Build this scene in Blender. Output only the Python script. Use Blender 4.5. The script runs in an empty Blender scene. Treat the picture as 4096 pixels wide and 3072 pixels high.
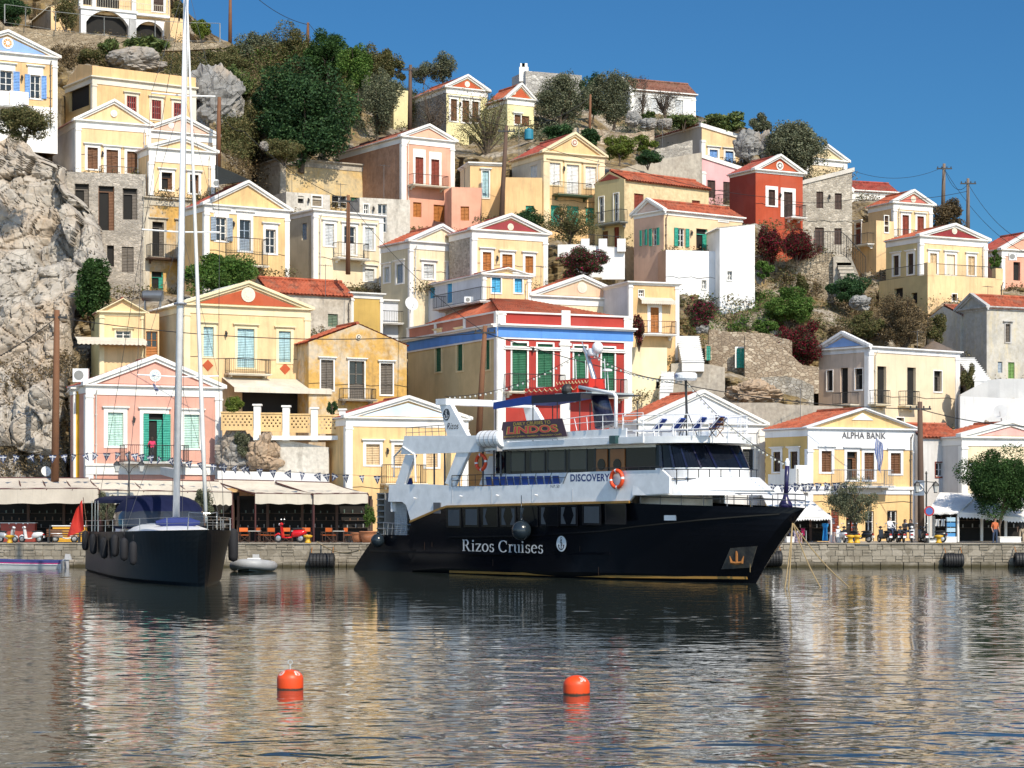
import bpy, math, random
import numpy as np
from mathutils import Vector, Matrix, noise
sc = bpy.context.scene
COL = sc.collection
R = math.radians
random.seed(7)
# ---------------------------------------------------------------- camera, light, exposure
F, HOR, H = 8700.0, 2000.0, 4.39          # focal length and horizon row (4096 px wide photo), eye height above the water
cam = bpy.data.cameras.new("camera"); camo = bpy.data.objects.new("camera", cam); COL.objects.link(camo)
camo.location = (0, 0, H); camo.rotation_euler = (R(90), 0, 0)
cam.sensor_width = 36; cam.lens = 36*F/4096; cam.shift_y = (HOR-1536)/4096
cam.clip_start = 1; cam.clip_end = 5000
sc.camera = camo
SUN_AZ, SUN_EL = 29.0, 43.0               # azimuth from behind the camera towards the right
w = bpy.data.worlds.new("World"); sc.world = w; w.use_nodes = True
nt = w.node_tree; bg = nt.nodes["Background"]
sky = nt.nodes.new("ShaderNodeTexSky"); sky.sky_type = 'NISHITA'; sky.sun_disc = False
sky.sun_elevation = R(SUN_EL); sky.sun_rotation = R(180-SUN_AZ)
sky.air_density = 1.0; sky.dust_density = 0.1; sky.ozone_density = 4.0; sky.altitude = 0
# sky tinted by direction: deep blue ahead, boosted behind camera as added fill light
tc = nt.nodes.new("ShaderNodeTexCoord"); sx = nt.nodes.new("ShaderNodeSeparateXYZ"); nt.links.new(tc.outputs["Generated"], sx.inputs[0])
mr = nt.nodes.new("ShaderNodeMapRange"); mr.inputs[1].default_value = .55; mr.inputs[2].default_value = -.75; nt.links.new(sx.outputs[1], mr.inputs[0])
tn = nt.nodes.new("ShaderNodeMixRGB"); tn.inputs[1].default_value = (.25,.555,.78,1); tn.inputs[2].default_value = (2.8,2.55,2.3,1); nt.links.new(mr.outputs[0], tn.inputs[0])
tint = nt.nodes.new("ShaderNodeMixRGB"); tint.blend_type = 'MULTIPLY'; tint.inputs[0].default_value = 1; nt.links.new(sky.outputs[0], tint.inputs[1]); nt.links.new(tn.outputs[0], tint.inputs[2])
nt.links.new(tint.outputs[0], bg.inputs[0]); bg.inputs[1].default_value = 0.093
sl = bpy.data.lights.new("sun", 'SUN'); sl.energy = 4.7; sl.angle = R(0.5); sl.color = (1, .90, .74)
slo = bpy.data.objects.new("sun", sl); COL.objects.link(slo)
sd = Vector((math.sin(R(SUN_AZ))*math.cos(R(SUN_EL)), -math.cos(R(SUN_AZ))*math.cos(R(SUN_EL)), math.sin(R(SUN_EL))))
slo.rotation_euler = sd.to_track_quat('Z', 'Y').to_euler()
sc.view_settings.view_transform = 'Standard'; sc.view_settings.look = 'None'
sc.view_settings.exposure = 0.2; sc.view_settings.gamma = 1
sc.cycles.max_bounces = 6; sc.cycles.transparent_max_bounces = 6
sc.cycles.caustics_reflective = False; sc.cycles.caustics_refractive = False

def P(sx, sy, Y): return Vector(((sx-2048)*Y/F, Y, H+(HOR-sy)*Y/F))
Z_ = 1024/2212
CA, CB, CC, CD, CE, CF, CG, CH, CI, CJ, CK, CL, CM = ((0,0),(1024,100),(2048,200),(3072,400),(0,700),(1024,800),(2048,900),(3072,1000),(0,1400),(824,1600),(1548,1400),(2372,1400),(3072,1600))
def S(o, x, y): return o[0]+x*Z_, o[1]+y*Z_
def PZ(o, x, y, Y): return P(*S(o, x, y), Y)

# ---------------------------------------------------------------- materials
MATS = {}
def nodes(name):
    m = bpy.data.materials.new(name); m.use_nodes = True
    t = m.node_tree; b = t.nodes["Principled BSDF"]; return m, t, b
def N(t, ty, **kw):
    n = t.nodes.new(ty)
    for k, v in kw.items():
        if k in n.inputs.keys(): n.inputs[k].default_value = v
        else: setattr(n, k, v)
    return n
def geo(t, scale=(1,1,1), obj=False):
    g = N(t, "ShaderNodeTexCoord") if obj else N(t, "ShaderNodeNewGeometry")
    mp = N(t, "ShaderNodeMapping"); mp.inputs["Scale"].default_value = scale
    t.links.new(g.outputs["Object" if obj else "Position"], mp.inputs[0]); return mp.outputs[0]
def ramp(t, fac, stops):
    r = N(t, "ShaderNodeValToRGB"); e = r.color_ramp.elements
    while len(e) < len(stops): e.new(.5)
    for i, (p, c) in enumerate(stops):
        e[i].position = p; e[i].color = (*c, 1) if len(c) == 3 else c
    t.links.new(fac, r.inputs[0]); return r.outputs[0]
def mixc(t, fac, a, b, mode='MIX'):
    m = N(t, "ShaderNodeMix", data_type='RGBA', blend_type=mode)
    for sock, v in ((m.inputs[0], fac), (m.inputs[6], a), (m.inputs[7], b)):
        if hasattr(v, "is_linked") or isinstance(v, bpy.types.NodeSocket): t.links.new(v, sock)
        elif isinstance(v, (int, float)): sock.default_value = v
        else: sock.default_value = (*v, 1)
    return m.outputs[2]
def bump(t, b, fac, strength=.3, dist=.02):
    n = N(t, "ShaderNodeBump"); n.inputs["Strength"].default_value = strength; n.inputs["Distance"].default_value = dist
    t.links.new(fac, n.inputs["Height"]); t.links.new(n.outputs[0], b.inputs["Normal"])
def noise_t(t, vec, scale, detail=4, rough=.55):
    n = N(t, "ShaderNodeTexNoise", Scale=scale, Detail=detail, Roughness=rough); t.links.new(vec, n.inputs["Vector"]); return n.outputs[0]
def plaster(col, stain=.12, dirt=None, rough=.9, key=None):
    k = ("pl", tuple(col), stain, dirt)
    if k in MATS: return MATS[k]
    m, t, b = nodes("plaster"); b.inputs["Roughness"].default_value = rough
    p = geo(t); n1 = noise_t(t, p, .55, 5); n2 = noise_t(t, geo(t, (2.2, 2.2, .35)), 1.0, 6, .65)
    c2 = tuple(x*.80 for x in col); c3 = tuple(min(.85, x*1.08+.012) for x in col)
    c = ramp(t, n1, [(.3, c2), (.55, col), (.75, c3)])
    d = dirt or (.22, .17, .11)
    f = ramp(t, n2, [(.62-.5*stain, (0,0,0)), (.80-.25*stain, (1,1,1))])
    mul = N(t, "ShaderNodeMath", operation='MULTIPLY'); mul.inputs[1].default_value = min(.9, stain*1.5); t.links.new(f, mul.inputs[0])
    c = mixc(t, mul.outputs[0], c, d)
    n4 = noise_t(t, geo(t, (1,1,.6)), .28, 3, .5); c = mixc(t, ramp(t, n4, [(.52,(0,0,0)),(.56,(.35,.35,.35))]), c, tuple(min(.85, x*.86+.03) for x in col))
    n5 = noise_t(t, geo(t, (5,5,.22)), 1.0, 4, .6); c = mixc(t, ramp(t, n5, [(.55,(0,0,0)),(.8,(.4+stain,)*3)]), c, tuple(x*.62 for x in col))
    t.links.new(c, b.inputs["Base Color"])
    bump(t, b, noise_t(t, p, 6, 5, .7), .25+.5*stain, .03)
    MATS[k] = m; return m
def peeling(a, bcol, ccol, s=.5):
    k = ("peel", a, bcol, ccol)
    if k in MATS: return MATS[k]
    m, t, b = nodes("peeling_plaster"); b.inputs["Roughness"].default_value = .95
    p = geo(t); n1 = noise_t(t, p, s, 8, .68); n2 = noise_t(t, geo(t, (1.6,1.6,.3)), .9, 8, .72); n3 = noise_t(t, p, 3.5, 5)
    c = mixc(t, ramp(t, n1, [(.44,(0,0,0)),(.56,(1,1,1))]), a, bcol)
    c = mixc(t, ramp(t, n2, [(.50,(0,0,0)),(.72,(1,1,1))]), c, ccol)
    c = mixc(t, n3, c, tuple(x*.6 for x in a), 'MIX') if False else mixc(t, .35, c, ramp(t, n3, [(.3, tuple(x*.5 for x in ccol)),(.7, a)]))
    t.links.new(c, b.inputs["Base Color"]); bump(t, b, n3, .5, .05); MATS[k] = m; return m
def paint(col, rough=.5, metal=0, spec=.5, name="paint"):
    k = ("pt", tuple(col), rough, metal, name, spec)
    if k in MATS: return MATS[k]
    m, t, b = nodes(name); b.inputs["Roughness"].default_value = rough; b.inputs["Metallic"].default_value = metal; b.inputs["Specular IOR Level"].default_value = spec
    n = noise_t(t, geo(t), 1.7, 5); c = ramp(t, n, [(.3, tuple(x*.86 for x in col)), (.7, tuple(min(1, x*1.06) for x in col))])
    t.links.new(c, b.inputs["Base Color"]); MATS[k] = m; return m
def glass(col=(.012,.015,.018), rough=.08, spec=.5):
    k = ("gl", col, rough, spec)
    if k in MATS: return MATS[k]
    m, t, b = nodes("dark_glass"); b.inputs["Base Color"].default_value = (*col, 1); b.inputs["Roughness"].default_value = rough; b.inputs["Specular IOR Level"].default_value = spec
    n = noise_t(t, geo(t), .8, 2); bump(t, b, n, .05, .05); MATS[k] = m; return m
def louvre(col):
    k = ("lv", tuple(col))
    if k in MATS: return MATS[k]
    m, t, b = nodes("louvred_wood"); b.inputs["Roughness"].default_value = .6
    n = noise_t(t, geo(t, (3,3,.8)), 2.5, 5); c = ramp(t, n, [(.25, tuple(x*.72 for x in col)), (.7, tuple(min(1,x*1.12) for x in col))])
    t.links.new(c, b.inputs["Base Color"])
    w_ = N(t, "ShaderNodeTexWave", bands_direction='Z', Scale=2.6); t.links.new(geo(t), w_.inputs["Vector"]); bump(t, b, w_.outputs[0], .8, .04)
    MATS[k] = m; return m
def stone(c1, c2, mortar, scale=2.2, big=(1,1,1.5), stain=.25, key=""):
    k = ("st", c1, c2, mortar, scale, key)
    if k in MATS: return MATS[k]
    m, t, b = nodes("rubble_stone"); b.inputs["Roughness"].default_value = .95
    p0 = geo(t, big); nz = N(t, "ShaderNodeTexNoise", Scale=1.6, Detail=3); t.links.new(p0, nz.inputs["Vector"])
    ad = N(t, "ShaderNodeMixRGB", blend_type='LINEAR_LIGHT'); ad.inputs[0].default_value = .10
    t.links.new(p0, ad.inputs[1]); t.links.new(nz.outputs["Color"], ad.inputs[2])
    scale = scale*1.45; v = N(t, "ShaderNodeTexVoronoi", Scale=scale, feature='F1'); t.links.new(ad.outputs[0], v.inputs["Vector"])
    ve = N(t, "ShaderNodeTexVoronoi", Scale=scale, feature='DISTANCE_TO_EDGE'); t.links.new(ad.outputs[0], ve.inputs["Vector"])
    sep = N(t, "ShaderNodeSeparateColor"); t.links.new(v.outputs["Color"], sep.inputs[0])
    c = ramp(t, sep.outputs[0], [(.0, tuple(x*.7 for x in c1)), (.45, c1), (1, c2)])
    c = mixc(t, ramp(t, noise_t(t, p0, .5, 6), [(.42,(0,0,0)),(.75,(1,1,1))]), c, tuple(x*.62 for x in c1))
    e = ramp(t, ve.outputs["Distance"], [(.0,(.25,.25,.25)),(.10,(1,1,1))])
    c = mixc(t, e, mortar, c)
    t.links.new(c, b.inputs["Base Color"])
    h = N(t, "ShaderNodeMath", operation='ADD'); t.links.new(e, h.inputs[0]); t.links.new(noise_t(t, p0, 9, 4), h.inputs[1])
    bump(t, b, h.outputs[0], .8, .06); MATS[k] = m; return m
def tile(col=(.46,.135,.05)):
    k = ("tile", col)
    if k in MATS: return MATS[k]
    m, t, b = nodes("clay_roof_tile"); b.inputs["Roughness"].default_value = .85
    v = N(t, "ShaderNodeTexVoronoi", Scale=2.6); t.links.new(geo(t), v.inputs["Vector"])
    sep = N(t, "ShaderNodeSeparateColor"); t.links.new(v.outputs["Color"], sep.inputs[0])
    c = ramp(t, sep.outputs[0], [(0, tuple(x*.62 for x in col)), (.5, col), (1, (col[0]*1.15, col[1]*1.35, col[2]*1.5))])
    c = mixc(t, ramp(t, noise_t(t, geo(t), .9, 6, .7), [(.5,(0,0,0)),(.72,(.8,.8,.8))]), c, (.20,.12,.08))
    t.links.new(c, b.inputs["Base Color"]); MATS[k] = m; return m

WHITE = plaster((.80,.78,.74), .06); OFFW = plaster((.72,.66,.54), .10); GREYW = plaster((.60,.58,.54), .3, (.2,.19,.18))
IRON = paint((.03,.03,.03), .5, 0, name="wrought_iron"); TILE = tile((.34,.078,.034)); TILE2 = tile((.36,.080,.034)); TILED = tile((.29,.048,.03)); TILEO = tile((.28,.085,.05))
WOOD = louvre((.15,.062,.024)); DWOOD = louvre((.055,.028,.02)); OLDW = louvre((.13,.11,.09)); REDW = louvre((.22,.04,.02)); ORW = louvre((.42,.15,.03))
GREEN = louvre((.01,.12,.055)); TEAL = louvre((.03,.33,.24)); SKYB = louvre((.36,.54,.58)); BLUEW = louvre((.16,.33,.66)); MINT = louvre((.45,.66,.58))
GRYB = louvre((.27,.33,.40)); LGREY = louvre((.55,.57,.58)); WHW = louvre((.76,.75,.72)); TANW = louvre((.62,.45,.26)); AZ = louvre((.07,.40,.68))
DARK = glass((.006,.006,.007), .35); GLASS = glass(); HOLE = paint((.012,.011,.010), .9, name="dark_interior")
def YEL(v=0): return plaster([(.75,.505,.235),(.76,.535,.29),(.75,.56,.32),(.68,.45,.18),(.76,.63,.43),(.72,.475,.23)][v], .26)

# ---------------------------------------------------------------- mesh building
class MB:
    def __init__(s): s.v = []; s.f = []; s.m = []
    def poly(s, pts, mi=0):
        n = len(s.v); s.v += [tuple(p) for p in pts]; s.f.append(tuple(range(n, n+len(pts)))); s.m.append(mi)
    def hexa(s, p, mi=0):                                  # 8 corners: bottom ring, top ring
        n = len(s.v); s.v += [tuple(q) for q in p]
        for f in ((0,3,2,1),(4,5,6,7),(0,1,5,4),(1,2,6,5),(2,3,7,6),(3,0,4,7)): s.f.append(tuple(n+i for i in f)); s.m.append(mi)
    def box(s, x0, y0, z0, x1, y1, z1, mi=0):
        s.hexa(((x0,y0,z0),(x1,y0,z0),(x1,y1,z0),(x0,y1,z0),(x0,y0,z1),(x1,y0,z1),(x1,y1,z1),(x0,y1,z1)), mi)
    def tube(s, pts, r, n=5, mi=0, cap=True):
        pts = [Vector(p) for p in pts]; rs = r if isinstance(r, (list, tuple)) else [r]*len(pts)
        base = len(s.v); up = Vector((0,0,1)); prev = None
        for i, p in enumerate(pts):
            d = (pts[min(i+1, len(pts)-1)]-pts[max(i-1, 0)])
            d = d.normalized() if d.length > 1e-9 else Vector((0,0,1))
            a = d.cross(up)
            if a.length < .05: a = d.cross(Vector((1,0,0)))
            a.normalize()
            if prev is not None and a.dot(prev) < 0 and False: a = -a
            b = d.cross(a); prev = a
            for k in range(n):
                an = 2*math.pi*k/n; s.v.append(tuple(p+(a*math.cos(an)+b*math.sin(an))*rs[i]))
        for i in range(len(pts)-1):
            for k in range(n):
                s.f.append((base+i*n+k, base+i*n+(k+1)%n, base+(i+1)*n+(k+1)%n, base+(i+1)*n+k)); s.m.append(mi)
        if cap:
            s.f.append(tuple(base+k for k in range(n))[::-1]); s.m.append(mi)
            s.f.append(tuple(base+(len(pts)-1)*n+k for k in range(n))); s.m.append(mi)
    def lathe(s, prof, c=(0,0,0), n=16, ax='z', mi=0):
        base = len(s.v); c = Vector(c)
        for r, h in prof:
            for k in range(n):
                a = 2*math.pi*k/n; x, y = r*math.cos(a), r*math.sin(a)
                q = (x, y, h) if ax == 'z' else ((h, x, y) if ax == 'x' else (x, h, y))
                s.v.append(tuple(c+Vector(q)))
        for i in range(len(prof)-1):
            for k in range(n):
                s.f.append((base+i*n+k, base+i*n+(k+1)%n, base+(i+1)*n+(k+1)%n, base+(i+1)*n+k)); s.m.append(mi)
        s.f.append(tuple(base+k for k in range(n))[::-1]); s.m.append(mi)
        s.f.append(tuple(base+(len(prof)-1)*n+k for k in range(n))); s.m.append(mi)
    def torus(s, c, a, b, Rr, r, n=20, m=8, mi=0, col=None):
        base = len(s.v); c = Vector(c); a = Vector(a).normalized(); b = Vector(b).normalized(); w_ = a.cross(b)
        for i in range(n):
            t = 2*math.pi*i/n; d = a*math.cos(t)+b*math.sin(t)
            for j in range(m):
                u = 2*math.pi*j/m; s.v.append(tuple(c+d*(Rr+r*math.cos(u))+w_*r*math.sin(u)))
        for i in range(n):
            for j in range(m):
                s.f.append((base+i*m+j, base+((i+1)%n)*m+j, base+((i+1)%n)*m+(j+1)%m, base+i*m+(j+1)%m)); s.m.append(mi if col is None else col(i))
    def ball(s, c, r, n=14, m=9, mi=0, sc_=(1,1,1)):
        s.lathe([(r*sc_[0]*math.sin(math.pi*i/m)+1e-4, -r*sc_[2]*math.cos(math.pi*i/m)) for i in range(m+1)], c, n, 'z', mi)
    def prism(s, pts, off, mi=0):                          # polygon pts swept by vector off
        off = Vector(off); p = [Vector(q) for q in pts]; q = [a+off for a in p]
        s.poly(p, mi); s.poly(q[::-1], mi); k = len(p)
        for i in range(k): s.poly((p[i], q[i], q[(i+1)%k], p[(i+1)%k]), mi)
    def grid(s, fn, nu, nv, mi=0):
        base = len(s.v)
        for j in range(nv+1):
            for i in range(nu+1): s.v.append(tuple(fn(i/nu, j/nv)))
        for j in range(nv):
            for i in range(nu):
                a = base+j*(nu+1)+i; s.f.append((a, a+1, a+nu+2, a+nu+1)); s.m.append(mi)
    def obj(s, name, mats, parent=None, loc=(0,0,0), smooth=False, label=None):
        me = bpy.data.meshes.new(name); me.from_pydata(s.v, [], s.f)
        if not isinstance(mats, (list, tuple)): mats = [mats]
        for m in mats: me.materials.append(m)
        if len(mats) > 1: me.polygons.foreach_set("material_index", [min(i, len(mats)-1) for i in s.m])
        if smooth: me.polygons.foreach_set("use_smooth", [True]*len(s.f))
        me.update(); o = bpy.data.objects.new(name, me); COL.objects.link(o); o.location = loc
        if parent is not None: o.parent = parent
        if label: o["label"] = label
        return o
def tag(o, label=None, cat=None, group=None, kind=None):
    for k, v in (("label", label), ("category", cat), ("group", group), ("kind", kind)):
        if v: o[k] = v
    return o
def thing(name, label, cat, loc=(0,0,0), rz=0, group=None):
    o = bpy.data.objects.new(name, None); COL.objects.link(o); o.location = loc; o.rotation_euler = (0,0,rz); o.empty_display_size = .2
    return tag(o, label, cat, group)
def copy_thing(o, label=None, loc=None, rz=None, parent=None):
    c = o.copy(); COL.objects.link(c)
    if parent is not None: c.parent = parent
    if label: c["label"] = label
    if loc is not None: c.location = loc
    if rz is not None: c.rotation_euler = (0, 0, rz)
    for ch in o.children: copy_thing(ch, parent=c)
    return c

# ---------------------------------------------------------------- houses
FACES = []; BASES = []
CP = []                                                   # (sx, sy, depth) the hillside has to pass through
class Fr:                                                 # a wall plane: u along, o outwards, z up, in the house's own axes
    def __init__(s, A, d, n, zb, left): s.A, s.d, s.n, s.zb, s.left = A, d, n, zb, left
    def px(s, sx, sy, off=0):
        ax, ay = s.A[0]+s.n[0]*off, s.A[1]+s.n[1]*off; k = (sx-2048)/F
        t = (k*ay-ax)/(s.d[0]-k*s.d[1]); Y = ay+t*s.d[1]
        return t, H+(HOR-sy)*Y/F-s.zb
    def p(s, u, o, z): return (-o, u, z) if s.left else (u, -o, z)
    def box(s, mb, u0, u1, o0, o1, z0, z1, mi=0):
        mb.hexa([s.p(*q) for q in ((u0,o0,z0),(u1,o0,z0),(u1,o1,z0),(u0,o1,z0),(u0,o0,z1),(u1,o0,z1),(u1,o1,z1),(u0,o1,z1))], mi)
    def prism(s, mb, pts, o0, o1, mi=0):
        a = [Vector(s.p(u, o0, z)) for u, z in pts]; off = Vector(s.p(0, o1, 0))-Vector(s.p(0, o0, 0)); mb.prism(a, off, mi)
def wall_grid(mb, fr, W, z0, z1, holes, rd=.25, mi=0):
    hs = [(max(.02, a), max(z0+.01, b), min(W-.02, c), min(z1-.02, d)) for a, b, c, d in holes]
    hs = [h for h in hs if h[2] > h[0]+.05 and h[3] > h[1]+.05]
    us = sorted({0, W, *[h[0] for h in hs], *[h[2] for h in hs]}); zs = sorted({z0, z1, *[h[1] for h in hs], *[h[3] for h in hs]})
    for i in range(len(us)-1):
        for j in range(len(zs)-1):
            cu, cz = (us[i]+us[i+1])/2, (zs[j]+zs[j+1])/2
            if any(h[0] < cu < h[2] and h[1] < cz < h[3] for h in hs): continue
            mb.poly([fr.p(us[i],0,zs[j]), fr.p(us[i+1],0,zs[j]), fr.p(us[i+1],0,zs[j+1]), fr.p(us[i],0,zs[j+1])], mi)
    for a, b, c, d in hs:
        for q in (((a,b),(a,d)), ((c,b),(c,d)), ((a,b),(c,b)), ((a,d),(c,d))):
            (u0,w0),(u1,w1) = q; mb.poly([fr.p(u0,0,w0), fr.p(u1,0,w1), fr.p(u1,-rd,w1), fr.p(u0,-rd,w0)], mi)
    return hs
def leaf(mb, fr, u0, u1, z0, z1, o, mi=0, th=.04, rows=2):
    fr.box(mb, u0, u1, o, o+th, z0, z1, mi); w_ = min(.07, (u1-u0)*.2)
    for a, b in ((u0, u0+w_), (u1-w_, u1)): fr.box(mb, a, b, o+th, o+th+.025, z0, z1, mi)
    for i in range(rows+1):
        zz = z0+(z1-z0-w_)*i/rows; fr.box(mb, u0+w_, u1-w_, o+th, o+th+.022, zz, zz+w_, mi)
def window(par, fr, hole, st, mat, tm, fw=.22, hood=True, sill=True, panel=0):
    a, b, c, d = hole; W, Hh = c-a, d-b; mb = MB(); mats = [mat, GLASS, WHW]
    if st in ('sh', 'dr'):
        m = (a+c)/2; rows = 2 if Hh < 2 else 3
        leaf(mb, fr, a, m-.015, b, d, -.17, 0, rows=rows); leaf(mb, fr, m+.015, c, b, d, -.17, 0, rows=rows)
    elif st == 'one': leaf(mb, fr, a, c, b, d, -.17, 0, rows=3)
    elif st == 'roll': fr.box(mb, a, c, -.16, -.12, b, d, 0)
    elif st == 'hole':
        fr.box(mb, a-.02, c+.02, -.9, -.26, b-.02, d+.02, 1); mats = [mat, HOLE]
        if mat: fr.box(mb, a, a+.07, -.2, -.14, b, d); fr.box(mb, c-.07, c, -.2, -.14, b, d); fr.box(mb, a, c, -.2, -.14, d-.5, d-.44)
        if mat: leaf(mb, fr, c-W*.34, c-.08, b, d-.5, -.2)
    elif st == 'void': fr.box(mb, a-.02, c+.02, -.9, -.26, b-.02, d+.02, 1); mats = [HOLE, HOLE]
    else:                                                 # glazed sash, optionally with open shutters or a door below
        fr.box(mb, a, c, -.24, -.2, b, d, 1); k = 0 if st in ('gd', 'gc') else 2; t_ = .07
        for x0, x1 in ((a, a+t_), (c-t_, c), ((a+c)/2-.04, (a+c)/2+.04)): fr.box(mb, x0, x1, -.2, -.13, b, d, k)
        n = 3 if Hh > 1.3 else 2
        for i in range(n+1):
            zz = b+(Hh-t_)*i/n; fr.box(mb, a+t_, c-t_, -.2, -.14, zz, zz+t_*.8, k)
        if st == 'gd': fr.box(mb, a, c, -.19, -.15, b, b+Hh*.4, 0)
        if st == 'cur':
            for x0, x1 in ((a+.1, a+W*.35), (c-W*.35, c-.1)): fr.box(mb, x0, x1, -.235, -.195, b+.1, d-.1, 2)
    o = mb.obj('window' if st not in ('dr', 'gd') else 'door', mats, par)
    if st == 'so':
        for s0, s1 in ((a-.05-W*.5, a-.05), (c+.05, c+.05+W*.5)):
            q = MB(); leaf(q, fr, s0, s1, b, d, .06, rows=2); q.obj('shutter', mat, o)
    if fw:
        q = MB()
        fr.box(q, a-fw, a, -.02, .045, b-(.12 if sill else 0), d+fw+panel); fr.box(q, c, c+fw, -.02, .045, b-(.12 if sill else 0), d+fw+panel)
        fr.box(q, a, c, -.02, .043, d, d+fw+panel)
        if sill: fr.box(q, a, c, -.02, .06, b-.12, b)
        if hood:
            fr.box(q, a-fw-.08, c+fw+.08, -.02, .12, d+fw+panel, d+fw+panel+.07); fr.box(q, a-fw-.14, c+fw+.14, -.02, .2, d+fw+panel+.07, d+fw+panel+.14)
        q.obj('frame', tm, o)
    return o
def rail(mb, pts, h, sp=.14, r=.012, mi=0, mid=True):
    """railing along a polyline of 3D points"""
    for a, b in zip(pts[:-1], pts[1:]):
        a, b = Vector(a), Vector(b); L = (b-a).length; n = max(1, int(L/sp)); up = Vector((0,0,h))
        mb.tube([a+up, b+up], .028, 4, mi); mb.tube([a+Vector((0,0,.08)), b+Vector((0,0,.08))], .016, 4, mi)
        for i in range(n+1):
            q = a.lerp(b, i/n); mb.tube([q, q+up], r if i not in (0, n) else r*1.9, 4, mi, False)
def balcony(par, fr, u0, u1, z, proj, slab, hh=1.0, mat=None, th=.14, brackets=True, belly=False):
    mb = MB(); fr.box(mb, u0-.06, u1+.06, -.02, proj+.06, z-th, z-.06); fr.box(mb, u0-.12, u1+.12, -.02, proj+.12, z-.06, z)
    if brackets:
        for u in (u0+.25, u1-.25): fr.prism(mb, [(u-.06, z-th), (u+.06, z-th), (u+.06, z-th-.3), (u-.06, z-th-.3)], 0, .25); fr.box(mb, u-.06, u+.06, .25, proj*.7, z-th-.14, z-th)
    o = mb.obj('balcony', slab, par); q = MB()
    pts = [fr.p(u0, 0, z), fr.p(u0, proj, z), fr.p(u1, proj, z), fr.p(u1, 0, z)]
    rail(q, pts, hh); q.obj('railing', mat or IRON, o); return o
def slope(mb, a, b, c, d, period=.3, course=.38, amp=.05):
    """tiled roof slope: a-b along the eave, d-c along the ridge"""
    a, b, c, d = (Vector(q) for q in (a, b, c, d)); n = (b-a).cross(d-a).normalized()
    if n.z < 0: n = -n
    L = max((b-a).length, (c-d).length); Sl = max((d-a).length, (c-b).length)
    nu = max(4, int(L/period)*4); nv = max(2, int(Sl/course)*2)
    def fn(u, v):
        i = round(u*nu); j = round(v*nv); p = a.lerp(b, u).lerp(d.lerp(c, u), v)
        return p+n*(amp*math.cos(i*math.pi/2)*1.0+(.03 if j % 2 == 0 else -.01))
    mb.grid(fn, nu, nv)
    mb.poly([a-n*.08, b-n*.08, c-n*.08, d-n*.08])
def disc(mb, fr, u, z, r, o0, o1, mi=0, n=20): fr.prism(mb, [(u+r*math.cos(2*math.pi*i/n), z+r*math.sin(2*math.pi*i/n)) for i in range(n)], o0, o1, mi)
def rosette(par, fr, u, z, r, ring=None, core=None, name='rosette'):
    mb = MB(); disc(mb, fr, u, z, r, 0, .10); disc(mb, fr, u, z, r*.72, .09, .115, 1); disc(mb, fr, u, z, r*.35, .11, .135, 2)
    for i in range(8):
        a = i*math.pi/4; disc(mb, fr, u+r*.54*math.cos(a), z+r*.54*math.sin(a), r*.1, .11, .128, 2, 6)
    mb.obj(name, [ring or WHITE, core or OFFW, ring or WHITE], par)

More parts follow.
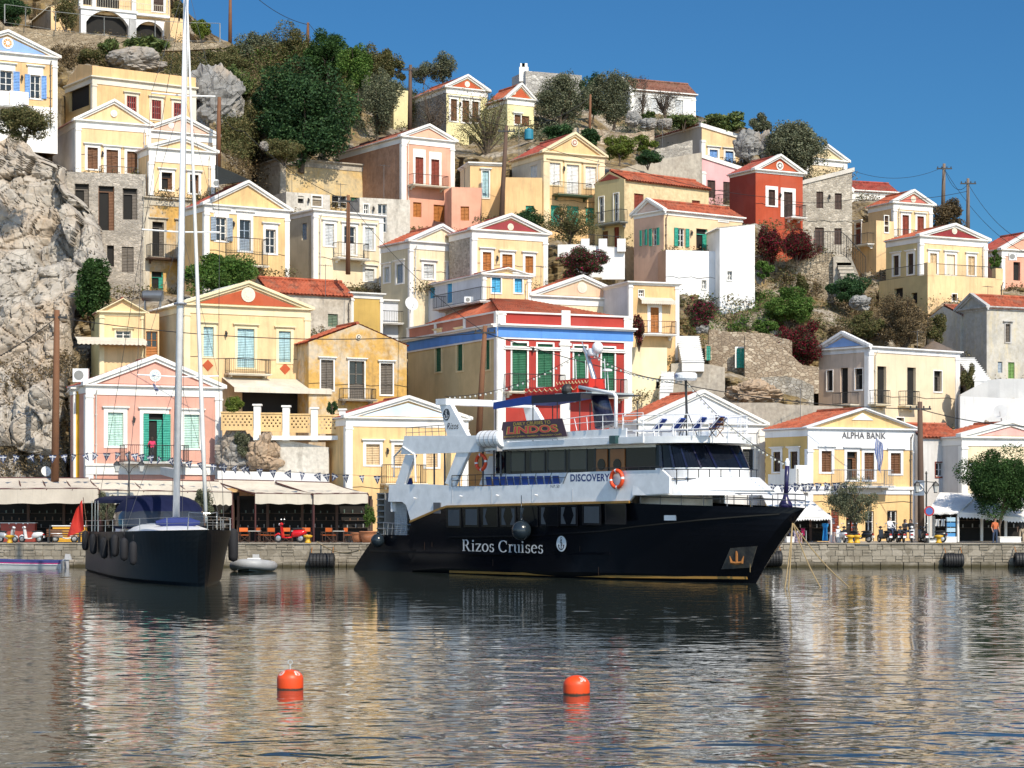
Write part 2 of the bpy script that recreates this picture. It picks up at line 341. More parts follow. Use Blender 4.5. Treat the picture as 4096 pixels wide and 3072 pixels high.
class LL_(int): pass
def house(label, LL, o, Y, th, L, Rr, base, eave, apex=None, kind='gable', wall=None, lwall=None, trim=WHITE, ped=None, roofm=TILE, back=9, W=(), LW=(), B=(),
          LB=(), pil=.38, lpil=True, band=0, cor=True, ros=None, name='house', group='neoclassical houses on the hillside', eaveR=None, parapet=.0, basel=3.0, cp=True, frz=.5, ovh=.25, rake=.34, bandm=None, roof=True, cpk=1):
    th = R(th); c, s_ = math.cos(th), math.sin(th)
    sxL, _ = S(o, L, 0); A = ((sxL-2048)*Y/F, Y)
    fr0 = Fr(A, (c, s_), (s_, -c), 0, False)
    sxR, _ = S(o, Rr, 0); Wd = fr0.px(sxR, 0)[0]
    zb = fr0.px(*S(o, *base))[1]
    rt = thing(name, label, 'house', (A[0], A[1], zb), th, group)
    f = Fr(A, (c, s_), (s_, -c), zb, False); l = Fr(A, (-s_, c), (-c, -s_), zb, True)
    ze = f.px(*S(o, *eave))[1] if kind != 'lgable' else f.px(*S(o, *eave))[1]
    rz = Fr(A, (c, s_), (s_, -c), zb, False)
    back = max(4.0, abs(l.px(S(o, LL, 0)[0], 0)[0])) if LL is not None else back
    if Y <= 162: basel = max(basel, zb-1.45)
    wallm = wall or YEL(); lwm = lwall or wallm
    def conv(fr, lst):
        r = []
        for q in lst:
            x0, y0, x1, y1 = q[:4]; ym = (y0+y1)/2; xm = (x0+x1)/2
            ua = fr.px(*S(o, x0, ym))[0]; ub = fr.px(*S(o, x1, ym))[0]; za = fr.px(*S(o, xm, y1))[1]; zc = fr.px(*S(o, xm, y0))[1]
            r.append((min(ua, ub), za, max(ua, ub), zc))
        return r
    hf, hl = conv(f, W), conv(l, LW)
    mb = MB(); z0 = -basel
    zr = f.px(*S(o, *eaveR))[1] if eaveR else ze
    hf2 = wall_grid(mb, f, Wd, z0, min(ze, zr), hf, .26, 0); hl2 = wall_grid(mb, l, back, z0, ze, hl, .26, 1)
    mb.poly([(Wd,0,z0),(Wd,back,z0),(Wd,back,zr),(Wd,0,zr)], 1); mb.poly([(0,back,z0),(Wd,back,z0),(Wd,back,ze),(0,back,ze)], 1)
    if apex is not None:
        if kind == 'gable': ua, za = f.px(*S(o, *apex)); ua = Wd/2
        else: ud, za = l.px(*S(o, *apex)); ud = back/2
    if kind == 'gable':
        mb.poly([(0,0,ze),(Wd,0,ze),(ua,0,za)], 0); mb.poly([(0,back,ze),(Wd,back,ze),(ua,back,za)], 1)
    elif kind == 'lgable':
        mb.poly([(0,0,ze),(0,back,ze),(0,ud,za)], 1); mb.poly([(Wd,0,ze),(Wd,back,ze),(Wd,ud,za)], 1)
    elif kind == 'mono' and abs(ze-zr) > .01:
        lo = min(ze, zr); mb.poly([(0,0,lo),(Wd,0,lo),(Wd,0,zr),(0,0,ze)] , 0)
        mb.poly([(0,back,ze),(Wd,back,ze),(Wd,back,zr)], 1)
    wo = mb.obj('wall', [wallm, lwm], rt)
    # roof
    rb = MB(); e = ovh
    if roof:
        if kind == 'gable':
            sl_ = (za-ze)/ua; y0 = .12
            slope(rb, (-e, y0, ze-e*sl_+.06), (-e, back+.2, ze-e*sl_+.06), (ua, back+.2, za+.06), (ua, y0, za+.06))
            slope(rb, (Wd+e, y0, ze-e*sl_+.06), (Wd+e, back+.2, ze-e*sl_+.06), (ua, back+.2, za+.06), (ua, y0, za+.06))
            rb.tube([(ua, y0, za+.1), (ua, back+.2, za+.1)], .14, 6)
        elif kind == 'lgable':
            sl_ = (za-ze)/ud
            slope(rb, (.1, -e, ze-e*sl_+.06), (Wd+.2, -e, ze-e*sl_+.06), (Wd+.2, ud, za+.06), (.1, ud, za+.06))
            slope(rb, (.1, back+e, ze-e*sl_+.06), (Wd+.2, back+e, ze-e*sl_+.06), (Wd+.2, ud, za+.06), (.1, ud, za+.06))
            rb.tube([(.1, ud, za+.1), (Wd+.2, ud, za+.1)], .14, 6)
        elif kind == 'mono':
            slope(rb, (Wd+.2, .1, zr+.03), (Wd+.2, back, zr+.03), (-.2, back, ze+.03), (-.2, .1, ze+.03))
        else:
            rb.box(.05, .05, ze-.5, Wd-.05, back-.05, ze-.35)
        rb.obj('roof', roofm if kind != 'flat' else plaster((.5,.46,.4), .3), rt)
    # trim
    tb = MB()
    if cor:
        if kind in ('gable', 'flat', 'lgable'):
            f.box(tb, -.04, Wd+.04, -.02, .06, ze-.12-frz, ze-.12); f.box(tb, -.14, Wd+.14, -.02, .17, ze-.12, ze-.05); f.box(tb, -.24, Wd+.24, -.02, .27, ze-.05, ze+.06)
            l.box(tb, -.0, back, -.02, .055, ze-.12-min(frz,.45), ze-.125); l.box(tb, 0, back, -.02, .16, ze-.125, ze-.055); l.box(tb, 0, back, -.02, .25, ze-.055, ze+.05)
        t_ = rake
        if kind == 'gable':
            for a_, b_ in (((-.3, ze-.3*(za-ze)/ua+.06), (ua, za+.06)), ((Wd+.3, ze-.3*(za-ze)/ua+.06), (ua, za+.06))):
                f.prism(tb, [a_, b_, (b_[0], b_[1]+t_*.62), (a_[0], a_[1]+t_*.62)], -.3, .30)
                f.prism(tb, [(a_[0]*.9+b_[0]*.1 if True else 0, a_[1]+.1*(b_[1]-a_[1])-t_*.55), (b_[0], b_[1]-t_*.55), (b_[0], b_[1]), (a_[0]*.9+b_[0]*.1, a_[1]+.1*(b_[1]-a_[1]))], -.02, .16)
        if kind == 'lgable':
            for a_, b_ in (((-.3, ze-.3*(za-ze)/ud+.06), (ud, za+.06)), ((back+.3, ze-.3*(za-ze)/ud+.06), (ud, za+.06))):
                l.prism(tb, [a_, b_, (b_[0], b_[1]+t_*.62), (a_[0], a_[1]+t_*.62)], -.12, .28)
                l.prism(tb, [(a_[0], a_[1]-t_*.5), (b_[0], b_[1]-t_*.5), b_, a_], -.02, .14)
        if kind == 'mono':
            f.prism(tb, [(-.2, ze-.28), (Wd+.2, zr-.28), (Wd+.2, zr+.1), (-.2, ze+.1)], -.2, .13)
            l.box(tb, 0, back, -.02, .08, ze-.2, ze+.12)
        if parapet: f.box(tb, -.03, Wd+.03, -.3, .05, ze+.06, ze+parapet); l.box(tb, -.0, back, -.3, .045, ze+.06, ze+parapet)
        tb.obj('cornice', trim, rt)
    if ped is not None and kind in ('gable', 'lgable'):
        q = MB(); fr, w2 = (f, Wd) if kind == 'gable' else (l, back); i_ = w2*.09; k_ = (za-ze)
        fr.prism(q, [(i_+.2, ze+.14), (w2-i_-.2, ze+.14), (w2/2, za-k_*.12-.12)], -.02, .05); q.obj('pediment', ped, rt)
    if pil:
        for u0, u1 in ((-.03, pil), (Wd-pil, Wd+.03)):
            q = MB(); ztop = (ze if kind != 'mono' else min(ze, zr))-(frz+.12 if cor else .05)
            f.box(q, u0, u1, -.02, .07, z0, ztop); f.box(q, u0-.05, u1+.05, -.02, .12, ztop-.22, ztop-.1)
            if u0 < 0 and lpil: l.box(q, .0, pil*.8, -.02, .065, z0, ztop)
            q.obj('pilaster', trim, rt)
    if band:
        q = MB(); f.box(q, -.02, Wd+.02, -.02, .09, z0, band); l.box(q, 0, back, -.02, .085, z0, band); q.obj('plinth', bandm or trim, rt)
    for spec, hh in list(zip(W, hf)):
        window(rt, f, hh, spec[4], spec[5], spec[7] if len(spec) > 7 else trim, **(spec[6] if len(spec) > 6 else {}))
    for spec, hh in list(zip(LW, hl)):
        window(rt, l, hh, spec[4], spec[5], spec[7] if len(spec) > 7 else trim, **(spec[6] if len(spec) > 6 else {}))
    for fr, lst in ((f, B), (l, LB)):
        for q in lst:                                     # x0, y top of rail, x1, y of slab, projection, slab material, rail material
            x0, y0, x1, y1, pr = q[:5]; ua = fr.px(*S(o, x0, y1), pr)[0]; ub = fr.px(*S(o, x1, y1), pr)[0]
            zs = fr.px(*S(o, (x0+x1)/2, y1), pr)[1]; zt = fr.px(*S(o, (x0+x1)/2, y0), pr)[1]
            balcony(rt, fr, min(ua, ub), max(ua, ub), zs, pr, q[5] if len(q) > 5 else trim, zt-zs, q[6] if len(q) > 6 else IRON)
    if ros:
        fr = l if kind == 'lgable' else f
        u, z = fr.px(*S(o, ros[0], ros[1])); u2, _ = fr.px(*S(o, ros[0]+ros[2], ros[1]))
        rosette(rt, fr, Wd/2 if kind == 'gable' and abs(u-Wd/2) < .6 else u, z, abs(u2-u), *(ros[3:] or ()))
    hr = random.Random(label)
    if Wd > 4 and hr.random() < .6:                       # rain pipe down the front
        q = MB(); u = Wd-pil-.18 if hr.random() < .6 else pil+.18; zt2 = min(ze, zr)-.7; pts = [f.p(u, .30, zt2+.35), f.p(u, .10, zt2), f.p(u, .08, -1)]; q.tube(pts, .045, 6)
        for k in range(3): f.box(q, u-.08, u+.08, 0, .13, zt2*(.2+.3*k), zt2*(.2+.3*k)+.06)
        q.obj('rain_pipe', hr.choice([OFFW, GREYW, OLDW]), rt)
    if len(hf) >= 2 and hr.random() < .55:                # wall lamp between two openings
        a_, b_ = sorted(hf[:2]); u, z = (a_[2]+b_[0])/2, max(a_[3], b_[3])-.5
        if b_[0]-a_[2] > .5: q = MB(); f.box(q, u-.03, u+.03, 0, .22, z+.2, z+.25); q.lathe([(.05,-.2),(.11,.08),(.12,.1),(.03,.2)], f.p(u, .2, z), 6); q.obj('wall_lamp', IRON, rt)
    if hr.random() < .5 and Wd > 4:                       # cable clipped along the wall
        q = MB(); zc = (min(ze, zr)-1.0)*hr.uniform(.35, .6); q.tube([f.p(Wd*i/8, .03, zc+.08*math.sin(i*2.1)) for i in range(9)], .016, 4); q.obj('wall_cable', IRON, rt)
    BASES.append((rt, Wd))
    if cp:
        for x, y, z, dY in ((0,0,.2,1.6),(Wd,0,.2,1.6),(Wd/2,0,.2,1.6),(0,back,.2,1.6),(0,back,ze,3),(Wd,back*.6,zr,3),(Wd/2,back*.7,ze,3),(0,0,ze,back*.6)):
            q = Vector((A[0]+x*c-y*s_, A[1]+x*s_+y*c, z+zb)); CP.append((2048+F*q.x/q.y, HOR-(q.z-H)*F/q.y, q.y+dY))
    FACES.append((f, Wd, max(ze, zr))); FACES.append((l, back, ze))
    rt_info = dict(o=rt, f=f, l=l, W=Wd, ze=ze, za=za if apex is not None else ze, back=back, c=c, s=s_, A=A, zb=zb)
    return rt_info
# ---------------------------------------------------------------- the houses (pixel boxes are in zoom crops of the photo; depth in metres)
PINK = plaster((.72,.36,.25), .10); ROSE = plaster((.72,.40,.40), .08); REDP = plaster((.40,.062,.022), .08); CRIM = plaster((.36,.035,.025), .08)
PEACH = plaster((.74,.46,.31), .10); CREAM = plaster((.76,.66,.48), .12); PALEY = plaster((.74,.66,.36), .12); PEDB = plaster((.24,.38,.68), .06)
PEDR = plaster((.43,.085,.03), .06); MAROON = plaster((.24,.025,.03), .06); PALEB = plaster((.58,.68,.80), .08); LILAC = plaster((.60,.62,.74), .1)
GREYS = stone((.36,.33,.29), (.52,.48,.42), (.46,.42,.36), 2.4); TANS = stone((.42,.37,.30), (.60,.54,.45), (.50,.45,.37), 2.6)
RUBW = stone((.40,.31,.22), (.58,.49,.37), (.20,.14,.09), 2.0); CONC = peeling((.50,.45,.37), (.36,.31,.25), (.25,.22,.19), .4)
DERO = peeling((.62,.37,.10), (.60,.54,.44), (.30,.19,.08), .42); DERY = peeling((.70,.54,.28), (.62,.50,.31), (.28,.22,.16), .5)
WHSH = peeling((.66,.62,.55), (.56,.51,.44), (.30,.27,.23), .5); DERG = peeling((.52,.50,.46), (.36,.35,.33), (.66,.55,.32), .4); BRWN = peeling((.42,.23,.14), (.50,.29,.19), (.30,.17,.11), 1.2)
H1 = house('yellow house with a blue pediment and blue shutters above the cliff', LL_(-480), CA, 174, 29, -375, 492, (440,1010), (494,500), (60,285), wall=YEL(5), ped=PEDB, band=.75,
  ros=(60,372,50,WHITE,plaster((.55,.25,.05),.02)), W=[(0,612,108,782,'so',BLUEW,dict(panel=.3)),(262,650,350,850,'so',BLUEW,dict(panel=.45)),(-190,612,-90,800,'so',BLUEW,{})], B=[(-120,782,240,905,.9)])
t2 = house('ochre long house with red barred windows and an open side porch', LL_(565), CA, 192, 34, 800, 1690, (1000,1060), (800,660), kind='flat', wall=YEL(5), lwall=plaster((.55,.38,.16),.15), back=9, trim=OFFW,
  W=[(1095,830,1178,985,'gl',WHW,{}),(1310,865,1392,1030,'gl',WHW,{}),(1500,890,1582,1030,'gl',WHW,{})], LW=[(600,740,770,940,'void',None,dict(fw=0))], frz=.5)
q = MB(); f, l = t2['f'], t2['l']; f.box(q, 0, t2['W'], -.5, .04, t2['ze']+.06, t2['ze']+.95); l.prism(q, [(0,t2['ze']+.06),(t2['back'],t2['ze']+.06),(t2['back']*.5,t2['ze']+1.6),(0,t2['ze']+.95)], -.3, .04); q.obj('parapet', YEL(5), t2['o'])
q = MB(); slope(q, (0,.3,t2['ze']+.9), (t2['W'],.3,t2['ze']+.9), (t2['W'],t2['back']*.5,t2['ze']+1.5), (0,t2['back']*.5,t2['ze']+1.5)); q.obj('tiled_roof', TILE2, t2['o'])
for x0, x1, ya, yb in ((1095,1178,832,985),(1310,1392,867,1030),(1500,1582,892,1030)):
    q = MB()
    for i in range(5):
        u, za = t2['f'].px(*S(CA, x0+(x1-x0)*(i+.5)/5, yb)); _, zb_ = t2['f'].px(*S(CA, (x0+x1)/2, ya)); t2['f'].box(q, u-.05, u+.05, -.06, -.02, za, zb_)
    q.obj('window_bars', paint((.25,.03,.02)), t2['o'])
house('yellow house with three brown shuttered windows on the grey ruin', LL_(455), CA, 178, 27, 660, 1300, (980,1530), (655,1035), (985,885), wall=YEL(1), lwall=plaster((.62,.62,.62),.1), roofm=TILED, ros=(985,982,28),
  W=[(755,1275,845,1460,'sh',WOOD,{}),(918,1295,1020,1500,'sh',WOOD,{}),(1097,1310,1187,1500,'sh',WOOD,{})], B=[(880,1440,1180,1510,.7)], back=10)
house('house with a pale pink pediment half hidden by the mast', LL_(1235), CA, 186, 29, 1255, 1872, (1500,1500), (1270,1125), (1480,1008), wall=plaster((.70,.52,.34),.12), ped=plaster((.74,.47,.36),.06), ros=(1478,1085,26), basel=6, back=9)
house('yellow upper house with a low pediment over the derelict orange storey', LL_(1262), CA, 178, 29, 1290, 1858, (1500,1690), (1290,1275), (1570,1200), wall=YEL(1), frz=1.0, back=7, basel=.1,
  W=[(1395,1490,1487,1640,'hole',WOOD,{}),(1640,1510,1715,1670,'hole',WOOD,{})])
house('derelict orange storey with a rusty balcony and open doorways', LL_(1225), CE, 177.6, 29, 1252, 1765, (1500,1030), (1252,190), kind='flat', wall=DERO, trim=plaster((.62,.56,.45),.5), back=8, basel=6, frz=.5, parapet=.1,
  W=[(1315,405,1415,700,'hole',OLDW,{}),(1540,420,1640,715,'hole',OLDW,{}),(1310,835,1410,1010,'hole',TEAL,dict(fw=0)),(1540,840,1630,1010,'hole',OLDW,dict(fw=0))], B=[(1300,605,1700,720,1.0,paint((.10,.05,.03)))])
house('grey stone ruin with arched empty windows beside the cliff', LL_(530), CE, 176, 14, 560, 1262, (900,1000), (560,-30), kind='flat', wall=stone((.40,.36,.31),(.56,.50,.43),(.48,.43,.36),2.8,(1,1,1.9)), trim=CONC, cor=False, pil=0, back=9, basel=7,
  W=[(645,75,770,300,'hole',OLDW,dict(fw=0)),(850,95,988,478,'hole',WOOD,dict(fw=0)),(1060,115,1187,385,'hole',OLDW,dict(fw=0)),(925,608,985,790,'void',None,dict(fw=0)),(1052,620,1155,840,'sh',OLDW,dict(fw=0))])
house('yellow house with grey blue shutters and a plain yellow pediment', LL_(-462), CF, 172, 33, -443, 285, (-100,610), (285,95), (-65,-140), wall=YEL(0), roofm=TILED, band=0, back=9, basel=4,
  W=[(-345,150,-256,352,'so',GRYB,dict(panel=.35)),(-143,172,-47,440,'gd',GRYB,dict(panel=.35)),(82,255,168,462,'gl',WHW,dict(panel=.2))], B=[(-215,330,100,560,1.0,OFFW)])
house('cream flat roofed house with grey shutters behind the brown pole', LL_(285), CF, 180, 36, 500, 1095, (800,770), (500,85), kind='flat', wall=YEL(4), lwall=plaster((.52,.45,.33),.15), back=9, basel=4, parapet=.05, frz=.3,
  W=[(595,205,675,395,'sh',LGREY,{}),(760,228,860,470,'gd',WHW,{}),(940,238,1015,428,'sh',LGREY,{}),(940,595,1020,700,'sh',LGREY,{})], LW=[(395,200,438,345,'sh',GRYB,dict(fw=0))], B=[(715,372,975,500,.9,WHITE)])
house('flat roofed derelict block with stained yellow front', LL_(0), CB, 198, 30, 212, 1185, (700,1560), (212,1150), kind='flat', wall=peeling((.64,.44,.18),(.62,.50,.30),(.32,.28,.22),.5), lwall=CONC, trim=CONC, back=10, frz=.5, pil=.5, W=[(500,1480,570,1560,'void',None,dict(fw=0)),(655,1475,790,1580,'gl',LGREY,dict(fw=0)),(815,1490,890,1610,'sh',GREEN,dict(fw=0))], basel=5)
house('low whitewashed hut with two small dark windows', LL_(215), CB, 190, 30, 260, 640, (450,1640), (260,1440), kind='flat', wall=WHSH, cor=False, pil=0, back=6, W=[(362,1478,412,1540,'void',None,dict(fw=0)),(485,1478,565,1565,'roll',louvre((.25,.20,.14)),dict(fw=.1,hood=False))], basel=4)
house('peeling white block with a barred dark window below the pink house', LL_(880), CB, 189, 20, 895, 1332, (1100,1900), (895,1490), kind='flat', wall=WHSH, cor=False, pil=0, back=7, W=[(930,1550,972,1632,'gl',LGREY,dict(fw=.08,hood=False)),(1052,1548,1132,1790,'gl',OLDW,dict(fw=0))], basel=4)
house('salmon pink house with a rough brown side wall and a brown balcony', LL_(690), CB, 196, 33, 1262, 1712, (1450,1800), (1262,962), (1490,880), wall=PINK, lwall=BRWN, roofm=TILEO, back=16, pil=.42, basel=3, ped=plaster((.73,.40,.28),.06),
  W=[(1375,1142,1446,1385,'dr',REDW,dict(panel=.5,hood=False)),(1512,1162,1583,1392,'dr',REDW,dict(panel=.45,hood=False)),(1358,1532,1430,1660,'sh',ORW,dict(fw=0)),(1535,1555,1632,1700,'dr',ORW,dict(fw=0))], B=[(1362,1295,1662,1385,1.0,OFFW,paint((.12,.05,.03)))])
house('salmon pink terrace wing with an iron railing beside the pink house', LL_(1672), CB, 192, 10, 1690, 1950, (1800,1800), (1690,1400), kind='flat', wall=PINK, cor=False, pil=0, back=6, W=[(1768,1568,1842,1690,'sh',ORW,dict(fw=0))], basel=3)
house('yellow house with three white shutters and an ornate striped pediment', LL_(0), CC, 192, 28, 275, 795, (500,1660), (270,880), (535,735), wall=YEL(5), lwall=plaster((.56,.50,.40),.2), trim=plaster((.76,.62,.40),.1), roofm=TILED, ros=(530,800,27,OFFW,plaster((.3,.08,.05),.05)), back=13, basel=4, pil=.55,
  W=[(325,975,417,1165,'sh',WHW,{}),(470,992,578,1245,'sh',WHW,{}),(633,1008,726,1192,'sh',WHW,{}),(335,1342,417,1520,'sh',TEAL,dict(fw=0)),(475,1350,577,1540,'sh',TEAL,dict(fw=0)),(635,1362,712,1520,'sh',TEAL,dict(fw=0))], LW=[(155,995,218,1105,'sh',LGREY,dict(fw=0))], B=[(402,1148,688,1250,1.0,paint((.06,.10,.05)))])
house('plain yellow lower block left of the green balcony house', LL_(-75), CC, 190, 5, -60, 262, (100,1660), (-60,1100), kind='flat', wall=YEL(5), cor=False, pil=0, back=6, W=[(118,1345,190,1400,'sh',TEAL,dict(fw=0))], basel=4)
house('ochre annex with a pale blue door behind the leaning brown pole', LL_(1838), CB, 193, 14, 1850, 2130, (2000,1700), (1850,1190), kind='flat', wall=YEL(5), lwall=plaster((.7,.6,.4),.1), back=7, cor=True, frz=.1, pil=0, W=[(1955,1260,2013,1492,'dr',SKYB,dict(fw=.1))], basel=5)
house('pale yellow house with a red pediment and a grey stone side wall', LL_(1345), CB, 214, 30, 1645, 1998, (1800,1000), (1640,535), (1815,450), wall=PALEY, lwall=stone((.28,.27,.27),(.42,.41,.40),(.36,.34,.32),2.4), ped=PEDR, ros=(1815,512,22,OFFW,OFFW), back=14, pil=0, basel=6,
  W=[(1682,640,1735,830,'sh',WOOD,{}),(1782,652,1842,842,'sh',WOOD,{}),(1866,662,1922,840,'sh',WOOD,{}),(1840,960,1900,1110,'void',None,dict(fw=0))])
house('small pale yellow house with a red pediment and open brown shutters', LL_(-85), CC, 212, 30, -40, 190, (90,660), (-40,412), (10,300), wall=PALEY, ped=PEDR, ros=(12,368,18,OFFW,OFFW), back=9, pil=0, W=[(20,560,75,640,'sh',WOOD,dict(fw=.08)),(82,570,150,655,'sh',WOOD,dict(fw=0))], basel=7)
house('pale yellow rendered wall house behind the olive tree', None, CB, 218, 20, 1190, 1345, (1260,900), (1190,560), kind='flat', wall=PALEY, cor=False, pil=0, back=6, basel=6)
house('square grey stone house with a white chimney on the skyline', LL_(40), CC, 236, 22, 118, 603, (350,420), (118,180), kind='flat', wall=stone((.40,.38,.35),(.56,.54,.50),(.30,.28,.26),1.7), lwall=plaster((.42,.42,.43),.2), cor=False, pil=0, back=10, trim=WHITE, basel=7)
house('white house with a brown tiled roof on the skyline', LL_(975), CC, 232, 24, 1025, 1582, (1400,590), (1025,340), (900,275), kind='lgable', wall=plaster((.66,.66,.64),.1), roofm=tile((.20,.08,.05)), back=8, W=[(1410,432,1478,590,'roll',LGREY,dict(fw=0)),(1200,415,1260,540,'roll',LGREY,dict(fw=0))], basel=7, frz=.3)
house('cream half gabled house with two light blue shutters below the rocks', LL_(1230), CC, 212, 27, 1640, 1992, (1800,990), (1640,640), kind='mono', eaveR=(1985,752), wall=YEL(1), lwall=plaster((.47,.42,.36),.25), back=14, roofm=TILEO, ros=None, basel=6, W=[(1706,862,1776,930,'sh',BLUEW,dict(fw=.22)),(1843,875,1912,975,'sh',BLUEW,dict(fw=.22))])
house('rose pink half gabled house with dark brown shutters', LL_(1310), CC, 205, 27, 1642, 1978, (1800,1340), (1642,905), kind='mono', eaveR=(1975,1020), wall=ROSE, lwall=CONC, back=14, roofm=TILEO, basel=6, W=[(1668,940,1700,990,'void',None,dict(fw=0)),(1688,1125,1757,1278,'sh',DWOOD,dict(fw=0)),(1825,1140,1897,1338,'dr',DWOOD,dict(fw=0))], B=[(1790,1255,2005,1345,.9,WHITE)])
house('long rough cream house with a dark red gable and a rusty roof', LL_(722), CC, 190, 38, 970, 1700, (1300,1660), (970,1115), (845,1048), kind='lgable', wall=peeling((.70,.57,.34),(.66,.52,.30),(.45,.33,.18),.5), lwall=plaster((.50,.42,.22),.15), ped=plaster((.26,.05,.035),.1), roofm=TILE2, back=8.5, cor=False, pil=0, basel=4,
  W=[(1055,1242,1138,1418,'sh',REDW,dict(fw=0)),(1555,1300,1625,1330,'sh',REDW,dict(fw=0))], LW=[(752,1270,795,1480,'gl',OLDW,dict(fw=.08,hood=False)),(880,1240,922,1480,'gl',OLDW,dict(fw=.08,hood=False)),(780,1565,830,1700,'sh',WOOD,dict(fw=0)),(880,1530,925,1730,'dr',REDW,dict(fw=0))], LB=[(722,1390,935,1495,.8,paint((.25,.28,.27)))])
t20 = house('peach house with green shutters and a red tiled roof above the white wall', LL_(1092), CC, 184, 36, 1312, 1990, (1500,1760), (1312,1385), (1205,1300), kind='lgable', wall=plaster((.76,.55,.34),.06), lwall=plaster((.70,.45,.32),.08), roofm=TILE2, back=8, pil=0, frz=.25, basel=3, ped=plaster((.70,.52,.42),.06),
  W=[(1432,1540,1492,1700,'so',TEAL,dict(fw=0)),(1592,1545,1690,1740,'hole',TEAL,dict(fw=0)),(1785,1450,1865,1478,'void',None,dict(fw=.1,hood=False))], LW=[(1128,1555,1155,1690,'so',TEAL,dict(fw=0)),(1215,1540,1255,1690,'so',TEAL,dict(fw=0))])
house('tall blank white wall house below the peach house', LL_(1035), CG, 182.5, 14, 1330, 1770, (1500,640), (1330,215), kind='flat', wall=plaster((.80,.80,.80),.08), lwall=PEACH, cor=False, pil=0, back=8, basel=4, W=[(1642,478,1678,552,'gl',WHW,dict(fw=.06,hood=False))], B=())
house('windowed white block with a curved top beside the blank white wall', LL_(1765), CG, 182, 10, 1795, 2098, (1950,660), (1795,30), kind='mono', eaveR=(2098,-5), wall=plaster((.80,.80,.79),.08), cor=False, pil=0, back=8, basel=4, roofm=WHITE, W=[(1860,400,1902,475,'gl',WHW,dict(fw=.06,hood=False))])
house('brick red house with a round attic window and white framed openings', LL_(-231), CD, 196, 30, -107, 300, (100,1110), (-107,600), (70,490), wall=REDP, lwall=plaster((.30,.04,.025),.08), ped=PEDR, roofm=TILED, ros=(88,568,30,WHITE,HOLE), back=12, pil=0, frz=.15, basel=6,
  W=[(2,775,60,912,'sh',DWOOD,dict(fw=.32,hood=False)),(135,795,210,1015,'dr',DWOOD,dict(fw=.35,hood=False,sill=False))], B=[(205,905,325,1010,.9,WHITE)])
house('tall stone house with dark brown shutters and a sloping roof line', LL_(235), CD, 199, 10, 245, 726, (500,1320), (245,722), kind='mono', eaveR=(726,592), wall=TANS, cor=True, pil=0, back=9, roofm=TILED, trim=plaster((.60,.56,.5),.2), basel=5,
  W=[(418,792,478,935,'sh',DWOOD,dict(fw=0)),(577,806,638,946,'sh',DWOOD,dict(fw=0)),(197,1092,290,1200,'void',None,dict(fw=0)),(405,1102,484,1315,'dr',DWOOD,dict(fw=0)),(573,1108,637,1250,'sh',DWOOD,dict(fw=0))])
house('pale yellow gabled house end behind the evergreen tree', LL_(315), CD, 216, 30, 330, 680, (560,640), (330,500), (400,395), wall=peeling((.70,.58,.36),(.66,.50,.30),(.50,.42,.28),.5), back=8, basel=6)
house('low white house with a long red roof on the skyline', LL_(715), CD, 224, 20, 728, 1110, (850,860), (728,780), kind='lgable', apex=(650,708), wall=WHITE, roofm=TILED, back=7, basel=5, pil=0, frz=.2)
house('yellow house with a coral pediment and a covered veranda', LL_(985), CD, 206, 27, 1085, 1418, (1250,1300), (1085,885), (1235,795), wall=YEL(1), ped=plaster((.50,.14,.11),.06), ros=(1250,858,22,OFFW,OFFW), roofm=TILE2, back=12, basel=6,
  W=[(1160,995,1217,1172,'sh',REDW,{}),(1288,1005,1346,1130,'sh',REDW,{})], B=[(1120,1120,1300,1185,.8,WHITE)])
house('yellow veranda wing with brown doors left of the coral pediment', LL_(725), CD, 204, 27, 935, 1090, (1000,1500), (935,1040), kind='flat', wall=YEL(1), cor=False, pil=0, back=9, basel=6, LW=[(755,1060,805,1245,'dr',REDW,dict(fw=.1)),], W=[(1005,1000,1040,1142,'dr',DWOOD,dict(fw=.06,hood=False))], LB=[(728,1158,862,1250,.7)])
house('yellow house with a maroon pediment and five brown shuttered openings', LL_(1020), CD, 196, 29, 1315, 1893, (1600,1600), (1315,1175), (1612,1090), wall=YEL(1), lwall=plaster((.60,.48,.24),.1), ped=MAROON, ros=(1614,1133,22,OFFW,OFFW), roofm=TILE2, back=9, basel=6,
  W=[(1398,1325,1458,1500,'sh',TANW,{}),(1540,1335,1615,1510,'roll',plaster((.7,.62,.48),.1),{}),(1727,1350,1785,1515,'sh',TANW,{})], LW=[(1085,1345,1132,1515,'sh',DWOOD,{}),(1210,1328,1258,1505,'sh',DWOOD,{})])
t26 = house('plain yellow terrace base below the maroon pediment house', LL_(958), CH, 191, 27, 1380, 2028, (1700,470), (1380,210), kind='flat', wall=YEL(1), lwall=plaster((.60,.48,.24),.1), cor=False, pil=0, back=11, basel=4, W=[(1590,380,1632,440,'void',None,dict(fw=.06,hood=False))], LW=[(1235,370,1290,470,'void',None,dict(fw=0)),(1090,330,1165,460,'void',None,dict(fw=0))])
q = MB(); rail(q, [(0,.15,t26['ze']), (t26['W'],.15,t26['ze'])], 1.0); rail(q, [(.15,0,t26['ze']), (.15,t26['back'],t26['ze'])], 1.0); q.obj('railing', IRON, t26['o'])
for a, b, h_ in ((-.02,.9,1.05),(t26['W']-.8,t26['W']+.02,.9)): q = MB(); q.box(a,-.02,t26['ze']-.1,b,.5,t26['ze']+h_); q.obj('parapet_pier', YEL(1), t26['o'])
house('orange house with white trim at the right edge of the photo', LL_(1895), CD, 205, 27, 2020, 2500, (2200,1640), (2020,1290), (2250,1150), wall=PINK, roofm=TILED, back=10, basel=5, pil=.35, W=[(2120,1400,2180,1560,'void',None,dict(fw=0))])
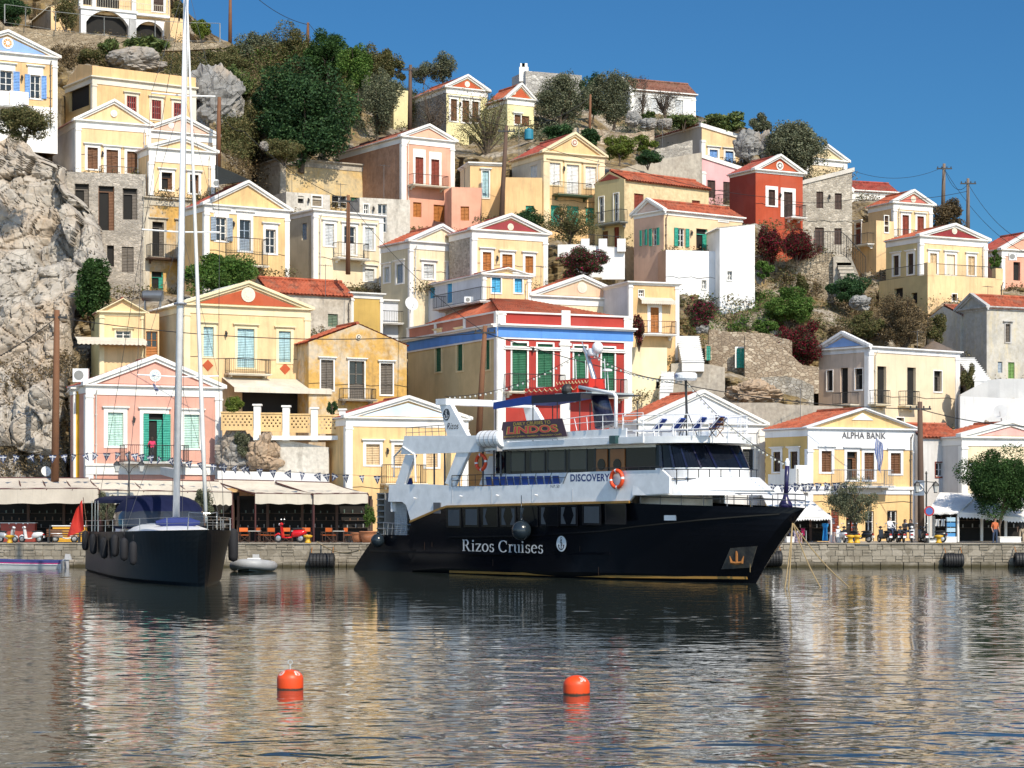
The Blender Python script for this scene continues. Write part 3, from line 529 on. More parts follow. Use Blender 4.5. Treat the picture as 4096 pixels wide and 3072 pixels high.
house('low grey outhouse with a short red roof in front of the yellow terrace', LL_(1375), CH, 184, 26, 1660, 1890, (1770,900), (1660,560), (1560,480), kind='lgable', wall=DERG, roofm=TILE2, back=7, cor=False, pil=0, basel=5, W=[(1700,680,1757,890,'void',None,dict(fw=.14,hood=False))])
house('peeling grey and yellow house at the right edge with red roofs', LL_(1790), CH, 181, 24, 1890, 2600, (2100,1120), (1890,490), (1760,400), kind='lgable', wall=DERG, roofm=TILE2, back=7, pil=0, frz=.15, trim=plaster((.5,.5,.5),.5), basel=5,
  W=[(2050,640,2092,795,'sh',OLDW,dict(fw=.12)),(1985,965,2025,1060,'roll',GRYB,dict(fw=0)),(2075,970,2130,1110,'sh',louvre((.16,.30,.08)),dict(fw=0))])
house('roofless cream house with a blue pediment and wavy iron balconies', LL_(437), CH, 168, 38, 870, 1652, (1200,1560), (870,835), (655,730), kind='lgable', wall=plaster((.74,.60,.42),.14), lwall=plaster((.60,.46,.36),.2), ped=PEDB, back=8.2, trim=plaster((.76,.75,.75),.25), roofm=TILEO, roof=False, basel=5, pil=.5, frz=.3,
  W=[(945,1005,1022,1330,'hole',None,dict(fw=0)),(1203,1015,1278,1340,'hole',None,dict(fw=0)),(1432,1045,1500,1222,'hole',OLDW,dict(fw=.08,hood=False)),(1108,1450,1172,1550,'void',None,dict(fw=.08,hood=False))],
  LW=[(508,1040,560,1215,'void',None,dict(fw=.06,hood=False)),(625,1018,690,1325,'void',None,dict(fw=0)),(752,1025,820,1205,'hole',OLDW,dict(fw=.06,hood=False))], B=[(930,1212,1055,1330,.7,CREAM),(1188,1220,1308,1345,.7,CREAM)], LB=[(560,1232,710,1335,.9,OFFW)])
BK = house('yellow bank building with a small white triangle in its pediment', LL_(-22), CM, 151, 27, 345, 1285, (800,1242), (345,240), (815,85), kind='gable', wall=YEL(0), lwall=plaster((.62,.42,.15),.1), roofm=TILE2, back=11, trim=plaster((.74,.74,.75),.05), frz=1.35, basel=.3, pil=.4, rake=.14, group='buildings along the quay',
  W=[(460,440,548,622,'sh',WOOD,{}),(680,447,768,690,'hole',WOOD,{}),(830,455,915,690,'dr',WOOD,{}),(1058,458,1145,637,'sh',WOOD,{}),(545,945,612,1150,'sh',REDW,dict(fw=0)),(675,965,755,1235,'hole',REDW,dict(fw=0)),(840,960,915,1230,'gl',LGREY,dict(fw=0)),(1030,955,1115,1235,'gl',REDW,dict(fw=0))],
  LW=[(48,448,110,620,'sh',DWOOD,{}),(195,445,258,620,'sh',DWOOD,{})], B=[(622,605,1080,740,1.0,plaster((.7,.7,.7),.05),paint((.28,.28,.28)))])
house('cream house with a pink pediment behind the round quay tree', LL_(1640), CM, 153, 24, 1675, 2500, (1900,1240), (1670,320), (1985,205), wall=YEL(4), lwall=plaster((.58,.56,.54),.15), ped=plaster((.72,.38,.34),.08), back=9, basel=.3, roofm=TILE2, group='buildings along the quay', pil=.45, band=0, rake=.4,
  W=[(1728,540,1812,722,'sh',WHW,dict(fw=.05,hood=False),REDW),(1900,600,1980,780,'sh',WHW,dict(fw=.05,hood=False),REDW)])
house('low grey link house with a red roof between bank and pink pediment', LL_(1290), CM, 154.5, 20, 1300, 1640, (1450,1240), (1300,315), kind='lgable', apex=(1230,215), wall=plaster((.58,.56,.54),.2), back=7, roofm=TILE2, cor=False, pil=0, basel=.3, group='buildings along the quay', W=[(1447,540,1520,660,'gl',WHW,dict(fw=.06,hood=False),REDW)])
house('white waterfront house with a dentil cornice and dark shutters', LL_(320), CL, 152.5, 28, 395, 1478, (900,1750), (395,625), (920,375), wall=plaster((.72,.72,.72),.10), ped=plaster((.60,.62,.70),.12), roofm=TILE2, back=16, basel=.3, pil=.45, group='buildings along the quay',
  W=[(1128,850,1242,1035,'sh',louvre((.035,.04,.045)),{}),(1290,856,1388,1038,'sh',louvre((.035,.04,.045)),{}),(620,850,700,1035,'sh',louvre((.035,.04,.045)),{})])
house('yellow waterfront house with a light blue pediment behind the ferry stern', LL_(1060), CJ, 151.5, 26, 1212, 2260, (1400,1210), (1205,150), (1725,-8), wall=YEL(0), ped=PALEB, roofm=TILED, back=12, basel=.3, pil=.45, group='buildings along the quay',
  W=[(1382,382,1500,560,'sh',TANW,{}),(1625,388,1738,570,'sh',TANW,{}),(1900,392,2000,580,'sh',TANW,{})], B=[(1560,560,1900,720,.9,OFFW)])
house('stained ochre house with grey weathered shutters and a bare gable', LL_(440), CF, 160, 26, 455, 1303, (900,1760), (455,1228), (865,1072), wall=DERO, cor=False, pil=0, roofm=TILE2, back=9, basel=4, W=[(560,1382,668,1640,'sh',OLDW,dict(fw=.1)),(805,1392,935,1720,'gd',OLDW,dict(fw=.1)),(1075,1412,1180,1680,'sh',OLDW,dict(fw=.1))], B=[(755,1630,1035,1720,.8,CONC)], ros=(878,1185,22,OFFW,HOLE))
house('low rubble ruin with a sagging orange tile roof', LL_(30), CF, 169, 30, 95, 815, (500,1150), (95,790), (-50,690), kind='lgable', wall=peeling((.58,.52,.43),(.44,.38,.30),(.30,.25,.20),.8), roofm=TILE2, back=7, cor=False, pil=0, basel=4, W=[(622,985,707,1095,'sh',louvre((.12,.17,.11)),dict(fw=0))])
t37 = house('large yellow house with a red pediment, red diamonds and pale blue shutters', LL_(1290), CE, 158, 28, 1590, 2677, (2100,1930), (1590,1115), (2145,945), wall=YEL(3) if False else YEL(1), lwall=plaster((.55,.45,.28),.15), trim=plaster((.77,.66,.42),.06), ped=PEDR, roofm=WHITE, ros=(2145,1035,60,OFFW,OFFW), back=11, pil=.45, basel=1,
  W=[(1757,1312,1845,1570,'sh',SKYB,{}),(2050,1328,2197,1665,'sh',SKYB,{}),(2408,1350,2512,1618,'sh',SKYB,{})], B=[(1985,1590,2335,1715,.9,OFFW)])
q = MB()
for x, y in ((1795,1645),(2462,1675)):
    u, z = t37['f'].px(*S(CE, x, y)); t37['f'].prism(q, [(u-.42,z),(u,z-.42),(u+.42,z),(u,z+.42)], -.02, .04)
q.obj('diamond', PEDR, t37['o'])
t38 = house('little yellow house with a scalloped awning beside the cliff', LL_(787), CE, 160, 18, 865, 1255, (1050,1700), (865,1180), (1075,1080), wall=YEL(1), lwall=plaster((.62,.55,.28),.1), trim=plaster((.77,.66,.42),.06), back=6, basel=2, pil=.3, roofm=TILED, frz=.15, rake=.12, W=[(1000,1345,1132,1412,'gl',REDW,dict(fw=.1))])
house('narrow yellow stair wing with a brown glazed door', LL_(1245), CE, 160.5, 18, 1257, 1375, (1310,1700), (1257,1195), kind='flat', wall=YEL(1), cor=False, pil=0, back=5, basel=2, W=[(1262,1350,1362,1570,'gd',ORW,dict(fw=0))])
t39 = house('pink neoclassical house on the quay with a green balcony door', LL_(728), CI, 151, 27, 745, 1915, (1300,1250), (740,300), (1340,80), wall=plaster((.62,.325,.25),.14), ped=plaster((.64,.34,.265),.08), roofm=TILED, back=11, basel=.3, pil=.5, ros=(1338,222,50,WHITE,plaster((.45,.55,.55),.05)), group='buildings along the quay', frz=.55, rake=.42,
  W=[(930,540,1065,832,'sh',MINT,dict(fw=.28)),(1240,548,1425,970,'hole',TEAL,dict(fw=.28,sill=False)),(1590,558,1722,850,'sh',MINT,dict(fw=.28))], B=[(1078,822,1630,965,1.1,WHITE)], band=0)
q = MB(); f = t39['f']; z0 = f.px(*S(CI, 1300, 985))[1]; f.box(q, -.12, t39['W']+.12, -.02, .2, z0-.15, z0); f.box(q, -.05, t39['W']+.05, -.02, .1, z0-.75, z0-.15); q.obj('string_course', WHITE, t39['o'])
q = MB(); u0, z1 = f.px(*S(CI, 1405, 960)); u1, z2 = f.px(*S(CI, 1470, 555)); leaf(q, f, u0, u1, z1, z2, .05, rows=3); u0, _ = f.px(*S(CI, 1237, 960)); leaf(q, f, u0, u0+.38, z1, z2, .05, rows=3); q.obj('shutter', TEAL, t39['o'])
house('narrow bright yellow stair house with a porthole beside the pink house', LL_(592), CI, 152.5, 14, 640, 752, (690,1110), (640,330), kind='flat', wall=plaster((.70,.42,.04),.05), lwall=WHITE, cor=True, frz=.1, pil=.12, back=5, basel=.3, ros=(735,610,36,plaster((.45,.62,.55),.03),paint((.3,.12,.04))), group='buildings along the quay')
house('peach gable with a round attic window behind the red hotel', LL_(160), CG, 170, 27, 172, 1022, (600,900), (170,608), (590,458), wall=YEL(4), ped=PEACH, ros=(587,540,42,OFFW,OFFW), roofm=TILE2, back=11, basel=5, pil=.35)
HO = house('narrow ochre house with a striped awning over a brown door', LL_(775), CG, 168, 20, 1012, 1440, (1200,1200), (1012,492), kind='flat', wall=YEL(5), lwall=plaster((.62,.62,.64),.1), trim=WHITE, back=9, basel=5, frz=.1, pil=.3, W=[(1093,562,1138,618,'gl',WHW,dict(fw=.05,hood=False)),(1195,712,1268,930,'dr',ORW,dict(fw=.25,hood=False))], B=[(1130,830,1420,940,.9,WHITE,paint((.20,.10,.05)))])
house('cream retaining house wall with one small barred window', LL_(1015), CG, 165, 12, 1025, 1340, (1200,1500), (1025,1055), kind='flat', wall=plaster((.76,.66,.44),.08), cor=False, pil=0, back=7, basel=5, W=[(1245,1352,1287,1412,'void',None,dict(fw=0))])
house('mustard flat terrace house with a black roof rail', LL_(800), CF, 173, 30, 822, 1090, (950,1300), (822,800), kind='flat', wall=plaster((.50,.33,.09),.12), trim=plaster((.70,.68,.64),.1), back=8, basel=5, frz=.3, pil=.2, parapet=.05)
house('white set back terrace house with a satellite dish', LL_(1075), CF, 177, 24, 1085, 1480, (1250,1300), (1085,865), kind='flat', wall=plaster((.60,.62,.66),.1), trim=WHITE, back=7, basel=6, frz=.1, pil=0, B=[(1095,960,1330,1060,.8,WHITE)])
house('yellow gabled cottage with sky blue shutters and a white veranda side', LL_(1418), CF, 168, 27, 1962, 2372, (2100,960), (1962,640), (2190,600), wall=YEL(1), lwall=plaster((.62,.64,.70),.06), back=12, basel=3, pil=.25, frz=.1, rake=.14, roofm=TILED, W=[(2035,662,2115,800,'sh',AZ,dict(fw=.1)),(2232,655,2300,800,'sh',AZ,dict(fw=.1))], LW=[(1500,710,1545,850,'sh',AZ,dict(fw=0)),(1650,705,1698,890,'dr',AZ,dict(fw=.05,hood=False))], LB=[(1530,790,1940,905,1.2,WHITE)])
house('cream weathered house with a rusty roof side and grey shutters', LL_(1080), CF, 176, 33, 1330, 1868, (1600,760), (1335,355), (1610,235), wall=YEL(4), lwall=plaster((.60,.52,.36),.15), roofm=TILE2, back=13, basel=5, trim=plaster((.74,.72,.70),.2), pil=.3, W=[(1447,555,1535,680,'sh',LGREY,{}),(1660,570,1755,690,'sh',LGREY,{})], LW=[(1110,580,1155,710,'sh',LGREY,{}),(1215,555,1272,718,'sh',GRYB,{})])
house('yellow house with a maroon pediment, a pierced rosette and orange shutters', LL_(1670), CF, 174, 28, 1870, 2517, (2200,720), (1860,255), (2160,140), wall=YEL(1), lwall=TANS, ped=plaster((.30,.045,.05),.05), roofm=TILED, ros=(2182,232,26,OFFW,OFFW), back=14, basel=5, pil=.4, W=[(1958,450,2032,612,'sh',ORW,{}),(2126,470,2215,640,'dr',ORW,dict(fw=.2)),(2325,485,2395,632,'sh',ORW,{})])
# the red and blue hall
t33 = house('grand crimson and blue hall with white pilasters and tall green shutters', LL_(-900), CG, 158, 25, -125, 1030, (400,1780), (-125,745), kind='flat', wall=CRIM, lwall=plaster((.60,.46,.24),.1), trim=WHITE, back=9.5, basel=2.5, pil=.62, frz=.1, cor=False, roofm=WHITE,
  W=[(0,1018,130,1435,'sh',GREEN,dict(fw=.12,hood=False)),(220,1028,352,1400,'sh',GREEN,dict(fw=.12,hood=False)),(535,1045,645,1420,'sh',GREEN,dict(fw=.12,hood=False)),(775,1060,885,1430,'sh',GREEN,dict(fw=.12,hood=False))],
  LW=[(-660,930,-610,1268,'sh',GREEN,dict(fw=.18),plaster((.75,.60,.34),.06)),(-475,918,-425,1260,'sh',GREEN,dict(fw=.18),plaster((.75,.60,.34),.06)),(-228,905,-190,1250,'sh',GREEN,dict(fw=.18),plaster((.75,.60,.34),.06))], B=[(-20,1290,460,1440,1.0,OFFW),(560,1330,995,1480,1.0,OFFW)])
f, l, ze, Wd = t33['f'], t33['l'], t33['ze'], t33['W']
q = MB()
for fr, w2 in ((f, Wd), (l, t33['back'])):
    e = .0 if fr is l else .0
    fr.box(q, -e, w2+.3, -.02, .5, ze-1.02, ze-.9); fr.box(q, -e, w2+.2, -.02, .35, ze-1.14, ze-1.02); fr.box(q, 0, w2+.1, -.02, .14, ze-.1, ze+.02)
    fr.box(q, 0, w2, -.02, .1, ze-1.98, ze-1.86)
    for i in range(4):
        u = (w2-.4)*i/3 if fr is f else .0+(w2-.4)*i/3
        if fr is f and i in (1, 2): continue
        fr.box(q, u, u+.4, -.02, .12, ze-.9, ze-.1)
    if fr is f: fr.box(q, w2/2-.35, w2/2+.35, -.02, .13, ze-.9, ze+.25)
q.obj('cornice', WHITE, t33['o'])
q = MB(); f.box(q, .01, Wd+.12, -.02, .13, ze-1.86, ze-1.14); l.box(q, .0, t33['back'], -.02, .125, ze-1.86, ze-1.14); q.obj('blue_frieze', plaster((.10,.27,.66),.04), t33['o'])
q = MB(); f.box(q, Wd*.495-.4, Wd*.495+.4, -.02, .10, -12, ze-1.98); f.box(q, Wd*.495-.5, Wd*.495+.5, -.02, .17, ze-2.35, ze-2.15); q.obj('pilaster', WHITE, t33['o'])
q = MB(); l.box(q, .3, t33['back']-.3, -.02, .04, ze-.9, ze-.1); q.obj('parapet_panel', plaster((.45,.17,.11),.1), t33['o'])
q = MB()
for a, b in ((.45, Wd*.47), (Wd*.53, Wd-.5)): f.box(q, a, b, -.02, .16, ze-2.75, ze-2.62); f.box(q, a+.06, b-.06, -.02, .22, ze-2.62, ze-2.5)
q.obj('window_hood', WHITE, t33['o'])
q = MB(); b_ = t33['back']; cx, cy = Wd*.45, b_*.5; za = ze+1.75; e0 = ze-.1
slope(q, (.35,.35,e0), (Wd-.35,.35,e0), (cx+1.6,cy,za), (cx-1.6,cy,za)); slope(q, (.35,b_-.35,e0), (.35,.35,e0), (cx-1.6,cy,za), (cx-1.6,cy+.01,za)); slope(q, (Wd-.35,.35,e0), (Wd-.35,b_-.35,e0), (cx+1.6,cy,za), (cx+1.6,cy-.01,za)); slope(q, (.35,b_-.35,e0), (Wd-.35,b_-.35,e0), (cx+1.6,cy,za), (cx-1.6,cy,za)); q.obj('tiled_roof', TILE2, t33['o'])
# top of the hill: the villa with white arches
tv = house('yellow hilltop villa with white arcades and a railed terrace', None, CA, 226, 26, 690, 1470, (1000,330), (690,-220), kind='flat', wall=YEL(1), lwall=plaster((.62,.50,.28),.1), back=11, basel=5, cor=False, pil=0,
  W=[(735,130,1100,318,'void',None,dict(fw=0)),(1168,215,1400,345,'void',None,dict(fw=0)),(835,-120,1030,68,'void',None,dict(fw=0)),(1325,-60,1412,100,'sh',DWOOD,dict(fw=.25,hood=False)),(690,-60,790,40,'void',None,dict(fw=0))])
f = tv['f']; q = MB()
def arch(q, x0, y0, x1, y1, xl, yl, xr):
    u0, z0 = f.px(*S(CA, x0, y1)); u1, zt = f.px(*S(CA, x1, y0)); ul, zl = f.px(*S(CA, xl, yl)); ur, _ = f.px(*S(CA, xr, yl)); w_ = u1-u0; n = 12; r = w_*.30
    pts = [(u0 + w_*i/n, zt-r+r*math.sin(math.pi*i/n)**.7) for i in range(n+1)]
    for a, b in zip(pts[:-1], pts[1:]): f.prism(q, [a, b, (b[0], zl), (a[0], zl)], -.3, .45)
    f.box(q, ul, u0, -.3, .45, -3, zl); f.box(q, u1, ur, -.3, .45, -3, zl)
arch(q, 735, 120, 1100, 318, 690, 80, 1168); arch(q, 1168, 205, 1400, 345, 1100, 165, 1445)
u0, z0 = f.px(*S(CA, 690, 80)); u1, _ = f.px(*S(CA, 1168, 80)); f.box(q, u0-.1, u1+.1, -.3, .6, z0, z0+.25)
u2, z2 = f.px(*S(CA, 1445, 165)); f.box(q, u1, u2+.1, -.3, .6, z2, z2+.22)
for x in (690, 805, 1148): u, _ = f.px(*S(CA, x, 20)); f.box(q, u-.2, u+.2, .0, .45, z0+.25, z0+4)
q.obj('arcade', plaster((.78,.78,.78),.05), tv['o'])
q = MB(); rail(q, [f.p(u0, .5, z0+.25), f.p(u1, .5, z0+.25)], 1.0, .25); rail(q, [f.p(u1, .55, z2+.22), f.p(u2, .55, z2+.22)], 1.0, .2); q.obj('railing', OFFW, tv['o'])
house('stepped yellow side wing left of the arcade villa', None, CA, 227, 26, 440, 690, (560,300), (440,60), kind='mono', eaveR=(690,-20), wall=YEL(1), lwall=CONC, back=8, cor=False, pil=0, basel=5, roofm=OFFW)
house('small yellow outbuilding right of the arcade villa', None, CA, 227, 22, 1470, 1592, (1530,350), (1470,150), kind='flat', wall=YEL(1), cor=False, pil=0, back=5, basel=5)
# ---------------------------------------------------------------- hillside through the houses' feet
def interp(pts, x):
    if x <= pts[0][0]: return pts[0][1]
    for (a, b), (c, d) in zip(pts[:-1], pts[1:]):
        if x <= c: return b+(d-b)*(x-a)/(c-a)
    return pts[-1][1]
RIDGE = [(-600,-150),(650,-120),(760,60),(870,150),(950,190),(1050,210),(1200,200),(1400,260),(1520,330),(1650,400),(1850,440),(2100,420),(2300,400),(2700,420),(2800,470),(2960,500),(3080,560),(3300,660),(3420,760),(3600,850),(3800,930),(4000,990),(4300,1050),(4800,1100)]
EXTRA = [(-300,1900,166),(100,1900,162),(300,1900,160),(250,1500,164),(330,1300,168),(380,1100,171),(480,1050,172),(200,950,175),(100,750,177),
 (420,250,205),(250,230,200),(500,210,212),(650,190,218),(150,120,222),(300,60,226),(-200,60,226),(850,230,215),(950,400,205),(900,560,198),(950,700,192),(1050,560,198),(1250,560,203),(1150,300,214),(1400,330,216),(1500,560,203),(1620,420,214),(1000,620,194),
 (2250,560,208),(2450,480,222),(2650,470,226),(2350,700,200),(2500,640,206),(2400,620,205),(3000,560,212),(2900,520,220),(3150,700,206),(2200,1000,180),(2250,1060,176),(2750,1200,177),(2790,1120,180),(2850,1150,178),(2760,1280,174),(3050,1050,186),(3150,1100,186),(3250,1150,186),(3250,1300,178),(3100,1250,180),(3000,1300,177),(3350,1350,176),(3500,1280,182),(3650,1320,182),(3500,1200,184),(3700,1420,178),(2900,1400,172),(3100,1480,170),(3250,1400,173),
 (2720,1500,167),(2900,1560,165),(3150,1600,164),(3300,1640,163),(3900,1500,176),(4050,1620,168),(4000,1700,164),(3850,1560,172),(-500,1000,180),(-500,300,205),(4700,1200,200),(4700,1700,170)]
for sx in range(-600, 5000, 200): EXTRA += [(sx, 2120, 163.0), (sx, 2180, 161.5)]
CPA = np.array(CP+EXTRA)
def depth_at(sx, sy):
    d2 = (CPA[:,0]-sx)**2+((CPA[:,1]-sy)*1.5)**2+900.; w_ = d2**-1.6
    return float((w_*CPA[:,2]).sum()/w_.sum())
NX, NY = 330, 270
gx = np.linspace(-600, 4800, NX+1)
DM = np.zeros((NX+1, NY+1)); SYM = np.zeros((NX+1, NY+1))
for i, x in enumerate(gx):
    r = interp(RIDGE, x); last = 0
    for j in range(NY+1):
        y = 2190+(r-2190)*j/NY; d = depth_at(x, y)
        d = max(d, last+.03); last = d; DM[i, j] = d; SYM[i, j] = y
GXX = gx[:,None]+SYM*0
for fr, w_, zt in FACES:                                  # the ground stays behind every wall that the town shows
    k = (GXX-2048)/F; den = fr.d[0]-k*fr.d[1]; u = (k*fr.A[1]-fr.A[0])/np.where(abs(den) < 1e-4, 1e-4, den); Yw = fr.A[1]+u*fr.d[1]; zz = H+(HOR-SYM)*Yw/F-fr.zb
    ok = (u > -.6) & (u < w_+.6) & (zz > .25) & (zz < zt+.2) & (Yw > 100); DM = np.where(ok, np.maximum(DM, Yw+2.0), DM)
def hill(sx, sy):
    """depth of the bare hillside at a photo pixel"""
    fi = min(max((sx+600)/5400*NX, 0), NX-1e-6); i = int(fi); a = fi-i; r = interp(RIDGE, sx)
    fj = min(max((2190-sy)/(2190-r)*NY, 0), NY-1e-6); j = int(fj); b = fj-j
    return float(DM[i,j]*(1-a)*(1-b)+DM[i+1,j]*a*(1-b)+DM[i,j+1]*(1-a)*b+DM[i+1,j+1]*a*b)
def fract(q, k=1.0):
    v1 = noise.voronoi(q*.20*k); v2 = noise.voronoi(q*.55*k+Vector((9,3,5))); v3 = noise.voronoi(q*1.3*k+Vector((2,7,1)))
    out = 0
    for v_, qq, ce, tl_, gp, gd in ((v1, q*.20*k, 2.4, 4.2, .12, 5.5), (v2, q*.55*k+Vector((9,3,5)), .9, 1.8, .10, 3.2), (v3, q*1.3*k+Vector((2,7,1)), .35, .75, .12, .9)):
        c_ = v_[1][0]; r_ = qq-c_; out += min(v_[0][1]-v_[0][0], gp)*gd+noise.noise(c_*3.1)*ce+(r_.x*noise.noise(c_*7.7+Vector((1,2,3)))+r_.z*(noise.noise(c_*5.3)+.35))*tl_
    return out/k+noise.fractal(q*1.6, 1.0, 2.1, 4)*.12
mb = MB()
nb = 14
for j in range(NY+1+nb):
    for i in range(NX+1):
        if j <= NY:
            p = P(gx[i], SYM[i,j], DM[i,j])
        else:
            k = j-NY; q0 = P(gx[i], SYM[i,NY], DM[i,NY]); p = Vector((q0.x*(1+.02*k), q0.y+6*k+.4*k*k, q0.z-.25*k*k*.35-1.0*k))
        h_ = fract(Vector((p.x, p.y*.5, p.z)), 1.7)*.62; n = noise.fractal(p*.22, 1.0, 2.0, 4)
        p = p+Vector((0, -min(max(h_, -.9), 1.1)+.35+n*.3, n*.2))
        mb.v.append(tuple(p))
for j in range(NY+nb):
    for i in range(NX):
        a = j*(NX+1)+i; mb.f.append((a, a+1, a+NX+2, a+NX+1)); mb.m.append(0)
m, t, b = nodes("hillside_rock_and_soil"); b.inputs["Roughness"].default_value = 1
p = geo(t); n1 = noise_t(t, p, .23, 8, .65); n2 = noise_t(t, p, 1.3, 7, .7)
v = N(t, "ShaderNodeTexVoronoi", Scale=.9, feature='DISTANCE_TO_EDGE'); t.links.new(p, v.inputs["Vector"])
rock = ramp(t, n2, [(.3,(.20,.16,.12)),(.5,(.36,.31,.24)),(.72,(.52,.48,.41))])
soil = ramp(t, n2, [(.3,(.10,.075,.035)),(.55,(.24,.17,.075)),(.8,(.30,.24,.12))])
c = mixc(t, ramp(t, n1, [(.47,(0,0,0)),(.60,(1,1,1))]), soil, rock)
c = mixc(t, ramp(t, v.outputs["Distance"], [(0,(0,0,0)),(.05,(1,1,1))]), tuple((.13,.10,.07)), c)
t.links.new(c, b.inputs["Base Color"]); bump(t, b, n2, 1, .25)
tag(mb.obj('hillside', m), kind='structure')
# ---------------------------------------------------------------- the limestone cliff at the left
EDGE = [(440,-30),(500,35),(560,118),(620,150),(690,280),(770,292),(830,352),(920,407),(1024,432),(1090,445),(1150,380),(1250,320),(1340,300),(1420,300),(1515,278),(1700,275),(1909,268),(2180,262)]
TOPE = [(-700,440),(0,520),(40,520),(85,550),(150,690)]
def cliff_y(sy): return interp([(300,182),(600,176),(900,171),(1200,166),(1500,161),(1800,157),(2190,154)], sy)
mb = MB(); nx, ny = 170, 270; nwrap = 14
rockN = lambda p: (noise.voronoi(p*.16)[0][1]-noise.voronoi(p*.16)[0][0])
for j in range(ny+1):
    sy = 2190+(430-2190)*j/ny; e = interp(EDGE, sy); Yc = cliff_y(sy)
    for i in range(nx+1+nwrap):
        if i <= nx: sx = -700+(e+700)*(i/nx)**.8; back = max(0, 1-(e-sx)/45)**2*1.6
        else: k = i-nx; sx = e+2*math.sin(k/nwrap*1.5); back = 1.6+k*.9
        p = P(sx, sy, Yc+back)
        q = Vector((p.x*1.0, p.y*.6, p.z*.85))
        h = fract(q)
        h += noise.noise(Vector((q.x*.12, 3.3, q.z*.10)))*1.6
        p.y -= h*.8; p.x += noise.noise(q*.6)*.3
        mb.v.append(tuple(p))
wd = nx+1+nwrap
for j in range(ny):
    for i in range(wd-1):
        a = j*wd+i; mb.f.append((a, a+1, a+wd+1, a+wd)); mb.m.append(0)
# top of the cliff runs back into the hill
base = len(mb.v)-wd
for k in range(1, 5):
    for i in range(wd):
        x, y, z = mb.v[base+i]; mb.v.append((x, y+4*k, z+1.2*k+noise.noise(Vector((x*.3, y+k, 0)))*.6))
for k in range(4):
    for i in range(wd-1):
        a = base+k*wd+i; mb.f.append((a, a+1, a+wd+1, a+wd)); mb.m.append(0)
m, t, b = nodes("limestone_cliff"); b.inputs["Roughness"].default_value = .95
p = geo(t); n1 = noise_t(t, p, .16, 7, .62); n2 = noise_t(t, p, .9, 8, .7); n3 = noise_t(t, geo(t, (1,1,.35)), .5, 6, .7)
c = ramp(t, n2, [(.28,(.15,.135,.115)),(.46,(.355,.32,.275)),(.72,(.52,.475,.41))])
c = mixc(t, ramp(t, n1, [(.48,(0,0,0)),(.66,(.85,.85,.85))]), c, (.40,.31,.22))
c = mixc(t, ramp(t, n3, [(.56,(0,0,0)),(.72,(.7,.7,.7))]), c, (.20,.20,.19))
v = N(t, "ShaderNodeTexVoronoi", Scale=.55, feature='DISTANCE_TO_EDGE')
wz = N(t, "ShaderNodeTexNoise", Scale=1.2, Detail=5); t.links.new(p, wz.inputs["Vector"])
ad = N(t, "ShaderNodeMixRGB", blend_type='LINEAR_LIGHT'); ad.inputs[0].default_value = .35; t.links.new(p, ad.inputs[1]); t.links.new(wz.outputs["Color"], ad.inputs[2]); t.links.new(ad.outputs[0], v.inputs["Vector"])
e = ramp(t, v.outputs["Distance"], [(0,(0,0,0)),(.02,(1,1,1))])
hh = N(t, "ShaderNodeMath", operation='ADD'); t.links.new(e, hh.inputs[0]); t.links.new(n2, hh.inputs[1])
t.links.new(c, b.inputs["Base Color"]); bump(t, b, hh.outputs[0], .8, .14); ROCK = m
tag(mb.obj('cliff', m), kind='structure')
# ---------------------------------------------------------------- quay, street, water
QY, QZ = 142.5, 1.55
mb = MB(); mb.box(-120, QY+.02, 1.25, 120, 175, QZ-.06)
m, t, b = nodes("quay_paving"); b.inputs["Roughness"].default_value = .9
br = N(t, "ShaderNodeTexBrick", Scale=1.0, Color1=(.40,.37,.32,1), Color2=(.33,.31,.27,1), Mortar=(.22,.2,.18,1)); t.links.new(geo(t), br.inputs["Vector"])
t.links.new(mixc(t, noise_t(t, geo(t), .8, 5), br.outputs["Color"], (.30,.27,.23)), b.inputs["Base Color"])
tag(mb.obj('street', m), kind='structure')
mb = MB(); rngq = random.Random(3); x = -120.0
rows = [(-1.2,-.05),(-.05,.32),(.32,.72),(.72,1.12),(1.12,1.50)]
for k, (za, zb) in enumerate(rows):
    x = -120.0
    while x < 120:
        w_ = rngq.uniform(.35, .95)*(1.3 if k < 2 else 1); jx = rngq.uniform(0, .05)+(.22 if k < 2 else 0)
        cuts = [(za, zb)] if k < 2 or rngq.random() < .55 else (lambda c_: [(za, c_), (c_, zb)])(za+(zb-za)*rngq.uniform(.38, .62))
        for a_, b_ in cuts:
            e_ = rngq.uniform(.008, .03); jx2 = jx+rngq.uniform(-.02, .03); mb.hexa([(x+e_,QY-.05-jx2,a_+e_),(x+w_-e_,QY-.05-jx2+rngq.uniform(-.03,.03),a_+e_),(x+w_-e_,QY+.4,a_+e_),(x+e_,QY+.4,a_+e_),(x+e_+rngq.uniform(-.02,.03),QY-.05-jx2,b_-e_),(x+w_-e_-rngq.uniform(-.02,.03),QY-.05-jx2,b_-e_*rngq.uniform(.5,1.8)),(x+w_-e_,QY+.4,b_-e_),(x+e_,QY+.4,b_-e_)])
        x += w_
mb.box(-120, QY-.02, -1.2, 120, QY+.5, 1.45); mb.box(-120, QY-.14, 1.5, 120, QY+.9, QZ)
m, t, b = nodes("quay_masonry"); b.inputs["Roughness"].default_value = .95
p = geo(t); v = N(t, "ShaderNodeTexVoronoi", Scale=1.7); t.links.new(geo(t, (1,.2,1.3)), v.inputs["Vector"]); sep = N(t, "ShaderNodeSeparateColor"); t.links.new(v.outputs["Color"], sep.inputs[0])
c = ramp(t, sep.outputs[0], [(0,(.16,.135,.10)),(.5,(.29,.255,.20)),(1,(.44,.39,.32))])
c = mixc(t, noise_t(t, p, 1.2, 6), c, (.26,.23,.18))
sx_ = N(t, "ShaderNodeSeparateXYZ"); t.links.new(p, sx_.inputs[0])
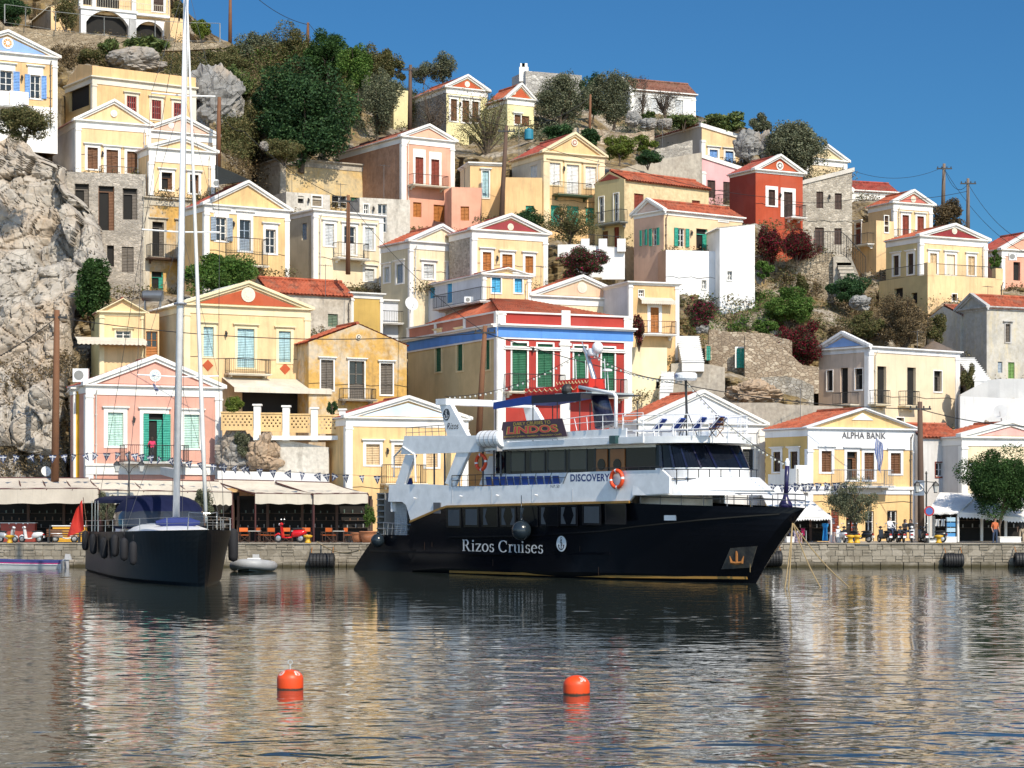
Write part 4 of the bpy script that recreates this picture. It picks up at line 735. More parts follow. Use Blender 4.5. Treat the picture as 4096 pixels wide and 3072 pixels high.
ma = N(t, "ShaderNodeMath", operation='MULTIPLY_ADD'); ma.inputs[1].default_value = .4; t.links.new(noise_t(t, p, .9, 4), ma.inputs[0]); t.links.new(sx_.outputs[2], ma.inputs[2])
c = mixc(t, ramp(t, ma.outputs[0], [(.28,(1,1,1)),(.55,(.0,.0,.0))]), c, (.055,.045,.02))
t.links.new(c, b.inputs["Base Color"]); bump(t, b, noise_t(t, p, 5, 5), .6, .05)
tag(mb.obj('quay_wall', m), kind='structure')
# water: real ripples on a grid whose rows get longer with distance
ys = [-25.0, 0.0, 6.0, 9.0]
while ys[-1] < 141.2: ys.append(ys[-1]+max(.03, .00125*ys[-1]))
ys = np.array(ys+[142.7]); nxw = 560
mb = MB(); rw = np.random.default_rng(4); comps = []
for lam, sl in ((3.2,.005),(2.2,.0063),(1.6,.0077),(1.2,.0098),(.9,.0115),(.68,.0132),(.52,.0142),(.40,.014),(.31,.0125),(.24,.010)):
    for rep in range(3):
        an = rw.normal(0, .50); kk = 2*np.pi/(lam*rw.uniform(.85, 1.2)); comps.append((kk*np.sin(an), kk*np.cos(an), sl*rw.uniform(.6,1.2)/kk, rw.uniform(0, 6.28), lam))
uu = np.concatenate([[-5, -2.5, -1.5], np.linspace(-1, 1, nxw-5), [1.5, 2.5, 5]])
for n_, yv in enumerate(ys):
    xs = uu*(max(yv, 24)*.30+2); stp = max(ys[min(n_+1, len(ys)-1)]-yv, .03); zz = xs*0
    wx = xs+.35*np.sin(xs*.9+yv*1.3)+.2*np.sin(xs*2.3-yv*2.9); wy = yv+.30*np.sin(xs*.7-yv*.8)+.14*np.sin(xs*2.1+yv*1.7); gust = .75+.45*np.sin(xs*.11+yv*.05+1.3*np.sin(yv*.09+xs*.04))
    for kx, ky, am, ph, lam in comps:
        att = min(1, max(0, lam/stp/3.2-.4))
        if att > 0: zz = zz+np.sin(kx*wx+ky*wy+ph)*am*att*gust
    mb.v += list(zip(xs.tolist(), [float(yv)]*(nxw+1), zz.tolist()))
for j in range(len(ys)-1):
    o_ = j*(nxw+1); mb.f += [(o_+i, o_+i+1, o_+i+nxw+2, o_+i+nxw+1) for i in range(nxw)]
mb.m = [0]*len(mb.f)
m, t, b = nodes("harbour_water"); b.inputs["Base Color"].default_value = (.028,.036,.031,1); b.inputs["Roughness"].default_value = .03; b.inputs["IOR"].default_value = 1.5
n1 = noise_t(t, geo(t, (.45,1.5,1)), 1.5, 2, .5); n2 = noise_t(t, geo(t, (.8,2.4,1)), 3.5, 2, .5)
a_ = N(t, "ShaderNodeMath", operation='MULTIPLY_ADD'); a_.inputs[1].default_value = .35; t.links.new(n2, a_.inputs[0]); t.links.new(n1, a_.inputs[2])
bump(t, b, a_.outputs[0], .5, .010)
WATER = m
tag(mb.obj('harbour_water', m, smooth=True), kind='structure')
mb = MB(); mb.box(-400,-300,-8,400,300,-6); tag(mb.obj('sea_bed', paint((.03,.035,.03), .9)), kind='structure')
# ---------------------------------------------------------------- plants
def leafmat(col):
    k = ("leaf", col)
    if k in MATS: return MATS[k]
    m, t, b = nodes("foliage"); b.inputs["Roughness"].default_value = .65; b.inputs["Specular IOR Level"].default_value = .25
    n = noise_t(t, geo(t), 1.1, 3); c = ramp(t, n, [(.3, tuple(x*.7 for x in col)), (.7, tuple(x*1.3 for x in col))]); t.links.new(c, b.inputs["Base Color"])
    tr = N(t, "ShaderNodeBsdfTranslucent"); t.links.new(c, tr.inputs[0]); mx = N(t, "ShaderNodeMixShader"); mx.inputs[0].default_value = .22
    t.links.new(b.outputs[0], mx.inputs[1]); t.links.new(tr.outputs[0], mx.inputs[2]); t.links.new(mx.outputs[0], t.nodes["Material Output"].inputs[0])
    MATS[k] = m; return m
PAL = dict(dark=[(.018,.050,.018),(.032,.078,.026),(.055,.11,.038)], olive=[(.085,.10,.058),(.13,.145,.085),(.19,.195,.12)], green=[(.04,.095,.014),(.075,.145,.025),(.12,.19,.04)],
  scrub=[(.12,.115,.045),(.08,.095,.032),(.17,.145,.06)], brown=[(.15,.105,.055),(.11,.088,.05),(.20,.145,.075)], bougain=[(.15,.006,.018),(.05,.065,.024),(.22,.010,.030),(.032,.045,.018),(.085,.012,.018)],
  cactus=[(.11,.15,.045),(.16,.19,.06),(.07,.11,.035)], bare=[(.12,.10,.085),(.09,.075,.06),(.15,.13,.11)], pinkb=[(.03,.045,.018),(.05,.07,.025),(.045,.06,.022),(.26,.012,.06)], ficus=[(.018,.050,.010),(.032,.075,.016),(.055,.11,.028)], lime=[(.13,.17,.025),(.09,.14,.02),(.17,.20,.04)])
rng = np.random.default_rng(11)
def leaves(name, pts, size, mats, parent=None, elong=1.6):
    n = len(pts); a = rng.normal(size=(n,3)); a /= np.linalg.norm(a, axis=1)[:,None]; a[:,2] *= .75
    b = rng.normal(size=(n,3)); b -= a*(a*b).sum(1)[:,None]/np.maximum((a*a).sum(1)[:,None], 1e-6); b /= np.linalg.norm(b, axis=1)[:,None]
    s = size*rng.uniform(.55, 1.25, (n,1)); a *= s*elong*.5; b *= s*.42
    V = np.stack([pts-a, pts+b*.9, pts+a, pts-b*.9], 1).reshape(-1,3)
    me = bpy.data.meshes.new(name); me.vertices.add(4*n); me.vertices.foreach_set("co", V.ravel())
    me.loops.add(4*n); me.loops.foreach_set("vertex_index", np.arange(4*n)); me.polygons.add(n); me.polygons.foreach_set("loop_start", np.arange(0, 4*n, 4))
    for m in mats: me.materials.append(m)
    me.polygons.foreach_set("material_index", rng.integers(0, len(mats), n)); me.update(calc_edges=True)
    o = bpy.data.objects.new(name, me); COL.objects.link(o)
    if parent is not None: o.parent = parent
    return o
def crown_pts(c, r, n, clumps, fill=.45, spread=.78):
    out = []
    for k in range(clumps):
        d = rng.normal(size=3); d /= np.linalg.norm(d); q = d*rng.uniform(.15, 1)**.6*spread*rng.uniform(.8, 1.12)
        rr = rng.uniform(.15, .38)
        m = int(n/clumps*rng.uniform(.6, 1.4)); e = rng.normal(size=(m,3)); e /= np.linalg.norm(e, axis=1)[:,None]; e *= (rng.uniform(fill, 1, (m,1))**.6)*rr*rng.uniform(.8, 1.15, (m,1))
        out.append(q+e)
    p = np.concatenate(out); return p*np.array(r)+np.array(c)
def plant(name, label, cat, o, x0, y0, x1, y1, Y=None, pal='green', n=2500, size=.26, clumps=16, trunk=True, group=None, bare=0, twig=None, elong=1.6):
    a, b = S(o, x0, y0); c, d = S(o, x1, y1); mx = (a+c)/2
    if Y is None: Y = hill(mx, d)-.6
    p0 = P(a, d, Y); p1 = P(c, b, Y); cx, rx = (p0.x+p1.x)/2, (p1.x-p0.x)/2; h = p1.z-p0.z
    t = thing(name, label, cat, (cx, Y, p0.z), 0, group)
    z0 = h*(.28 if Y < 150 else .10) if trunk else 0; rz = (h-z0)/2
    n = int(n*4.2); size *= .50
    ps = crown_pts((0, 0, z0+rz), (rx*(1.3 if trunk else 1.12), min(rx, 4.5)*.95, rz*(1.3 if trunk else 1.12)), n, int(clumps*1.7))
    leaves('crown' if trunk else 'foliage', ps, size, [leafmat(q) for q in PAL[pal]], t, elong)
    mb = MB(); tr = max(.06, min(.32, rx*.075)); r2 = random.Random(len(label)*7)
    if trunk:
        top = Vector((r2.uniform(-.2,.2)*rx, 0, z0+rz*.5)); mid = Vector((r2.uniform(-.12,.12)*rx, r2.uniform(-.1,.1), z0*.6))
        mb.tube([(0,0,-.4), mid, top], [tr, tr*.8, tr*.4], 7)
        for i in range(7+bare):
            an = r2.uniform(0, 6.28); e = Vector((math.cos(an)*rx*r2.uniform(.4,.85), math.sin(an)*rx*.5, z0+rz*r2.uniform(.6,1.75))); s0 = mid.lerp(top, r2.uniform(0,.9))
            mb.tube([s0, s0.lerp(e, .5)+Vector((r2.uniform(-.2,.2), 0, .15)), e], [tr*.45, tr*.3, tr*.1], 5)
    else:
        for i in range(6+bare):
            an = r2.uniform(0, 6.28); e = Vector((math.cos(an)*rx*r2.uniform(.3,.9), math.sin(an)*rx*.4, h*r2.uniform(.4,.95)))
            mb.tube([(0,0,-.3), e*.5+Vector((0,0,.1)), e], [.05, .035, .012], 4)
    mb.obj('trunk' if trunk else 'stems', paint((.10,.075,.055), .95, name="bark"), t); return t
TR = 'trees on the hillside'; SH = 'shrubs on the hillside'
plant('ridge_tree', 'wide olive brown bush tree on the ridge left of the short pole', 'tree', CB, 40, 40, 480, 420, 214, 'scrub', 4200, .26, 26, group=TR)
plant('ridge_tree', 'tall dark green tree rising above the big evergreen', 'tree', CB, 420, 80, 800, 470, 211, 'ficus', 4600, .27, 26, group=TR)
plant('ridge_tree', 'grey green bush tree at the left end of the ridge', 'tree', CB, -170, 70, 170, 430, 213, 'olive', 3200, .26, 22, group=TR)
plant('ridge_tree', 'brown green tree squeezed between olive and skyline', 'tree', CB, 850, 190, 1110, 520, 209.5, 'scrub', 2600, .26, 18, group=TR)
plant('evergreen_tree', 'huge dark green evergreen tree, the biggest on the hillside', 'tree', CB, -20, 390, 790, 1240, 199, 'dark', 12000, .42, 46, group=TR)
plant('olive_tree', 'grey green olive tree right of the big dark evergreen', 'tree', CB, 860, 420, 1240, 1010, 203, 'olive', 4200, .26, 22, group=TR)
plant('bush_tree', 'tall bushy green tree on the ridge above the olive', 'tree', CB, 740, 150, 1010, 620, 207, 'green', 3500, .3, 20, group=TR)
plant('ridge_tree', 'dark rounded tree at the right end of the ridge scrub', 'tree', CB, 1000, 240, 1285, 560, 210, 'scrub', 2600, .27, 16, group=TR)
plant('ridge_tree', 'thin grey tree on the skyline left of the red pediment', 'tree', CB, 1500, 240, 1740, 560, 222, 'olive', 1500, .24, 15, group=TR, bare=6)
plant('ridge_tree', 'low grey bush tree on the skyline behind the tall brown pole', 'tree', CB, 1330, 320, 1560, 520, 221, 'olive', 1200, .24, 12, group=TR)
plant('bare_tree', 'almost leafless tree in front of the grey stone side wall', 'tree', CB, 1350, 520, 1720, 1010, 208, 'bare', 900, .17, 20, group=TR, bare=26)
plant('bare_tree', 'thin leaved tree in front of the two red pediments', 'tree', CB, 1680, 560, 2250, 1180, 204, 'scrub', 1500, .2, 26, group=TR, bare=22)
plant('olive_tree', 'tall olive tree beside the square stone house', 'tree', CC, 215, 230, 640, 700, 214, 'olive', 5200, .26, 24, group=TR)
plant('olive_tree', 'dark olive tree in the middle of the skyline trees', 'tree', CC, 690, 210, 1060, 660, 215, 'olive', 5000, .26, 24, group=TR)
plant('evergreen_tree', 'deep green tree between the two skyline olives', 'tree', CC, 590, 180, 800, 600, 222, 'dark', 2600, .28, 16, group=TR)
plant('bare_tree', 'bare branching tree in front of the white skyline house', 'tree', CC, 1040, 190, 1200, 600, 222, 'bare', 500, .16, 16, group=TR, bare=26)
plant('bare_tree', 'wide leafless shrub tree before the brown tiled skyline roof', 'tree', CC, 1180, 320, 1450, 600, 220, 'bare', 700, .16, 16, group=TR, bare=30)
plant('citrus_tree', 'bright green citrus tree below the rubble terrace', 'tree', CC, 795, 735, 1060, 960, 199, 'lime', 2600, .24, 16, group=TR)
plant('citrus_tree', 'smaller citrus tree beside the blue rail', 'tree', CC, 1050, 750, 1230, 900, 203, 'lime', 1600, .24, 12, group=TR)
plant('shrub', 'dark green shrub below the citrus trees', 'shrub', CC, 1040, 870, 1310, 1010, 199, 'dark', 1800, .24, 12, False, SH)
plant('carob_tree', 'big olive green tree behind the brick red house', 'tree', CD, -70, 190, 480, 720, 210, 'olive', 7500, .3, 30, group=TR)
plant('carob_tree', 'dark brownish tree beside the two grey poles', 'tree', CD, 1400, 860, 1690, 1160, 209, 'brown', 2600, .26, 16, group=TR)
plant('bougainvillea', 'deep red bougainvillea in front of the stone house', 'shrub', CD, 60, 1120, 440, 1400, 187, 'bougain', 3600, .22, 22, False, SH)
plant('bougainvillea', 'dull purple bougainvillea under the brick red house', 'shrub', CD, -110, 1080, 110, 1420, 187.5, 'bougain', 2600, .22, 16, False, SH)
plant('bougainvillea', 'crimson bougainvillea spilling down the lower stone terrace', 'shrub', CH, 20, 570, 500, 1030, 172, 'bougain', 6000, .22, 26, False, SH)
plant('bougainvillea', 'dark bush with magenta flowers over the white terrace wall', 'shrub', CG, 390, 190, 830, 490, 176, 'pinkb', 4200, .22, 20, False, SH)
plant('bougainvillea', 'sparse magenta climber beside the white steps', 'shrub', CG, 1470, 600, 1770, 900, 172, 'pinkb', 2000, .2, 18, False, SH)
plant('bougainvillea', 'small red flowered climber left of the ochre awning house', 'shrub', CG, 1035, 780, 1160, 1060, 164.2, 'bougain', 1100, .18, 10, False, SH)
plant('shrub', 'round dark green shrub below the stone stairs', 'shrub', CH, 530, 215, 910, 470, 184, 'dark', 3600, .25, 18, False, SH)
plant('shrub', 'wide brown shrub in front of the yellow terrace base', 'shrub', CH, 960, 400, 1400, 850, 176, 'brown', 5200, .22, 24, False, SH, 14)
plant('shrub', 'green tipped shrub beside the grey outhouse', 'shrub', CH, 1360, 540, 1560, 830, 177, 'scrub', 2000, .22, 14, False, SH, 8)
plant('shrub', 'yellow brown shrub behind the blue pediment ruin', 'shrub', CH, 640, 540, 1010, 800, 176.5, 'scrub', 3000, .22, 18, False, SH, 8)
plant('shrub', 'dry grey shrub just above the blue pediment', 'shrub', CH, 480, 640, 760, 830, 175, 'brown', 2000, .2, 14, False, SH, 10)
plant('shrub', 'leafy green shrub on the slope under the flowered terrace', 'shrub', CH, -40, 340, 400, 640, 179, 'green', 3800, .24, 20, False, SH)
plant('shrub', 'small green shrub growing out of the dry stone wall', 'shrub', CH, 225, 195, 370, 400, 186, 'scrub', 1000, .22, 9, False, SH)
plant('shrub', 'green shrub beside the white tower block', 'shrub', CG, 2090, 310, 2260, 480, 182.5, 'green', 1200, .22, 9, False, SH)
plant('shrub', 'green shrub above the rubble wall with two doors', 'shrub', CG, 2060, 800, 2300, 950, 174, 'green', 1500, .22, 10, False, SH)
plant('fig_tree', 'dark green fig tree wedged against the cliff', 'tree', CE, 640, 720, 960, 1300, 163, 'ficus', 4600, .3, 24, group=TR)
plant('fig_tree', 'bright green fig tree in front of the grey blue shutters', 'tree', CE, 1600, 700, 2200, 1060, 168, 'green', 5200, .3, 24, group=TR)
plant('shrub', 'dark citrus bush below the three white shutters', 'shrub', CC, -20, 1350, 280, 1600, 184, 'dark', 2600, .25, 14, False, SH)
plant('bare_tree', 'thin yellowish tree in front of the ochre balcony', 'tree', CC, 250, 1350, 730, 1660, 182.5, 'scrub', 2200, .2, 22, group=TR, bare=20)
plant('shrub', 'golden brown bush under the blue pediment house', 'shrub', CA, -30, 900, 480, 1200, 165, 'scrub', 3600, .24, 20, False, SH)
plant('shrub', 'round brown bush behind the ochre porch', 'shrub', CA, 400, 370, 660, 730, 203, 'brown', 3000, .25, 16, False, SH)
plant('shrub', 'wide brownish bush above the ochre long house', 'shrub', CA, 640, 420, 960, 640, 205, 'scrub', 2600, .25, 16, False, SH)
plant('prickly_pear', 'large prickly pear below the villa terrace', 'cactus', CA, 800, 315, 1110, 540, 208, 'cactus', 900, .5, 16, False, SH, elong=1.15)
plant('agave', 'spiky grey agave clump under the arcade', 'cactus', CA, 1060, 330, 1480, 450, 209, 'cactus', 700, .55, 16, False, SH, elong=3.2)
plant('shrub', 'mixed scrub right of the tall mast on the slope', 'shrub', CA, 1690, 390, 2180, 720, 206, 'scrub', 5200, .25, 26, False, SH)
plant('prickly_pear', 'pale prickly pear on the slope right of the mast', 'cactus', CA, 1830, 560, 2180, 850, 203, 'cactus', 1100, .45, 18, False, SH, elong=1.15)
plant('shrub', 'green shrub on the ridge behind the villa outbuilding', 'shrub', CA, 1640, 150, 1850, 350, 224, 'lime', 1600, .26, 12, False, SH)
plant('palm_shrub', 'tufted dark plant between villa and mast', 'shrub', CA, 1490, 0, 1610, 160, 224, 'scrub', 900, .4, 10, False, SH, elong=3)
plant('vine', 'climbing vine over the yellow wing of the villa', 'vine', CA, 440, -60, 700, 270, 223.5, 'scrub', 1800, .24, 16, False, SH)
plant('shrub', 'dark green shrub at the left end of the villa rail', 'shrub', CA, -60, -40, 270, 220, 224, 'dark', 3000, .3, 16, False, SH)
plant('shrub', 'olive coloured bush below the big evergreen', 'shrub', CB, 30, 960, 460, 1190, 195, 'scrub', 2600, .22, 18, False, SH)
plant('prickly_pear', 'bright prickly pear between evergreen and olive', 'cactus', CB, 720, 450, 890, 900, 202, 'cactus', 900, .5, 14, False, SH, elong=1.15)
plant('prickly_pear', 'prickly pear in front of the white skyline house', 'cactus', CC, 1090, 520, 1240, 610, 214, 'cactus', 380, .45, 8, False, SH, elong=1.15)
plant('prickly_pear', 'prickly pear clump at the corner of the white skyline house', 'cactus', CC, 1340, 540, 1620, 680, 213, 'cactus', 800, .5, 12, False, SH, elong=1.15)
plant('prickly_pear', 'long prickly pear hedge above the half gabled cream house', 'cactus', CC, 1640, 530, 2040, 720, 214, 'cactus', 1300, .55, 18, False, SH, elong=1.15)
plant('shrub', 'dark bush on the skyline right of the prickly pear hedge', 'shrub', CC, 2040, 550, 2260, 740, 213, 'olive', 1600, .27, 12, False, SH)
plant('yucca', 'spiky dark yucca row above the striped pediment', 'shrub', CC, 270, 650, 530, 790, 205, 'dark', 700, .55, 12, False, SH, elong=3.4)
plant('yucca', 'spiky yucca behind the brown pole on the terrace', 'shrub', CC, 590, 680, 780, 830, 204, 'dark', 600, .5, 10, False, SH, elong=3.2)
plant('shrub', 'green bush in front of the orange right edge house', 'shrub', CD, 1890, 1290, 2030, 1450, 200, 'green', 900, .24, 8, False, SH)
plant('shrub', 'weedy bush left of the white stairs by the cream ruin', 'shrub', CH, 1655, 970, 1800, 1250, 171.5, 'scrub', 1500, .2, 12, False, SH, 8)
plant('shrub', 'hanging grey green bush on the rock below the terrace lattice', 'shrub', CJ, 220, 250, 400, 470, 153.2, 'olive', 1500, .17, 12, False, SH)
plant('shrub', 'small tree against the pink house wall on the terrace', 'shrub', CI, 1915, 370, 2120, 560, 153.6, 'lime', 1300, .22, 10, False, SH)
plant('potted_cypress', 'slim dark potted shrub at the right end of the lattice terrace', 'shrub', CJ, 1045, -10, 1135, 135, 153.4, 'dark', 700, .16, 8, False, SH)
plant('olive_tree', 'slender olive tree on the quay in front of the bank', 'tree', CM, 525, 690, 955, 1205, 146.8, 'olive', 2600, .17, 24, bare=8)
qt = plant('ficus_tree', 'dense round green tree on the quay at the right edge', 'tree', CM, 1720, 455, 2330, 1225, 146.5, 'ficus', 17000, .2, 40)
# scrub too small to count
zones = [((960,110),(1500,360),1500,'scrub'),((960,110),(1560,360),700,'green'),((880,330),(1040,620),380,'scrub'),((1400,250),(1680,420),420,'olive'),((1500,300),(1700,480),250,'scrub'),((560,200),(900,420),260,'scrub'),((900,620),(1000,800),60,'brown'),((1000,200),(1400,380),900,'brown'),((2700,1000),(3500,1380),110,'scrub'),((2900,960),(3500,1300),130,'brown'),((3350,1180),(3650,1380),140,'brown'),((2780,1150),(3100,1330),60,'green'),((2480,470),(2760,620),160,'olive'),((2000,480),(2300,560),120,'olive'),((3700,1300),(3900,1480),60,'brown'),((60,150),(440,260),160,'brown'),((-100,1400),(300,1900),60,'brown'),((1030,560),(1130,780),70,'brown'),((1540,380),(2050,520),160,'olive')]
for pal in ('scrub','brown','green','olive'):
    pts = []
    for (xa,ya),(xb,yb),n,pl in zones:
        if pl != pal: continue
        for k in range(n):
            x = rng.uniform(xa, xb); y = rng.uniform(ya, yb); r = interp(RIDGE, x)
            if y < r-4: y = r+rng.uniform(0, 40)
            dd = hill(x, y)-.3
            if x < 300 and y > 1300: dd = cliff_y(y)-1.5
            c = np.array(P(x, y, dd)); s = rng.uniform(.35, 1.3); m = int(120*s)
            e = rng.normal(size=(m,3))*np.array([.5,.4,.36])*s; pts.append(c+e)
    if pal in ('brown', 'scrub'):                         # weeds along the feet of the houses
        for rt_, w_ in BASES:
            if rt_.location.y < 163: continue
            Mb = Matrix.Translation(rt_.location) @ Matrix.Rotation(rt_.rotation_euler.z, 4, 'Z')
            for k in range(int(w_*1.3)):
                c = np.array(Mb @ Vector((rng.uniform(0, w_), -rng.uniform(.3, 1.0), rng.uniform(-.3, .25)))); pts.append(c+rng.normal(size=(40,3))*np.array([.35,.3,.22]))
    tag(leaves('hillside_scrub', np.concatenate(pts), .145, [leafmat(q) for q in PAL[pal]]), kind='stuff')
# ---------------------------------------------------------------- boulders and rock faces
def boulder(label, o, x0, y0, x1, y1, Y, seed=0, mat=None, gr='grey boulders on the hillside', name='boulder'):
    a, b = S(o, x0, y0); c, d = S(o, x1, y1); p0, p1 = P(a, d, Y), P(c, b, Y); cx, cz = (p0.x+p1.x)/2, (p0.z+p1.z)/2; rx, rz = (p1.x-p0.x)/2, (p1.z-p0.z)/2
    mb = MB(); n, m = 54, 34
    for j in range(m+1):
        for i in range(n):
            u, v = 2*math.pi*i/n, math.pi*j/m; q = Vector((math.sin(v)*math.cos(u), math.sin(v)*math.sin(u), -math.cos(v)))
            s = q*1.9+Vector((seed*7.3, seed*3.1, 0)); vv = noise.voronoi(s)
            k = .86+.13*fract(s*2.6, 1.0)
            mb.v.append((q.x*rx*k, q.y*min(rx, 3)*.8*k, q.z*rz*k))
    for j in range(m):
        for i in range(n): mb.f.append((j*n+i, j*n+(i+1)%n, (j+1)*n+(i+1)%n, (j+1)*n+i)); mb.m.append(0)
    return tag(mb.obj(name, mat or ROCKG, None, (cx, Y, cz)), label, 'rock', gr)
ROCKG = ROCK.copy(); ROCKG.name = "grey_limestone"
for n_ in ROCKG.node_tree.nodes:
    if n_.type == 'VALTORGB':
        for e_ in n_.color_ramp.elements:
            cc = e_.color
            if .1 < cc[0] < .7: g_ = (cc[0]+cc[1]+cc[2])/3*.68; e_.color = (g_*1.02, g_, g_*.96, 1)
boulder('great grey slab of rock right of the mast', CA, 1610, 560, 2110, 1200, 199, 1); boulder('pale boulder pile below the villa terrace', CA, 950, 430, 1400, 660, 206, 2)
boulder('jagged boulder under the skyline olives', CC, 985, 520, 1120, 670, 213, 3); boulder('rounded boulder beside the prickly pear', CC, 1110, 590, 1260, 690, 212.6, 4); boulder('dark boulder at the end of the rock row', CC, 1250, 595, 1385, 690, 212.3, 5)
boulder('cracked grey outcrop beside the half gabled cream house', CC, 1940, 680, 2180, 960, 211, 6); boulder('grey outcrop in front of the big carob tree', CC, 2130, 720, 2290, 960, 210.5, 7)
boulder('white boulder on the slope below the dark green shrub', CH, 705, 390, 890, 520, 181.5, 8); boulder('small boulder near the sparse magenta climber', CG, 1590, 860, 1700, 940, 172, 9)
boulder('pale boulder beside the white tower block', CG, 2095, 360, 2170, 510, 183, 10); boulder('small pale rock above the golden bush', CB, 30, 1010, 110, 1080, 194, 11)
ROCKO = ROCK.copy(); ROCKO.name = "orange_rock"
for n_ in ROCKO.node_tree.nodes:
    if n_.type == 'VALTORGB':
        for e_ in n_.color_ramp.elements:
            cc = e_.color
            if .1 < cc[0] < .7: e_.color = (cc[0]*.92, cc[1]*.74, cc[2]*.58, 1)
boulder('orange rock face under the stone terrace wall', CL, 1150, 260, 1640, 490, 164.5, 12, ROCKO, 'rock faces'); boulder('orange rock below the lattice terrace', CJ, 330, 280, 665, 640, 153.6, 13, ROCKO, 'rock faces'); boulder('grey rock left of the orange terrace rock', CJ, 90, 260, 420, 640, 154.4, 14, None, 'rock faces')
# ---------------------------------------------------------------- garden and terrace walls
def wallpx(name, label, o, top, ybot, Y, mat, thick=.6, group='terrace walls', cat='wall', cap=None):
    mb = MB(); Ys = Y if isinstance(Y, (list, tuple)) else [Y]*len(top)
    a = [PZ(o, x, y, q) for (x, y), q in zip(top, Ys)]
    for (p, q) in zip(a[:-1], a[1:]):
        zb = [PZ(o, 0, ybot, Ys[0]).z]*2; n = 6; t = Vector((0, thick, 0))
        for i in range(n):
            u, v = p.lerp(q, i/n), p.lerp(q, (i+1)/n); j0, j1 = noise.noise(u*1.3)*.10*(0 if cap else 1), noise.noise(v*1.3)*.10*(0 if cap else 1)
            mb.hexa([(u.x,u.y,zb[0]),(v.x,v.y,zb[0]),(v.x,v.y+thick,zb[0]),(u.x,u.y+thick,zb[0]),(u.x,u.y,u.z+j0),(v.x,v.y,v.z+j1),(v.x,v.y+thick,v.z+j1),(u.x,u.y+thick,u.z+j0)])
    return tag(mb.obj(name, mat), label, cat, group)
WHP = plaster((.78,.77,.75), .12)
wallpx('terrace_wall', 'long brown terrace wall under the hilltop villa', CA, [(20,225),(440,260),(1000,320),(1600,370),(1900,375),(2080,400)], 470, [219,219,218,217,216,215], stone((.34,.27,.18),(.46,.38,.27),(.30,.23,.15),1.6))
q = MB(); pts = [PZ(CA, x, y, 218.5) for x, y in ((40,200),(220,225),(480,265),(900,310),(1340,340),(1620,360),(1900,365))]
for i, (a_, b_) in enumerate(zip(pts[:-1], pts[1:])): rail(q, [a_, b_], 1.9, 1.9, .03)
tag(q.obj('terrace_railing', paint((.30,.31,.30), .5)), 'grey pipe railing along the villa terrace', 'railing')
wallpx('rubble_wall', 'tall rubble wall with two green doors', CG, [(1700,905),(1850,920),(2100,935),(2212,940),(2420,1000)], 1500, [172,171.5,171,171,170], RUBW)
wallpx('concrete_wall', 'bare concrete retaining wall beside the white steps', CG, [(1375,1195),(1600,1192),(1700,1205),(1840,1230)], 1660, [166.5,166,166,166.5], CONC)
wallpx('rubble_wall', 'stepped rubble terrace beside the cream ruin', CH, [(-60,1100),(150,1090),(300,1120),(395,1180)], 1460, [167,167,166.5,166.5], stone((.40,.36,.30),(.55,.50,.43),(.20,.16,.11),1.9,(1,1,1.5),.25,'b'))
wallpx('rubble_wall', 'rubble wall below the crimson bougainvillea', CH, [(-200,740),(0,735),(150,860),(300,1000),(440,1010)], 1240, 169.5, RUBW)
wallpx('concrete_wall', 'long grey concrete wall above the quay roofs', CL, [(1120,455),(1600,455),(1660,470),(2160,490)], 760, [158,158,158,158], CONC, cap=1)
wallpx('dry_stone_wall', 'dry stone terrace wall below the tall stone house', CD, [(150,1400),(260,1340),(560,1325),(570,1345)], 1760, [188.5,188,187.5,187.5], stone((.42,.34,.24),(.60,.50,.37),(.12,.09,.06),2.2))
wallpx('concrete_wall', 'grey rendered buttress beside the iron stairs', CD, [(565,1350),(720,1360),(790,1530),(800,1540)], 1700, [187,187,186.5,186], CONC, cap=1)
wallpx('garden_wall', 'grey garden wall under the brick red house', CD, [(-40,1390),(230,1395),(260,1420)], 1530, [188.8,188.6,188.6], CONC, cap=1)
wallpx('white_wall', 'white terrace wall behind the magenta bush', CG, [(395,170),(600,165),(660,175),(960,195),(975,190)], 480, [181,181,180,180,180], WHP, cap=1)
for x, lb_ in ((632,'left white pier on the white terrace wall'), (785,'middle white pier on the white terrace wall'), (945,'right white pier on the white terrace wall')):
    q = MB(); a_ = PZ(CG, x, 120, 179.8); b_ = PZ(CG, x, 200, 179.8); q.box(a_.x-.35, 179.6, b_.z-.3, a_.x+.35, 180.3, a_.z)
    tag(q.obj('wall_pier', WHP), lb_, 'pier', 'white wall piers')
q = MB(); rail(q, [PZ(CG, 640, 175, 179.9), PZ(CG, 940, 195, 179.9)], .9, .3); tag(q.obj('iron_railing', IRON), 'thin railing between the white terrace piers', 'railing')
wallpx('white_wall', 'white parapet wall right of the cream ruin', CH, [(1665,1250),(1900,1125),(2000,1112),(2400,1112)], 1330, [171,170,169.5,168], WHP, cap=1)
wallpx('white_wall', 'lower white wall behind the satellite dish roof', CH, [(1660,1262),(2000,1280),(2400,1285)], 1560, [165.5,165,164.5], WHP, cap=1)
wallpx('rubble_wall', 'rubble terrace wall under the skyline olives', CC, [(400,680),(560,668),(800,690),(900,730),(1060,720),(1230,690)], 860, [207,207,207,206.5,207,208], RUBW)
wallpx('rubble_wall', 'grey stone wall beside the cream half gabled house', CC, [(1160,880),(1360,830),(1560,780)], 960, [203,204,205], GREYS)
wallpx('rendered_wall', 'brown rendered wall left of the rose pink house', CC, [(935,1030),(1130,970),(1310,940),(1640,885)], 1160, [200,201,202,203], CONC, cap=1)
wallpx('white_wall', 'white painted wall under the lattice terrace', CJ, [(600,330),(1060,410)], 720, [153.4,153.4], WHSH, cap=1)
